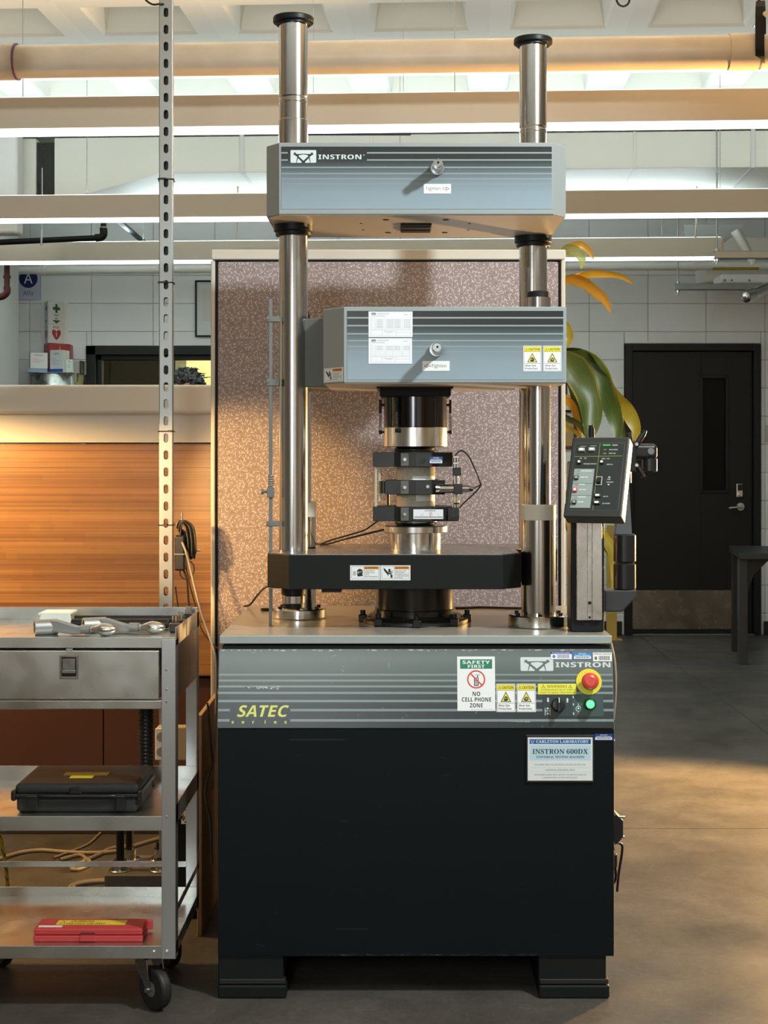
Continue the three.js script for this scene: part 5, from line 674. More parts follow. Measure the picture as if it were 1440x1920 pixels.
// ---------------------------------------------------------------- stainless service cart
const CF = 3.5, CR = 3.9, CXL = -1.1, CXR = -0.5235;
{
  const t = thing('service_cart', 'stainless steel three-shelf service cart with a drawer and black casters', 'cart', [(CXL + CXR) / 2, 0, -3.7]), L = 0.034, w = 0.0025;
  const post = (x, s, d, f, y0, y1) => add('post', [bx(s > 0 ? x - L : x, s > 0 ? x : x + L, y0, y1, f > 0 ? d : d - w, f > 0 ? d + w : d, 0.001), bx(s > 0 ? x - w : x, s > 0 ? x : x + w, y0, y1, f > 0 ? d : d - L, f > 0 ? d + L : d, 0.001)], M({ color: C(0.64, 0.67, 0.7), metalness: 1, roughness: 0.3 }), t);
  const p1 = post(CXR, 1, CF, 1, 0.128, 0.876); post(CXL, -1, CF, 1, 0.128, 0.876); post(CXR, 1, CR, -1, 0.128, 0.9); post(CXL, -1, CR, -1, 0.128, 0.9);
  for (const y of [1256, 1293, 1316, 1532]) add('rivet', rod(V(px(312, CF), py(y, CF), -CF), V(px(312, CF), py(y, CF), -CF + 0.0015), 0.003, 12), bareSteel, p1); for (const x of [288, 312]) add('bolt', rod(V(px(x, CF), py(1787, CF), -CF + 0.002), V(px(x, CF), py(1787, CF), -CF + 0.006), 0.0055, 12), bareSteel, p1);
  function shelf(name, y, front0, lip, back) {   // tray surface, rolled front edge, lips on the other three sides
    const s = add(name, bx(CXL + 0.003, CXR - 0.003, y - 0.003, y, CF + 0.003, CR - 0.003, 0.001), stainless, t);
    add('front_edge', bx(CXL + 0.003, px(303.5, CF), front0, y + 0.001, CF - 0.001, CF + 0.003, 0.001), stainless, s); add('back_lip', bx(CXL, CXR - 0.004, y - 0.006, back, CR - 0.004, CR - 0.001, 0.001), stainless, s);
    for (const x of [CXL + 0.0015, CXR - 0.0015]) add('side_lip', front([[0, 0]], 0, 0.001) && bx(x - 0.0015, x + 0.0015, y - 0.02, lip, CF + 0.004, CR - 0.004, 0.001), stainless, s); return s;
  }
  const top = shelf('top_tray', 0.879, 0.855, 0.902, 0.91); shelf('middle_shelf', 0.461, 0.428, 0.487, 0.497); shelf('bottom_shelf', 0.158, 0.129, 0.168, 0.182);
  for (const x of [CXL + 0.0015, CXR - 0.0015]) add('side_panel', bx(x - 0.0012, x + 0.0012, 0.733, 0.902, CF + 0.036, CR - 0.002, 0.001), M({ color: C(0.5, 0.48, 0.45), metalness: 1, roughness: 0.25, roughnessMap: rep(mottle, 0.3, 0.3) }), t);
  add('back_panel', bx(CXL + 0.003, CXR - 0.004, 0.733, 0.88, CR - 0.004, CR - 0.002, 0.001), stainless, t); add('drawer_rail', bx(CXL + 0.003, px(303.5, CF), py(1330, CF), py(1313, CF), CF - 0.001, CF + 0.012, 0.002), stainless, t);
  add('drawer_box', [bx(CXL + 0.03, CXR - 0.04, 0.737, 0.74, CF + 0.006, CR - 0.03, 0), bx(CXL + 0.03, CXL + 0.032, 0.737, 0.84, CF + 0.006, CR - 0.03, 0), bx(CXR - 0.042, CXR - 0.04, 0.737, 0.84, CF + 0.006, CR - 0.03, 0)], stainless, t);
  const dr = add('drawer', bx(px(-125, CF), px(299, CF), py(1312, CF), py(1219, CF), CF - 0.004, CF + 0.006, 0.003), stainless, t);
  const lx = px(130, CF), ly = py(1250, CF), la = add('latch', front([[lx - 0.022, ly - 0.028], [lx + 0.022, ly - 0.028], [lx + 0.022, ly + 0.028], [lx - 0.022, ly + 0.028]], CF - 0.0075, CF - 0.003, 0.0018, [[[lx - 0.0165, ly - 0.022], [lx + 0.0165, ly - 0.022], [lx + 0.0165, ly + 0.022], [lx - 0.0165, ly + 0.022]]]), zinc, dr);
  add('latch_cup', bx(lx - 0.018, lx + 0.018, ly - 0.0235, ly + 0.0235, CF - 0.0048, CF - 0.003, 0), blackPaint, la); add('latch_paddle', [bx(lx - 0.015, lx + 0.015, ly - 0.006, ly + 0.0195, CF - 0.0068, CF - 0.0045, 0.001), bx(lx - 0.0165, lx + 0.0165, ly - 0.015, ly - 0.006, CF - 0.0085, CF - 0.0045, 0.002)], zinc, la);
  add('catch', bx(px(124, CF), px(137, CF), py(1221, CF), py(1216, CF), CF - 0.004, CF + 0.002, 0.001), stainless, dr);
  const gy = 0.24; add('guard_rail', bx(CXL, CXR - 0.002, gy - 0.007, gy + 0.008, CR - 0.002, CR, 0.0008), stainless, t); for (const x of [CXL + 0.001, CXR - 0.001]) add('guard_rail', bx(x - 0.001, x + 0.001, gy - 0.009, gy + 0.008, CF + 0.03, CR - 0.002, 0.0008), stainless, t);
  const tyre = lathe([[0.018, -0.014], [0.045, -0.014], [0.049, -0.011], [0.0505, -0.006], [0.0505, 0.006], [0.049, 0.011], [0.045, 0.014], [0.018, 0.014]].flatMap((p) => [p, p]), 0, 0, 0, 56).rotateZ(Math.PI / 2);
  function caster(x, d, yaw) {
    const g = new THREE.Group(); g.name = 'caster'; g.position.set(x - (CXL + CXR) / 2, 0, -d + 3.7); g.rotation.y = yaw; t.add(g);
    const wh = addL('wheel', tyre, blackRubber, g, false, [0, 0.0505, -0.028]); addL('hub', new THREE.CylinderGeometry(0.018, 0.018, 0.03, 24).rotateZ(Math.PI / 2), greyDark, wh); addL('axle', new THREE.CylinderGeometry(0.0055, 0.0055, 0.056, 12).rotateZ(Math.PI / 2), bareSteel, wh);
    const leg = (s) => { const sh = shape([[-0.022, 0], [0.022, 0], [0.02, -0.02], [-0.018, -0.064], [-0.026, -0.072], [-0.036, -0.066], [-0.033, -0.055]]); return new THREE.ExtrudeGeometry(sh, { depth: 0.0025, bevelEnabled: false }).rotateY(Math.PI / 2).scale(1, 1, 1).rotateY(Math.PI).translate(s * 0.0225, 0.1185, 0); };
    addL('fork', [leg(1), leg(-1), new RoundedBoxGeometry(0.047, 0.003, 0.046, 1, 0.001).translate(0, 0.1185, 0)], zinc, g); addL('swivel', new THREE.CylinderGeometry(0.016, 0.019, 0.008, 24).translate(0, 0.123, 0), zinc, g); addL('mount_plate', new RoundedBoxGeometry(0.062, 0.003, 0.062, 1, 0.001).translate(0, 0.1275, 0), zinc, g);
  }
  caster(px(278, CF + 0.05), CF + 0.05, -2.35); caster(CXL + 0.06, CF + 0.05, -2.0); caster(CXR - 0.085, CR - 0.05, -2.5); caster(CXL + 0.06, CR - 0.05, -2.4);
}
{ // black tool case on the middle shelf
  const x0 = px(24, 3.53), x1 = px(262, 3.53), y = 0.461, d0 = 3.53, d1 = 3.755, pl = M({ color: C(0.011, 0.012, 0.012), roughness: 0.5, bumpMap: rep(grit, 0.05, 0.05), bumpScale: 0.0012 });
  const t = thing('tool_case', 'black plastic carrying case with a yellow sticker, lying on the middle shelf of the cart', 'case', [(x0 + x1) / 2, y, -(d0 + d1) / 2]), seam = 0.502;
  add('lower_shell', bx(x0 + 0.006, x1 - 0.006, y, seam - 0.001, d0 + 0.004, d1, 0.011), pl, t); add('lid', bx(x0 + 0.003, x1 - 0.003, seam + 0.001, 0.53, d0 + 0.002, d1, 0.013), pl, t);
  add('seam_band', [bx(x0, x1, seam - 0.004, seam + 0.005, d0 - 0.001, d1 + 0.002, 0.003)], blackPlastic, t);
  for (const x of [px(62, 3.53), px(226, 3.53)]) { const l = add('latch', front([[x - 0.011, y + 0.007], [x + 0.011, y + 0.007], [x + 0.013, seam + 0.001], [x - 0.013, seam + 0.001]], d0 - 0.005, d0 + 0.006, 0.002), blackPlastic, t); add('latch_hinge', rod(V(x - 0.012, seam, -d0 + 0.005), V(x + 0.012, seam, -d0 + 0.005), 0.0035, 10), blackPlastic, l); }
  add('handle', tube([[px(70, 3.53), seam + 0.001, d0 - 0.002], [px(80, 3.53), seam + 0.002, d0 - 0.008], [px(140, 3.53), seam + 0.002, d0 - 0.009], [px(205, 3.53), seam + 0.002, d0 - 0.008], [px(216, 3.53), seam + 0.001, d0 - 0.002]], 0.004, 30, 8), blackPlastic, t);
  add('centre_lug', front([[px(129, 3.53), seam + 0.005], [px(153, 3.53), seam + 0.005], [px(149, 3.53), 0.523], [px(133, 3.53), 0.523]], d0 - 0.003, d0 + 0.006, 0.002), blackPlastic, t); for (const x of [x0 + 0.001, x1 - 0.001]) add('corner_guard', bx(x - 0.006, x + 0.006, seam - 0.012, seam + 0.013, d0 - 0.002, d0 + 0.02, 0.004), blackPlastic, t);
  add('sticker', [bx(px(114, 3.6), px(197, 3.6), 0.5302, 0.5308, 3.625, 3.66, 0)], M({ color: C(0.4, 0.3, 0.03), roughness: 0.5 }), t); add('sticker', [bx(px(127, 3.58), px(170, 3.58), 0.5302, 0.5312, 3.596, 3.626, 0)], M({ color: C(0.75, 0.6, 0.03), roughness: 0.5 }), t);
}
{ // red case on the bottom shelf
  const x0 = px(62, 3.53), x1 = px(277, 3.53), d0 = 3.53, d1 = 3.612, y = 0.158, red = M({ color: C(0.5, 0.045, 0.05), roughness: 0.42, bumpMap: rep(grit, 0.03, 0.03), bumpScale: 0.0002 }), t = thing('red_case', 'flat red plastic case with yellow warning tape, lying on the bottom shelf of the cart', 'case', [(x0 + x1) / 2, y, -(d0 + d1) / 2]);
  add('lower_shell', bx(x0, x1 - 0.012, y, y + 0.0148, d0, d1, 0.003), red, t); add('lid', bx(x0 + 0.001, x1 - 0.013, y + 0.0155, y + 0.031, d0 + 0.001, d1, 0.004), red, t); add('hinge', bx(x0 + 0.004, x1 - 0.001, y + 0.004, y + 0.027, d1 - 0.004, d1 + 0.004, 0.003), red, t);
  add('catch', bx(px(150, 3.53), px(179, 3.53), y + 0.002, y + 0.016, d0 - 0.003, d0 + 0.003, 0.0015), red, t); add('catch_gap', bx(px(151, 3.53), px(178, 3.53), y + 0.016, y + 0.0225, d0 - 0.0005, d0 + 0.003, 0.001), M({ color: C(0.14, 0.012, 0.014), roughness: 0.6 }), t);
  const tape = canvasTex(640, 72, (g, w, h) => { g.fillStyle = '#ddc93a'; g.fillRect(0, 0, w, h); g.fillStyle = g.strokeStyle = '#26210c'; font(g, 30); fitText(g, 'CALIBRATED', 230, 31, 220, 24); fitText(g, 'LAB STAFF USE ONLY', 270, 67, 360, 24); g.lineWidth = 4; g.beginPath(); g.moveTo(52, 8); g.lineTo(76, 60); g.lineTo(28, 60); g.closePath(); g.stroke(); });
  add('warning_tape', new THREE.BoxGeometry(0.165, 0.0006, 0.034).translate(px(171, 3.57), y + 0.0312, -3.578), paper(tape), t, true); add('label_strip', new THREE.BoxGeometry(0.056, 0.0006, 0.011).translate(px(94, 3.545), y + 0.0312, -3.549), whitePaint, t);
}
// two cranks on the top tray
{
  const y = 0.879, mk = (name, label, x, d) => {
    const t = thing(name, label, 'crank', [x, y, -d], 'cast cranks on the top tray'), s = FOC / 3.58, cast = M({ color: C(0.36, 0.38, 0.38), metalness: 0.8, roughness: 0.45, bumpMap: rep(grit, 0.03, 0.03), bumpScale: 0.0003 });
    addL('socket', [new THREE.CylinderGeometry(0.0185, 0.0185, 0.054, 32, 1, true).rotateZ(Math.PI / 2), new THREE.CylinderGeometry(0.0135, 0.0135, 0.054, 6, 1, true).rotateZ(Math.PI / 2), new THREE.RingGeometry(0.0135, 0.0185, 32).rotateY(-Math.PI / 2).translate(-0.027, 0, 0)], M({ color: cast.color, metalness: 0.8, roughness: 0.45, side: THREE.DoubleSide }), t, false, [0.028, 0.0187, 0], [0, 0.55, 0]); addL('bore', new THREE.CylinderGeometry(0.014, 0.014, 0.03, 6).rotateZ(Math.PI / 2), blackRough, t, false, [0.0235, 0.0187, 0.003], [0, 0.55, 0]);
    const arm = new THREE.ExtrudeGeometry(shape([[0, 0.015], [0.014, 0.015], [0.06, 0.002], [0.09, 0.003], [0.09, -0.009], [0.05, -0.012], [0, -0.006]]), { depth: 0.012, bevelEnabled: true, bevelThickness: 0.003, bevelSize: 0.003, bevelSegments: 2 }).translate(0.046, 0.0175, -0.006); addL('arm', arm, cast, t);
    addL('pivot', new THREE.CylinderGeometry(0.0105, 0.0105, 0.022, 24).rotateZ(Math.PI / 2), cast, t, false, [0.128, 0.0155, 0.004]);
    addL('handle', new THREE.LatheGeometry([[0, 0], [0.0065, 0.0], [0.0078, 0.003], [0.006, 0.007], [0.0095, 0.015], [0.0145, 0.028], [0.0155, 0.036], [0.0125, 0.052], [0.0075, 0.062], [0, 0.066]].map(([r, h]) => new THREE.Vector2(r, h)), 28).rotateZ(-Math.PI / 2), alu, t, false, [0.139, 0.0158, 0.006]); return t;
  };
  const a = mk('crank_handle', 'cast steel crank nearest the drawer latch, its hollow socket facing left', px(65, 3.56), 3.56); a.rotation.y = -0.14;
  const b = again(a, 'cast steel crank farther right, its bulb handle near the tray corner', [px(156, 3.6), y, -3.6], -0.12);
  const card = solo('white_card', 'folded white card lying behind the cranks on the tray', 'card', [front([[px(78, 3.78), y], [px(142, 3.78), y], [px(136, 3.78), py(1146, 3.78)], [px(84, 3.78), py(1146, 3.78)]], 3.74, 3.748, 0.001), bx(px(82, 3.8), px(140, 3.8), py(1149, 3.8), py(1145, 3.8), 3.742, 3.83, 0.001)], M({ color: C(0.72, 0.78, 0.74), roughness: 0.6 }));
  const th = (label, x0, x1, d, r) => { const g = threadRod(r, 0, 0, x1 - x0, 0, 0.0042).rotateZ(-Math.PI / 2).translate(x0, y + r, -d); return solo('threaded_rod', label, 'threaded rod', g, M({ color: C(0.035, 0.034, 0.033), metalness: 0.7, roughness: 0.3 }), 'threaded rods on the top tray'); };
  th('black threaded rod on the tray, the nearer of two, just behind the cranks', px(134, 3.68), px(318, 3.68), 3.68, 0.0125); th('black threaded rod on the tray, the farther of two, against the back lip', px(140, 3.8), px(336, 3.8), 3.8, 0.0105);
  const vial = thing('glass_tube', 'short clear tube in a black holder in the tray corner, nearest the front', 'tube', [px(329, 3.62), y, -3.62], 'clear tubes in the tray corner');
  addL('holder', new RoundedBoxGeometry(0.026, 0.02, 0.03, 2, 0.003).translate(0, 0.01, 0), blackPlastic, vial); for (const z of [-0.006, 0.006]) addL('tube', new THREE.CylinderGeometry(0.0045, 0.0045, 0.018, 16).translate(z * 0.8, 0.029, z), plasticClear, vial);
  again(vial, 'short clear tube in a black holder in the tray corner, between the other two', [px(339, 3.7), y, -3.7]); again(vial, 'short clear tube in a black holder in the tray corner, against the back lip', [px(352, 3.84), y, -3.85]);
}
// ribbed hose section standing on the back of the middle shelf
{ const x = px(274, 3.83), t = thing('ribbed_hose', 'dark ribbed hose standing upright at the back of the middle shelf', 'hose', [x, 0.461, -3.83]); const n = 26, p = [[0.017, 0]]; for (let i = 0; i < n; i++) p.push([0.0195, i * 0.0095 + 0.002], [0.0195, i * 0.0095 + 0.006], [0.017, i * 0.0095 + 0.0085]); add('hose', lathe(p, x, 0.463, 3.83, 28), M({ color: C(0.02, 0.018, 0.016), roughness: 0.35, metalness: 0.2, side: THREE.DoubleSide }), t); add('foot', disc(0.022, x, 0.461, 0.005, 3.83), blackRubber, t); }
// ---------------------------------------------------------------- cables on the floor behind the cart
{
  const f = (y) => EYE * FOC / (y - CY), F = (x, y, r) => [px(x, f(y)), r, f(y)];
  const cab = (label, pts, r, m, n = 80) => solo('floor_cable', label, 'cable', tube(pts.map(([x, y]) => F(x, y, r + 0.0005)), r, n, 8), m, 'cables lying behind the cart');
  cab('thick beige cable snaking across the floor behind the cart, longest of the bunch', [[-60, 1632], [0, 1614], [40, 1602], [75, 1598], [120, 1601], [170, 1603], [215, 1600], [250, 1590], [300, 1575], [330, 1568]], 0.0065, cableBeige);
  cab('beige cable arching from mid floor toward the strut base', [[100, 1611], [130, 1600], [165, 1585], [190, 1563], [215, 1548], [260, 1530], [300, 1520]], 0.004, cableBeige);
  cab('beige cable bent into a hook left of the dark steel base', [[112, 1616], [150, 1607], [160, 1613], [168, 1624], [140, 1635], [134, 1632], [150, 1622], [185, 1606], [210, 1594], [240, 1590]], 0.0062, cableBeige);
  for (let i = 0; i < 4; i++) { const r = 0.0062, c = [px(235, 4.42), 4.4], R = 0.075 + (i % 2) * 0.016, pts = []; for (let k = 0; k <= 20; k++) { const a = 0.9 + k / 20 * 4.9; pts.push([c[0] - 0.09 + R * Math.cos(a) * 1.1 + 0.02 * i * 0.3, r + 0.0005 + 0.0124 * Math.floor(i / 2) , c[1] + 0.06 + (R - 0.02) * Math.sin(a)]); } solo('floor_cable', ['lowest inner', 'lowest outer', 'upper inner', 'upper outer'][i] + ' turn of the beige cable coil by the dark steel base', 'cable', tube(pts, r, 60, 8), cableBeige, 'cables lying behind the cart'); }
  cab('dark cable lying under the rear of the cart beside the machine', [[330, 1640], [360, 1625], [385, 1614], [410, 1618], [440, 1622]], 0.006, cableBlack); cab('black cable crossing the floor between the partition and the machine, front one', [[340, 1655], [380, 1640], [420, 1634], [470, 1634]], 0.005, cableBlack);
  cab('brown cable slanting up to the machine behind the cart', [[342, 1600], [370, 1582], [400, 1570], [440, 1560]], 0.0065, cableBeige);
  solo('ground_cable', 'yellow and green striped ground cable hanging at the left edge behind the cart', 'cable', tube([[px(-12, 4.1), 0.5, 4.1], [px(-6, 4.1), py(1540, 4.1), 4.1], [px(3, 4.1), py(1580, 4.1), 4.1], [px(11, 4.1), py(1625, 4.1), 4.1], [px(11, 4.1), py(1668, 4.1), 4.12], [px(9, 4.1), 0.02, 4.16], [px(2, 4.1), 0.006, 4.25]], 0.0052, 60, 8), M({ roughness: 0.5, map: rep(dataTex(32, 32, (u, v) => ((u * 2 + v) % 1 > 0.72 ? [0.1, 0.24, 0.08] : [0.62, 0.5, 0.06]), true), 0.03, 0.03) }));
  const ex = thing('aluminium_extrusion', 'slotted aluminium extrusion lying behind the cart post, its end facing forward', 'extrusion', [px(354, 4.15), 0, -4.2]), s = 0.036, e0 = 4.12;
  { const cxx = px(352, e0), cyy = py(1533, e0), q = []; const prof = [[-1, -1], [-0.3, -1], [-0.3, -0.8], [-0.6, -0.8], [-0.2, -0.4], [0.2, -0.4], [0.6, -0.8], [0.3, -0.8], [0.3, -1], [1, -1]]; for (let r = 0; r < 4; r++) for (const [a, b] of prof.slice(0, -1)) { const an = r * Math.PI / 2; q.push([cxx + s / 2 * (a * Math.cos(an) - b * Math.sin(an)), cyy + s / 2 * (a * Math.sin(an) + b * Math.cos(an))]); } add('profile', front(q, e0, e0 + 0.22, 0.0005, [circlePts(cxx, cyy, 0.004, 12)]), alu, ex); add('support', bx(cxx - 0.05, cxx + 0.022, 0, cyy - s / 2, e0 + 0.1, e0 + 0.2, 0.004), blackRough, ex); }
}

// ---------------------------------------------------------------- overhead services
{ // cream plastic pipe, hung a little out of square with the machine
  const d = 5.16, y = py(106, d), r = 0.0565, turn = turnAbout(d), m = M({ color: C(0.74, 0.66, 0.56), roughness: 0.32, map: rep(dataTex(256, 256, (u, v) => { const l = 0.9 + 0.09 * fbm(u, v, 3, 5, 31); return [l, l * 0.985, l * 0.96]; }, true), 0.7, 0.5) });
  const t = thing('drain_pipe', 'large cream plastic pipe crossing under the ceiling, lit amber from below', 'pipe', [0, y, -d]), H = (a, b, q) => turn(rod(V(a, y, -d), V(b, y, -d), q, 48));
  const j0 = px(20, d), j1 = px(1360, d) , j2 = px(1414, d);
  add('pipe', H(j0, j1, r), m, t); add('coupling', H(j1, j2, r + 0.005), m, t); add('pipe', H(j2, 2.6, r), m, t); add('coupling', H(-2.6, j0, r + 0.006), m, t); add('joint_ring', H(j0 - 0.001, j0 + 0.006, r + 0.0066), M({ color: C(0.16, 0.08, 0.18), roughness: 0.5 }), t); add('joint_ring', H(j2, j2 + 0.008, r + 0.003), M({ color: C(0.05, 0.05, 0.07), roughness: 0.5 }), t);
  const h = thing('pipe_hanger', 'black clevis hanger strap holding the cream pipe at the right', 'pipe hanger', [px(1424, 5.1), y, -5.1]), X = px(1422, 5.1), Dh = 5.09;
  const arc = []; for (let i = 0; i <= 24; i++) { const a = Math.PI + i / 24 * Math.PI; arc.push([0.066 * Math.cos(a), 0.066 * Math.sin(a)]); }
  const outer = [[-0.066, 0], ...arc, [0.066, 0], [0.066, 0.085], [0.05, 0.12], [0.02, 0.148], [-0.02, 0.148], [-0.05, 0.12], [-0.066, 0.085]], inner = outer.map(([a, b]) => [a * 0.93, b * 0.945]);
  const strap = new THREE.ExtrudeGeometry((() => { const s = shape(outer); s.holes.push(new THREE.Path(inner.map(([a, b]) => new THREE.Vector2(a, b)))); return s; })(), { depth: 0.03, bevelEnabled: false }).rotateY(Math.PI / 2).rotateY(-0.28).translate(X - 0.01, y + 0.016, -Dh);
  add('strap', strap, blackRough, h); add('cross_bolt', [rod(V(X + 0.004, y + 0.105, -Dh + 0.075), V(X, y + 0.105, -Dh - 0.075), 0.005, 12), rod(V(X + 0.004, y + 0.105, -Dh + 0.066), V(X + 0.004, y + 0.105, -Dh + 0.074), 0.01, 6)], zinc, h); add('threaded_rod', rod(V(X, y + 0.155, -Dh), V(X, CEIL + 0.04, -Dh), 0.005, 10), blackRough, h);
  solo('wire_loop', 'black wire loop dangling from the ceiling near the top right', 'wire', tube([[px(1152, 5.3), py(-60, 5.3), 5.3], [px(1155, 5.3), py(-4, 5.3), 5.3], [px(1160, 5.3), py(8, 5.3), 5.3], [px(1168, 5.3), py(12, 5.3), 5.3], [px(1177, 5.3), py(8, 5.3), 5.3], [px(1181, 5.3), py(-4, 5.3), 5.3], [px(1184, 5.3), py(-60, 5.3), 5.3]], 0.004, 40, 8), cableBlack);
}
{ // painted rectangular duct with a flared left end
  const d0 = 8.5, d1 = 9.2, yb = 2.914, yt = 3.12, xa = px(300, d0), t = thing('air_duct', 'big white painted air duct above the upper head, with a flared left end', 'air duct', [0.4, yb, -8.85]), k = turnAbout(8.7);
  add('straight_duct', k(bx(xa, 3.9, yb, yt, d0, d1, 0.004)), ductPaint, t);
  const xe = px(97, d0), yl = py(368, d0) - 0.02, pos = [], q = (a, b, c, e) => pos.push(...a, ...b, ...c, ...a, ...c, ...e), P = (x, y, d) => [x, y, -d];
  q(P(xe, yl, d0), P(xa, yb, d0), P(xa, yt, d0), P(xe, yt, d0)); q(P(xe, yl, d0), P(xe, yl, d1), P(xa, yb, d1), P(xa, yb, d0)); q(P(xe, yt, d0), P(xa, yt, d0), P(xa, yt, d1), P(xe, yt, d1)); q(P(xe, yl, d1), P(xe, yt, d1), P(xa, yt, d1), P(xa, yb, d1)); q(P(xe, yl, d0), P(xe, yt, d0), P(xe, yt, d1), P(xe, yl, d1));
  const g = new THREE.BufferGeometry(); g.setAttribute('position', new THREE.Float32BufferAttribute(pos, 3)); g.setAttribute('uv', new THREE.Float32BufferAttribute(new Float32Array(pos.length / 3 * 2), 2)); g.computeVertexNormals();
  add('flared_end', k(g), ductPaint, t); add('flexible_connector', k(bx(px(61, d0), xe, yl + 0.01, yt - 0.02, d0 + 0.015, d1 - 0.015, 0.004)), M({ color: C(0.03, 0.032, 0.025), roughness: 0.7, bumpMap: rep(mottle, 0.12, 0.25), bumpScale: 0.02 }), t); add('end_duct', k(bx(-3.1, px(61, d0), yl, yt, d0, d1, 0.004)), ductPaint, t);
  for (const x of [px(300, d0), px(700, d0), px(1190, d0)]) add('seam', k([bx(x - 0.006, x + 0.006, yb - 0.004, yt + 0.002, d0 - 0.008, d1 + 0.004, 0.002)]), ductPaint, t);
  for (const x of [px(1408, d0), px(455, d0)]) { const s = add('strap', k([bx(x - 0.012, x + 0.012, yb - 0.003, yb, d0 - 0.004, d1 + 0.004, 0.001), bx(x - 0.012, x + 0.012, yb - 0.003, CEIL - 0.002, d0 - 0.007, d0 - 0.003, 0.001)]), whitePaint, t); }
  solo('white_upright', 'white painted upright beside the black connector of the air duct', 'post', k(bx(-2.7, px(33, 8.4), 2.55, CEIL - 0.002, 8.34, 8.46, 0.02)), whitePaint);
}
{ // blue sign edge over the upper head
  const s = thing('hanging_sign', 'narrow dark blue hanging sign with white letters, just above the upper head', 'sign', [px(672, 6.0), py(254, 6.0), -6.0]), tex = canvasTex(800, 96, (g, w, h) => { g.fillStyle = '#26355e'; g.fillRect(0, 0, w, h); g.fillStyle = '#c9d2df'; font(g, 50); fitText(g, 'CARLETON LABORATORY', 400, 62, 700, 34); });
  add('board', new THREE.BoxGeometry(0.42, 0.05, 0.006).translate(px(672, 6.0), py(254, 6.0) + 0.025, -6.0), paper(tex), s, true); for (const x of [-0.18, 0.18]) add('wire', rod(V(px(672, 6.0) + x, py(254, 6.0) + 0.05, -6.0), V(px(672, 6.0) + x, CEIL, -6.0), 0.001, 5), zinc, s);
}
{ // white conduit along the back wall, under the farthest light
  const d = 10.3, t = thing('white_conduit', 'long white pipe running along under the farthest pendant light', 'pipe', [0, py(501, d), -d]), k = turnAbout(d), y = py(502, d);
  add('pipe', k(rod(V(-3.4, y, -d), V(3.4, y, -d), 0.029, 28)), whitePaint, t); add('pipe', k(rod(V(-3.4, y + 0.055, -d - 0.05), V(3.4, y + 0.055, -d - 0.05), 0.009, 12)), zinc, t); for (const x of [px(1298, d), px(300, d), px(70, d)]) { const c = add('coupling', k(rod(V(x - 0.018, y, -d), V(x + 0.018, y, -d), 0.034, 24)), whitePaint, t); add('hanger_rod', k(rod(V(x, y + 0.03, -d), V(x, CEIL, -d), 0.004, 8)), zinc, c); }
  add('yellow_band', k(rod(V(px(1330, d), y - 0.0035, -d), V(px(1415, d), y - 0.0035, -d), 0.0275, 24)), M({ color: C(0.5, 0.34, 0.02), roughness: 0.5 }), t);  // yellow band showing only along the underside of the pipe
}
{ // black pipe with an elbow at the left, and a red one
  const d = 8.5, r = 0.0165, t = thing('sprinkler_pipe', 'black steel pipe with an elbow, hanging below the middle light at the left', 'pipe', [px(100, d), py(452, d), -d]), y0 = py(456, d), y1 = py(446, d), xe = px(194, d);
  add('pipe', rod(V(-2.8, y0 - 0.02, -d), V(xe - 0.04, y1, -d), r, 20), blackPaint, t); add('elbow', [tube([[xe - 0.045, y1, d], [xe - 0.012, y1 + 0.004, d], [xe, y1 + 0.02, d], [xe, y1 + 0.055, d]], r * 1.35, 16, 16)], blackPaint, t); add('pipe', tube([[xe, y1 + 0.05, d], [xe, y1 + 0.11, d], [xe, y1 + 0.15, d + 0.03], [xe, y1 + 0.16, d + 0.1], [xe, y1 + 0.16, 10.79]], r, 40, 16), blackPaint, t); add('collar', rod(V(xe, y1 + 0.052, -d), V(xe, y1 + 0.062, -d), r * 1.25, 20), M({ color: C(0.4, 0.38, 0.2), roughness: 0.5 }), t);
  const hx = px(79, d), h = add('hanger', [rod(V(hx, py(454, d) - 0.02, -d + 0.02), V(hx, py(430, d), -d + 0.005), 0.0075, 12), rod(V(hx, py(430, d), -d), V(hx, 2.93, -d), 0.004, 8)], zinc, t);
  const e = 9.9, rp = thing('red_pipe', 'dark red pipe with an elbow in the left corner beside the letter sign', 'pipe', [px(12, e), py(540, e), -e + 0.35]); const x = px(13, e - 0.35), D = e - 0.35; add('pipe', rod(V(x, py(545, D), -D), V(x, py(470, D), -D), 0.018, 20), M({ color: C(0.035, 0.007, 0.005), roughness: 0.6, specularIntensity: 0.3 }), rp); add('elbow', tube([[x - 0.09, py(556, D), D], [x - 0.03, py(556, D), D], [x, py(548, D), D], [x, py(538, D), D]], 0.022, 20, 16), M({ color: C(0.04, 0.008, 0.006), roughness: 0.6, specularIntensity: 0.3 }), rp); add('collar', rod(V(x, py(522, D), -D), V(x, py(517, D), -D), 0.023, 20), M({ color: C(0.035, 0.007, 0.005), roughness: 0.6, specularIntensity: 0.3 }), rp);
}
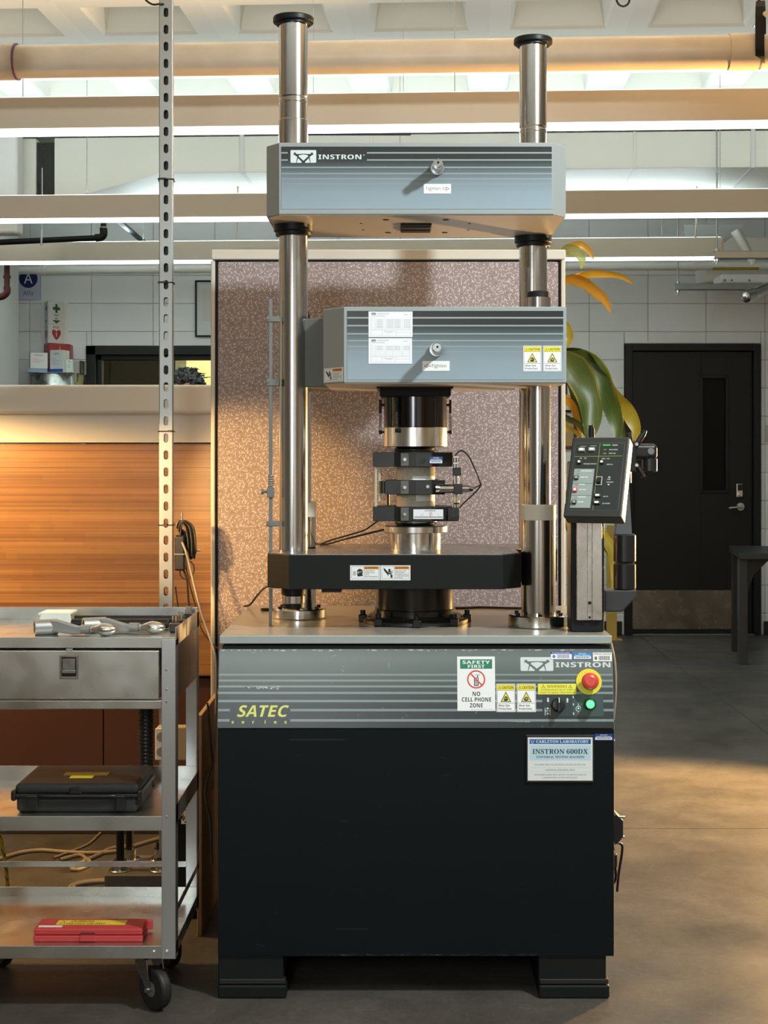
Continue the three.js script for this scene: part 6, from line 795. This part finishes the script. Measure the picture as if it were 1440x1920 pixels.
{ // hanger bars and pipes at the upper right
  const bar = (label, x0, x1, y, d, rods, m) => { const t = thing('hanger_bar', label, 'hanger bar', [px(x0, d), py(y, d), -d], 'steel hanger bars at the upper right'), a = px(x0, d), b = px(x1, d), Y = py(y, d); add('channel', [bx(a, b, Y - 0.021, Y + 0.0205, d - 0.021, d - 0.018, 0.001), bx(a, b, Y + 0.018, Y + 0.0205, d - 0.021, d + 0.021, 0), bx(a, b, Y - 0.021, Y - 0.018, d - 0.021, d + 0.021, 0)], m, t); for (const x of rods) { const X = px(x, d); add('rod', rod(V(X, Y - 0.055, -d), V(X, CEIL + 0.1, -d), 0.005, 10), zinc, t); add('nut', cy(0.013, X, Y - 0.036, Y - 0.022, d, 6), bareSteel, t); add('nut', cy(0.013, X, Y + 0.021, Y + 0.033, d, 6), bareSteel, t); } return t; };
  bar('upper steel hanger bar at the right, in front of the end of the farthest light', 1338, 1520, 478, 8.32, [1344, 1500], M({ color: C(0.4, 0.36, 0.28), metalness: 0.6, roughness: 0.5 })); bar('lower darker steel hanger bar at the right, below the white pipe', 1265, 1460, 538, 9.9, [1271], M({ color: C(0.25, 0.26, 0.25), metalness: 0.6, roughness: 0.5 }));
  const d = 9.7, c = thing('chrome_pipe', 'shiny metal conduit with a chromed end at the upper right edge', 'pipe', [px(1410, d), py(556, d), -d]); add('pipe', rod(V(px(1408, d), py(553, d), -d), V(px(1490, d), py(516, d), -d - 0.35), 0.035, 24), alu, c); add('cap', [rod(V(px(1397, d), py(557, d), -d + 0.03), V(px(1411, d), py(552, d), -d), 0.041, 28, 0.043), new THREE.SphereGeometry(0.04, 24, 16).translate(px(1399, d), py(556.5, d), -d + 0.02)], M({ color: C(0.6, 0.6, 0.6), metalness: 1, roughness: 0.08 }), c);
  const e = 10.0, u = thing('wall_unit', 'white wall heater partly hidden above the lower hanger bar at the upper right', 'heater', [px(1400, e), py(530, e), -e]); add('casing', bx(px(1352, e), px(1480, e), py(531, e), py(514, e), e, e + 0.25, 0.012), whitePaint, u); add('casing_back', bx(px(1336, e), px(1480, e), py(520, e), py(432, e), e + 0.28, e + 0.6, 0.02), whitePaint, u); for (const x of [1359, 1372, 1405]) add('screw', rod(V(px(x, e), py(525.5, e), -e), V(px(x, e), py(525.5, e), -e + 0.004), 0.007, 10), greyDark, u);
  const f = 9.5, b = thing('diagonal_brace', 'white diagonal brace hanging at the upper right corner behind the upper hanger bar', 'brace', [px(1390, f), py(470, f), -f]); add('strut', rod(V(px(1378, f), py(432, f), -f), V(px(1404, f), py(478, f), -f), 0.03, 4), whitePaint, b); add('strut', rod(V(px(1391, f), py(430, f), -f - 0.1), V(px(1420, f), py(490, f), -f - 0.1), 0.025, 4), ductPaint, b); add('gusset', front([[px(1295, f), py(412, f)], [px(1412, f), py(412, f)], [px(1372, f), py(446, f)], [px(1346, f), py(448, f)], [px(1295, f), py(448, f)]], f + 0.2, f + 0.24, 0.002), M({ color: C(0.34, 0.36, 0.34), roughness: 0.5 }), b);
  solo('ceiling_wire', 'short pale cord hanging between the middle and farthest lights at the right', 'cord', tube([[px(1306, 9), 2.916, 9], [px(1306, 9), py(412, 9), 9], [px(1304, 9), py(445, 9), 9]], 0.006, 20, 8), M({ color: C(0.6, 0.6, 0.42), roughness: 0.5 })); solo('ceiling_wire', 'short pale cord hanging below the middle light, between strut and machine', 'cord', tube([[px(446, 9), 2.916, 9], [px(445, 9), py(416, 9), 9], [px(443, 9), py(448, 9), 9]], 0.006, 20, 8), M({ color: C(0.6, 0.6, 0.42), roughness: 0.5 }));
}
// ---------------------------------------------------------------- things on the back wall
{
  const d = WALL, f = (g) => g;
  solo('letter_sign', 'white sign with a white letter A in a dark blue disc, on the left wall', 'sign', new THREE.BoxGeometry(px(77, d) - px(30, d), py(478, d) - py(563, d), 0.006).translate(px(53.5, d), py(520.5, d), -d + 0.005), paper(canvasTex(280, 500, (g, w, h) => { g.fillStyle = '#bcc6dc'; g.fillRect(0, 0, w, h); g.strokeStyle = '#8e95b8'; g.lineWidth = 5; g.strokeRect(4, 4, w - 8, h - 8); g.fillStyle = '#141a58'; g.beginPath(); g.arc(140, 262, 103, 0, 7); g.fill(); g.fillStyle = '#dfe5ee'; font(g, 160, 'normal'); g.textAlign = 'center'; g.fillText('A', 140, 318); g.fillStyle = '#4a5670'; font(g, 66, 'normal'); g.fillText('Alfa', 140, 446); })), undefined, true);
  const v = thing('first_aid_sign', 'folded white sign with a green first aid cross and a red heart', 'sign', [px(103, d), py(645, d), -d]), W = 0.155, Hh = py(567, d) - py(645, d), tex = (side) => canvasTex(200, 400, (g, w, h) => { g.fillStyle = side ? '#d8d3cb' : '#dfe5ee'; g.fillRect(0, 0, w, h); g.fillStyle = '#14513c'; g.fillRect(86, 26, 28, 84); g.fillRect(56, 54, 88, 28); font(g, 24); g.textAlign = 'center'; g.fillText('FIRST', 100, 140); g.fillText('AID', 100, 172); g.beginPath(); g.moveTo(50, 180); g.lineTo(150, 180); g.lineTo(100, 212); g.fill(); g.fillStyle = '#b7ada2'; g.fillRect(0, 214, w, 3); g.fillStyle = '#9b2a2c'; font(g, 30); g.fillText('A.E.D.', 100, 256); g.beginPath(); g.moveTo(100, 370); g.bezierCurveTo(20, 310, 44, 264, 76, 272); g.quadraticCurveTo(96, 278, 100, 296); g.quadraticCurveTo(104, 278, 124, 272); g.bezierCurveTo(156, 264, 180, 310, 100, 370); g.fill(); g.fillStyle = '#e3ddd6'; font(g, 50); g.fillText('1', 100, 336); });
  const apx = px(98, d), out = 0.12, lx = px(84, d), rx = px(121, d);
  for (const [s, a, b] of [[0, lx, apx], [1, apx, rx]]) { const z0 = s ? -d + 0.006 + out : -d + 0.006, z1 = s ? -d + 0.006 : -d + 0.006 + out, L = Math.hypot(b - a, z1 - z0), an = Math.atan2(-(z1 - z0), b - a); addL('sign_face', new THREE.BoxGeometry(L, Hh, 0.003), paper(tex(s)), v, true, [(a + b) / 2 - px(103, d), Hh / 2, (z0 + z1) / 2 + d], [0, an, 0]); }
  add('back_flange', bx(px(78, d), px(128, d), py(645, d), py(567, d), d - 0.004, d - 0.001, 0.001), whitePaint, v);
  const D = 10.62, aed = thing('defibrillator_box', 'red wall bracket below the folded first aid sign, behind the boxes', 'wall box', [px(103, D), py(690, D), -D - 0.08]), red = M({ color: C(0.38, 0.035, 0.03), roughness: 0.35 }); add('shell', [bx(px(78, D), px(128, D), py(700, D), py(644, D), D + 0.06, D + 0.16, 0.008), slab([[px(96, D), D - 0.06], [px(127, D), D + 0.06], [px(79, D), D + 0.06]], py(700, D), py(645, D), 0.002)], red, aed);
  add('emblem', front([[px(107, D), py(662, D)], [px(114, D), py(662, D)], [px(112, D), py(648, D)], [px(110, D), py(646, D)]], D + 0.0, D + 0.006, 0.001), M({ color: C(0.6, 0.45, 0.42), roughness: 0.5 }), aed);
  const sy = py(698.5, 10.4), sh = thing('towel_dispenser', 'brushed steel paper towel dispenser with a curved highlight, on the left wall', 'dispenser', [px(92, 10.4), py(722, 10.4) - 0.25, -10.6]), x0 = px(51, 10.4), x1 = px(139, 10.4);
  add('housing', front([[x0, sy - 0.45], [x1, sy - 0.45], [x1, sy], [x0, sy]], 10.42, 10.78, 0.006), stainless, sh); add('front_cover', lathe([[0.02, 0], [0.15, 0.02], [0.165, 0.1], [0.165, 0.34], [0.02, 0.345]], (x0 + x1) / 2, sy - 0.352, 10.5, 40), stainless, sh); add('top', bx(x0, x1, sy - 0.004, sy, 10.34, 10.78, 0.002), stainless, sh);
  const boxTex = (bg, band, ink, t) => canvasTex(160, 200, (g, w, h) => { g.fillStyle = bg; g.fillRect(0, 0, w, h); if (band) { g.fillStyle = band; g.fillRect(0, h * 0.84, w, h * 0.16); } g.fillStyle = ink; font(g, 22); g.textAlign = 'center'; g.fillText(t, w / 2, 40); g.globalAlpha = 0.4; for (let i = 0; i < 4; i++) g.fillRect(24, 74 + i * 16, 60 + (i * 37) % 50, 4); });
  const carton = (label, xl, xr, yt, yb, tx, tilt, dd) => { const b = 10.42, w = px(xr, b) - px(xl, b), hh = py(yt, b) - py(yb, b), t = thing('glove_box', label, 'box', [px((xl + xr) / 2, b), py(yb, b), -b - 0.06], 'boxes on the dispenser'); addL('carton', new RoundedBoxGeometry(w, hh, dd, 1, 0.003).translate(0, hh / 2, 0), M({ color: C(0.7, 0.7, 0.66), roughness: 0.6 }), t); addL('printed_front', new THREE.BoxGeometry(w * 0.98, hh * 0.98, 0.001).translate(0, hh / 2, dd / 2 + 0.0004), paper(tx), t, true); t.rotation.y = tilt; return t; };
  carton('low blue-grey box at the left end of the dispenser top, under the white box', 48, 84, 691, 698.5, boxTex('#7f95ad', 0, '#62788f', ''), 0.25, 0.13); carton('white box with red print standing on the blue-grey box', 52, 84, 661, 690.8, boxTex('#d7dad6', 0, '#b24a44', 'NITRILE'), 0.3, 0.12); carton('tall white and blue box in front of the red wall bracket', 95, 122, 656, 698.5, boxTex('#cfd2d4', '#2450a8', '#5b6d96', 'WIPES'), -0.25, 0.1); carton('small pale green box, rightmost on the dispenser', 121, 134, 673, 698.5, boxTex('#cfe0d6', 0, '#28333a', 'MASK'), 0.05, 0.05);
  const ph = thing('wall_box', 'small grey wall box with a dark edge beside the dispenser', 'wall box', [px(146, 10.6), py(700, 10.6), -10.7]); add('casing', bx(px(138, 10.6), px(152, 10.6), py(701, 10.6), py(676, 10.6), 10.6, 10.79, 0.006), M({ color: C(0.5, 0.5, 0.48), roughness: 0.5 }), ph); add('edge', bx(px(149.5, 10.59), px(152.5, 10.59), py(701, 10.59), py(676, 10.59), 10.585, 10.7, 0.003), blackPlastic, ph); add('post', bx(px(139, 10.7), px(146, 10.7), 0.9, py(700, 10.7), 10.7, 10.79, 0.003), M({ color: C(0.4, 0.4, 0.38), roughness: 0.5 }), ph);
  const frame = (label, xl, xr, yt, yb, fw, mat, inner, pic) => { const t = thing('picture_frame', label, 'picture frame', [px((xl + xr) / 2, d), py(yb, d), -d]), a = px(xl, d), b = px(xr, d), c = py(yb, d), e = py(yt, d); for (const g of [bx(a, a + fw, c, e, d - 0.025, d - 0.003), bx(b - fw, b, c, e, d - 0.025, d - 0.003), bx(a + fw, b - fw, e - fw, e, d - 0.025, d - 0.003), bx(a + fw, b - fw, c, c + fw, d - 0.025, d - 0.003)]) add('frame_bar', g, mat, t); add('mount', bx(a + fw, b - fw, c + fw, e - fw, d - 0.012, d - 0.004, 0), M({ color: inner, roughness: 0.5 }), t); add('picture', bx(a + fw + 0.04, b - fw - 0.04, c + fw + 0.1, e - fw - 0.05, d - 0.0125, d - 0.0118, 0), M({ color: pic, roughness: 0.5 }), t); };
  frame('thin black picture frame with a white mount, left of the partition edge', 366.5, 425, 526, 632, 0.012, blackPaint, C(0.62, 0.66, 0.66), C(0.6, 0.58, 0.56)); frame('black frame with a white mount behind the plant, the upper of two', 1018, 1078, 700, 773, 0.016, blackPaint, C(0.65, 0.66, 0.66), C(0.02, 0.02, 0.03)); frame('small brown frame with a tan picture behind the plant, the lower of two', 1024, 1081, 782, 842, 0.022, M({ color: C(0.09, 0.03, 0.018), roughness: 0.5 }), C(0.46, 0.3, 0.12), C(0.5, 0.33, 0.13));
  const sw = thing('light_switch', 'small beige switch plate on the wall at the right edge, beside the door', 'switch', [px(1438, d), py(815, d), -d]); add('plate', bx(px(1434, d), px(1452, d), py(829, d), py(797, d), d - 0.01, d - 0.001, 0.003), M({ color: C(0.5, 0.47, 0.38), roughness: 0.5 }), sw); add('rocker', bx(px(1440, d), px(1446, d), py(820, d), py(806, d), d - 0.014, d - 0.009, 0.002), whitePaint, sw);
}
{ // dark work table at the right edge
  const d = 9.27, x0 = px(1385, d), t = thing('work_table', 'dark steel work table at the right edge in front of the door', 'table', [x0 + 0.6, 0, -d - 0.35]), m = M({ color: C(0.018, 0.02, 0.019), roughness: 0.4 }), top = py(1037, 9.6);
  add('tabletop', slab([[x0, d - 0.02], [x0 + 1.3, d - 0.28], [x0 + 1.42, d + 0.42], [x0 + 0.1, d + 0.72]], 0.655, 0.695, 0.003), m, t); add('leg', bx(x0 + 0.003, x0 + 0.057, 0, 0.655, d, d + 0.054, 0.004), M({ color: C(0.04, 0.043, 0.042), roughness: 0.45 }), t); add('leg', bx(x0 + 0.1, x0 + 0.154, 0, 0.655, d + 0.62, d + 0.67, 0.004), m, t); add('leg', bx(x0 + 1.2, x0 + 1.254, 0, 0.655, d, d + 0.05, 0.004), m, t); add('leg', bx(x0 + 1.28, x0 + 1.334, 0, 0.655, d + 0.36, d + 0.41, 0.004), m, t); add('brace', front([[x0 + 0.057, 0.655], [x0 + 0.2, 0.655], [x0 + 0.1, 0.56], [x0 + 0.057, 0.44]], d + 0.02, d + 0.03, 0.001), m, t);
}
solo('yellow_post', 'yellow painted steel post standing by the back wall behind the rail post', 'post', [bx(px(1138, 10.5), px(1157, 10.5), 0.008, py(985, 10.5), 10.5, 10.54, 0.004), bx(px(1128, 10.5), px(1166, 10.5), 0, 0.008, 10.47, 10.57, 0.002), ...[1000, 1030, 1150].map((y) => rod(V(px(1146, 10.5), py(y, 10.5), -10.5), V(px(1146, 10.5), py(y, 10.5), -10.495), 0.014, 10))], M({ color: C(0.5, 0.33, 0.07), roughness: 0.5 }));

// ---------------------------------------------------------------- plant behind the partition's right edge
{
  const d = 4.95, t = thing('potted_plant', 'tall potted plant with long arching green and yellow leaves behind the partition', 'plant', [px(1046, d), 0, -d]);
  const leafTex = (g0, g1, edge, k) => canvasTex(128, 512, (g, w, h) => { const gr = g.createLinearGradient(0, 0, 0, h); gr.addColorStop(0, g1); gr.addColorStop(0.35, g0); gr.addColorStop(1, g0); g.fillStyle = gr; g.fillRect(0, 0, w, h); for (let i = 0; i < 90; i++) { g.strokeStyle = rand() > 0.5 ? edge : g0; g.globalAlpha = 0.06 + rand() * 0.22; g.lineWidth = 1 + rand() * 4; const x = rand() * w, y = rand() * h; g.beginPath(); g.moveTo(x, y); g.lineTo(x + (rand() - 0.5) * 6, y + 40 + rand() * 200); g.stroke(); } g.globalAlpha = 0.3 * k; g.fillStyle = edge; for (let i = 0; i < 26; i++) { const s = rand() > 0.5, r = 4 + rand() * 12 * k; g.beginPath(); g.ellipse(s ? w : 0, rand() * h, r, 20 + rand() * 50, 0, 0, 7); g.fill(); } });
  const lm = (tx) => M({ map: tx, roughness: 0.42, transmission: 0.35, thickness: 0, side: THREE.DoubleSide, bumpScale: 0.0005 });
  const green = lm(leafTex('#3d5a22', '#5d6b26', '#b59a35', 0.7)), deep = lm(leafTex('#27431d', '#36521f', '#8a8a33', 0.4)), yellow = lm(leafTex('#c4951f', '#d8a82a', '#7d6a1c', 0.3)), olive = lm(leafTex('#8c8a2a', '#6c7a28', '#d0a536', 0.9)), pale = lm(leafTex('#8fa06a', '#7d9152', '#c8c080', 0.5));
  function leaf(pts, width, mat, e0 = 0, e1 = 0, wave = 0.1, face = 0.25) {
    const n = pts.length - 1, c = new THREE.CatmullRomCurve3(pts.map(([x, y], i) => { const D = d + e0 + (e1 - e0) * i / n; return V(px(x, D), py(y, D), -D); })), N = 28, pos = [], uv = [], idx = [], W = width * d / FOC / 2, ph = rand() * 6;
    for (let i = 0; i <= N; i++) {
      const s = i / N, p = c.getPoint(s), tg = c.getTangent(s), view = V(0, 0, 1).applyAxisAngle(tg, face + 0.5 * Math.sin(s * 3 + ph) * 0.6), side = tg.clone().cross(view).normalize(), nn = side.clone().cross(tg).normalize(), w = W * Math.min(1, 0.25 + 2.6 * s) * Math.pow(Math.max(0, 1 - Math.pow(s, 3.2)), 0.75);
      for (const [k, q] of [[-1, 0], [-0.55, 1], [0, 2], [0.55, 3], [1, 4]]) { const lift = (k * k * 0.35 - 0.1) * w + wave * w * Math.sin(s * 16 + ph + (k > 0 ? 1.8 : 0)) * Math.abs(k) * 1.6; const v = p.clone().addScaledVector(side, k * w).addScaledVector(nn, lift); pos.push(v.x, v.y, v.z); uv.push((k + 1) / 2, 1 - s); if (i < N && q < 4) { const a = i * 5 + q; idx.push(a, a + 1, a + 6, a, a + 6, a + 5); } }
    }
    const g = new THREE.BufferGeometry(); g.setAttribute('position', new THREE.Float32BufferAttribute(pos, 3)); g.setAttribute('uv', new THREE.Float32BufferAttribute(uv, 2)); g.setIndex(idx); g.computeVertexNormals();
    return add('leaf', g, mat, t, true);
  }
  leaf([[1040, 486], [1066, 464], [1086, 459], [1102, 468], [1114, 488]], 15, yellow, 0, 0.02, 0.06, 0.5); leaf([[1040, 490], [1062, 468], [1080, 471], [1091, 486], [1090, 505]], 22, pale, 0, -0.08, 0.05, 0.3);
  leaf([[1040, 545], [1066, 525], [1094, 515], [1130, 513], [1164, 518], [1190, 534]], 17, yellow, 0, 0.06, 0.08, 0.9); leaf([[1040, 540], [1066, 524], [1090, 527], [1116, 546], [1135, 564], [1146, 588]], 25, lm(leafTex('#a87e1e', '#c49a28', '#5b5a1c', 0.6)), 0, -0.1, 0.06, 0.4);
  leaf([[1040, 600], [1060, 612], [1069, 632], [1062, 654]], 18, olive, 0, 0, 0.05); leaf([[1040, 668], [1064, 655], [1092, 664], [1116, 681], [1136, 708], [1155, 742], [1166, 768]], 20, deep, 0.02, -0.02, 0.3, 0.8); leaf([[1040, 690], [1062, 669], [1078, 674], [1086, 686], [1084, 698]], 9, yellow, 0, 0, 0.05);
  leaf([[1036, 660], [1064, 678], [1088, 708], [1104, 752], [1108, 796], [1100, 832]], 54, green, -0.02, -0.12, 0.1, 0.15); leaf([[1036, 676], [1066, 690], [1080, 720], [1086, 770], [1084, 815]], 34, deep, 0.04, 0.0, 0.05, 0.2);
  leaf([[1040, 665], [1080, 668], [1112, 690], [1132, 722], [1146, 762], [1158, 800], [1158, 838]], 44, green, 0.03, -0.06, 0.16, 0.2); leaf([[1060, 660], [1110, 684], [1146, 728], [1176, 768], [1194, 806], [1184, 834]], 34, olive, 0.06, 0.0, 0.22, 0.5); leaf([[1040, 672], [1084, 676], [1124, 716], [1150, 770], [1164, 806], [1170, 842]], 26, deep, 0.08, 0.05, 0.1, 0.4);
  leaf([[1060, 740], [1096, 752], [1124, 764], [1142, 772], [1152, 788]], 9, yellow, 0.05, 0.02, 0.05); leaf([[1050, 690], [1090, 680], [1110, 690], [1122, 706]], 8, olive, 0.05, 0.05, 0.1); leaf([[1040, 770], [1064, 784], [1086, 796], [1100, 822]], 13, deep, -0.02, -0.05, 0.05); leaf([[1046, 740], [1070, 756], [1082, 786], [1090, 826]], 15, yellow, 0.02, -0.02, 0.05); leaf([[1044, 790], [1062, 800], [1082, 812], [1094, 830]], 9, olive, 0, -0.03, 0.05);
  leaf([[1040, 900], [1064, 940], [1074, 1000], [1076, 1060], [1066, 1112]], 22, olive, -0.05, -0.08, 0.1); leaf([[1044, 940], [1070, 980], [1084, 1040], [1080, 1100]], 26, deep, 0.02, 0, 0.08); leaf([[1044, 960], [1110, 985], [1146, 1030], [1152, 1075], [1148, 1112]], 20, olive, 0.06, 0.05, 0.15); leaf([[1044, 980], [1120, 1010], [1150, 1050], [1156, 1100]], 16, green, 0.1, 0.1, 0.1);
  const cm = M({ color: C(0.2, 0.15, 0.08), roughness: 0.8 }); for (const [x, e, y] of [[1044, 0, 484], [1036, 0.06, 662], [1040, -0.06, 930]]) add('cane', tube([[px(1042, d + e), 0.3, d + e], [px((x + 1042) / 2 + 3, d + e), 0.7, d + e], [px(x, d + e), py(y, d + e), d + e]], 0.011, 30, 10), cm, t);
  const pot = add('pot', lathe([[0, 0], [0.12, 0], [0.125, 0.01], [0.15, 0.3], [0.155, 0.32], [0.145, 0.32], [0.14, 0.28], [0, 0.28]], px(1042, d), 0, d, 48), M({ color: C(0.12, 0.12, 0.12), roughness: 0.5 }), t); add('soil', disc(0.139, px(1042, d), 0.278, 0.01, d), M({ color: C(0.03, 0.02, 0.013), roughness: 0.95 }), pot);
}
// ---------------------------------------------------------------- person behind the counter
{
  const d = 9.25, X = px(352, d), topY = py(697, d), k = topY / 1.75, t = thing('person', 'person with short tousled black hair standing behind the reception counter', 'person', [X, 0, -d]);
  const seg = (p, a, b, ra, rb) => { const ab = b.clone().sub(a), h = Math.max(0, Math.min(1, p.clone().sub(a).dot(ab) / ab.lengthSq())); return p.distanceTo(a.clone().addScaledVector(ab, h)) - (ra + (rb - ra) * h); }, smin = (a, b, q) => { const h = Math.max(q - Math.abs(a - b), 0) / q; return Math.min(a, b) - h * h * q * 0.25; };
  function mesh(bones, c, size, res, q, extra) {
    const mc = new MarchingCubes(res, new THREE.MeshStandardMaterial(), false, false, 120000); mc.isolation = 0; const p = V(0, 0, 0);
    for (let z = 0; z < res; z++) for (let y = 0; y < res; y++) for (let x = 0; x < res; x++) { p.set((x - res / 2) / (res / 2) * size + c.x, (y - res / 2) / (res / 2) * size + c.y, (z - res / 2) / (res / 2) * size + c.z); let v = 9; for (const b of bones) v = smin(v, seg(p, b[0], b[1], b[2], b[3]), q); if (extra) v = extra(p, v); mc.field[x + y * res + z * res * res] = -v; }
    mc.update(); const n = mc.count, g = new THREE.BufferGeometry(), P = new Float32Array(n * 3); for (let i = 0; i < n; i++) { P[i * 3] = mc.positionArray[i * 3] * size + c.x; P[i * 3 + 1] = mc.positionArray[i * 3 + 1] * size + c.y; P[i * 3 + 2] = mc.positionArray[i * 3 + 2] * size + c.z; }
    g.setAttribute('position', new THREE.BufferAttribute(P, 3)); g.setAttribute('normal', new THREE.BufferAttribute(mc.normalArray.slice(0, n * 3), 3)); g.setAttribute('uv', new THREE.BufferAttribute(new Float32Array(n * 2), 2)); return g.scale(k, k, k);
  }
  const B = (a, b, ra, rb) => [V(...a), V(...b), ra, rb], body = [B([0, 1.08, 0], [0, 1.36, 0.01], 0.125, 0.14), B([0, 0.94, 0], [0, 1.08, 0], 0.13, 0.12), B([-0.15, 1.4, 0], [0.15, 1.4, 0], 0.07, 0.07), B([0, 1.42, 0.01], [0, 1.54, 0.035], 0.056, 0.052)];
  for (const s of [-1, 1]) body.push(B([s * 0.19, 1.39, 0], [s * 0.24, 1.12, 0.02], 0.052, 0.042), B([s * 0.24, 1.12, 0.02], [s * 0.25, 0.9, 0.12], 0.04, 0.029), B([s * 0.095, 0.9, 0], [s * 0.1, 0.49, 0.02], 0.09, 0.06), B([s * 0.1, 0.49, 0.02], [s * 0.105, 0.09, -0.01], 0.056, 0.04), B([s * 0.105, 0.05, -0.01], [s * 0.115, 0.035, 0.15], 0.045, 0.035));
  const HC = V(0, 1.625, 0.06), head = [B([0, 1.655, 0.035], [0, 1.64, 0.075], 0.084, 0.082), B([0, 1.6, 0.085], [0, 1.575, 0.12], 0.062, 0.045), B([0, 1.625, 0.148], [0, 1.6, 0.165], 0.011, 0.013), B([0, 1.5, 0.03], [0, 1.58, 0.05], 0.05, 0.055), B([-0.083, 1.635, 0.045], [-0.088, 1.605, 0.05], 0.014, 0.011), B([0.083, 1.635, 0.045], [0.088, 1.605, 0.05], 0.014, 0.011)];
  const hands = []; for (const s of [-1, 1]) { const w = V(s * 0.25, 0.9, 0.12); hands.push(B(w.toArray(), [s * 0.25, 0.86, 0.15], 0.027, 0.03)); for (let i = 0; i < 4; i++) hands.push(B([s * 0.25 + (i - 1.5) * 0.019, 0.85, 0.16], [s * 0.25 + (i - 1.5) * 0.02, 0.8 + Math.abs(i - 1.4) * 0.008, 0.18], 0.0095, 0.008)); hands.push(B([s * (0.25 - 0.025), 0.87, 0.155], [s * (0.25 - 0.05), 0.835, 0.18], 0.011, 0.009)); }
  const skin = M({ color: C(0.42, 0.24, 0.16), roughness: 0.55 });
  addL('body', [mesh(body, V(0, 0.86, 0), 0.92, 76, 0.05), mesh(head, HC, 0.19, 60, 0.03), ...[-1, 1].map((s) => mesh(hands.filter((b) => Math.sign(b[0].x) === s), V(s * 0.24, 0.85, 0.15), 0.1, 48, 0.012))], skin, t);
  const shirt = body.slice(0, 3).map(([a, b, ra, rb]) => [a, b, ra + 0.012, rb + 0.012]).concat(body.slice(4).filter((b, i) => i % 5 < 2).map(([a, b, ra, rb]) => [a, b, ra + 0.01, rb + 0.012])); addL('shirt', mesh(shirt, V(0, 1.2, 0), 0.5, 56, 0.05), M({ color: C(0.03, 0.035, 0.045), roughness: 0.8 }), t);
  const legs = body.slice(4).filter((b, i) => i % 5 > 1 && i % 5 < 4).map(([a, b, ra, rb]) => [a, b, ra + 0.014, rb + 0.02]); legs.push(B([0, 0.9, 0], [0, 0.98, 0], 0.145, 0.14)); addL('trousers', mesh(legs, V(0, 0.52, 0), 0.56, 56, 0.05), M({ color: C(0.02, 0.022, 0.03), roughness: 0.8 }), t);
  for (const s of [-1, 1]) addL('shoe', [new THREE.SphereGeometry(1, 24, 16).scale(0.05, 0.05, 0.13).translate(s * 0.11, 0.045, 0.065), new RoundedBoxGeometry(0.1, 0.02, 0.27, 2, 0.009).translate(s * 0.11, 0.01, 0.065)], blackRubber, t);
  const hairMat = M({ color: C(0.008, 0.007, 0.006), roughness: 0.5 }), hb = [B([0, 1.68, 0.02], [0, 1.66, 0.075], 0.092, 0.086), B([-0.07, 1.63, 0.0], [-0.06, 1.69, 0.08], 0.035, 0.04), B([0.07, 1.63, 0.0], [0.075, 1.67, 0.05], 0.035, 0.035)];
  const hair = addL('hair', mesh(hb, V(0, 1.66, 0.04), 0.17, 56, 0.02, (p, v) => Math.max(v + 0.012 * simplex.noise3d(p.x * 30, p.y * 30, p.z * 30), 1.59 - p.y + (p.z > 0.09 ? 0.078 + 0.012 * Math.sin(p.x * 90) : 0))), hairMat, t);
  const locks = []; for (let i = 0; i < 150; i++) { const a = rand() * 6.283, e = 0.3 + rand() * 1.2, n = V(Math.cos(a) * Math.cos(e), Math.sin(e), Math.sin(a) * Math.cos(e)), s = V(0, 1.665, 0.045).addScaledVector(n, 0.082), m = s.clone().addScaledVector(n, 0.014).add(V((rand() - 0.5) * 0.03, 0.012, (rand() - 0.5) * 0.03)), f = m.clone().add(V((n.x * 0.5 + rand() - 0.5) * 0.06, -0.012 + rand() * 0.016, (n.z * 0.5 + rand() - 0.5) * 0.06)); locks.push(new THREE.TubeGeometry(new THREE.QuadraticBezierCurve3(s, m, f), 5, 0.0022, 4).scale(k, k, k)); }
  const lk = addL('loose_locks', locks, hairMat, hair); lk.userData.kind = 'stuff';
}

renderer.render(scene, camera);
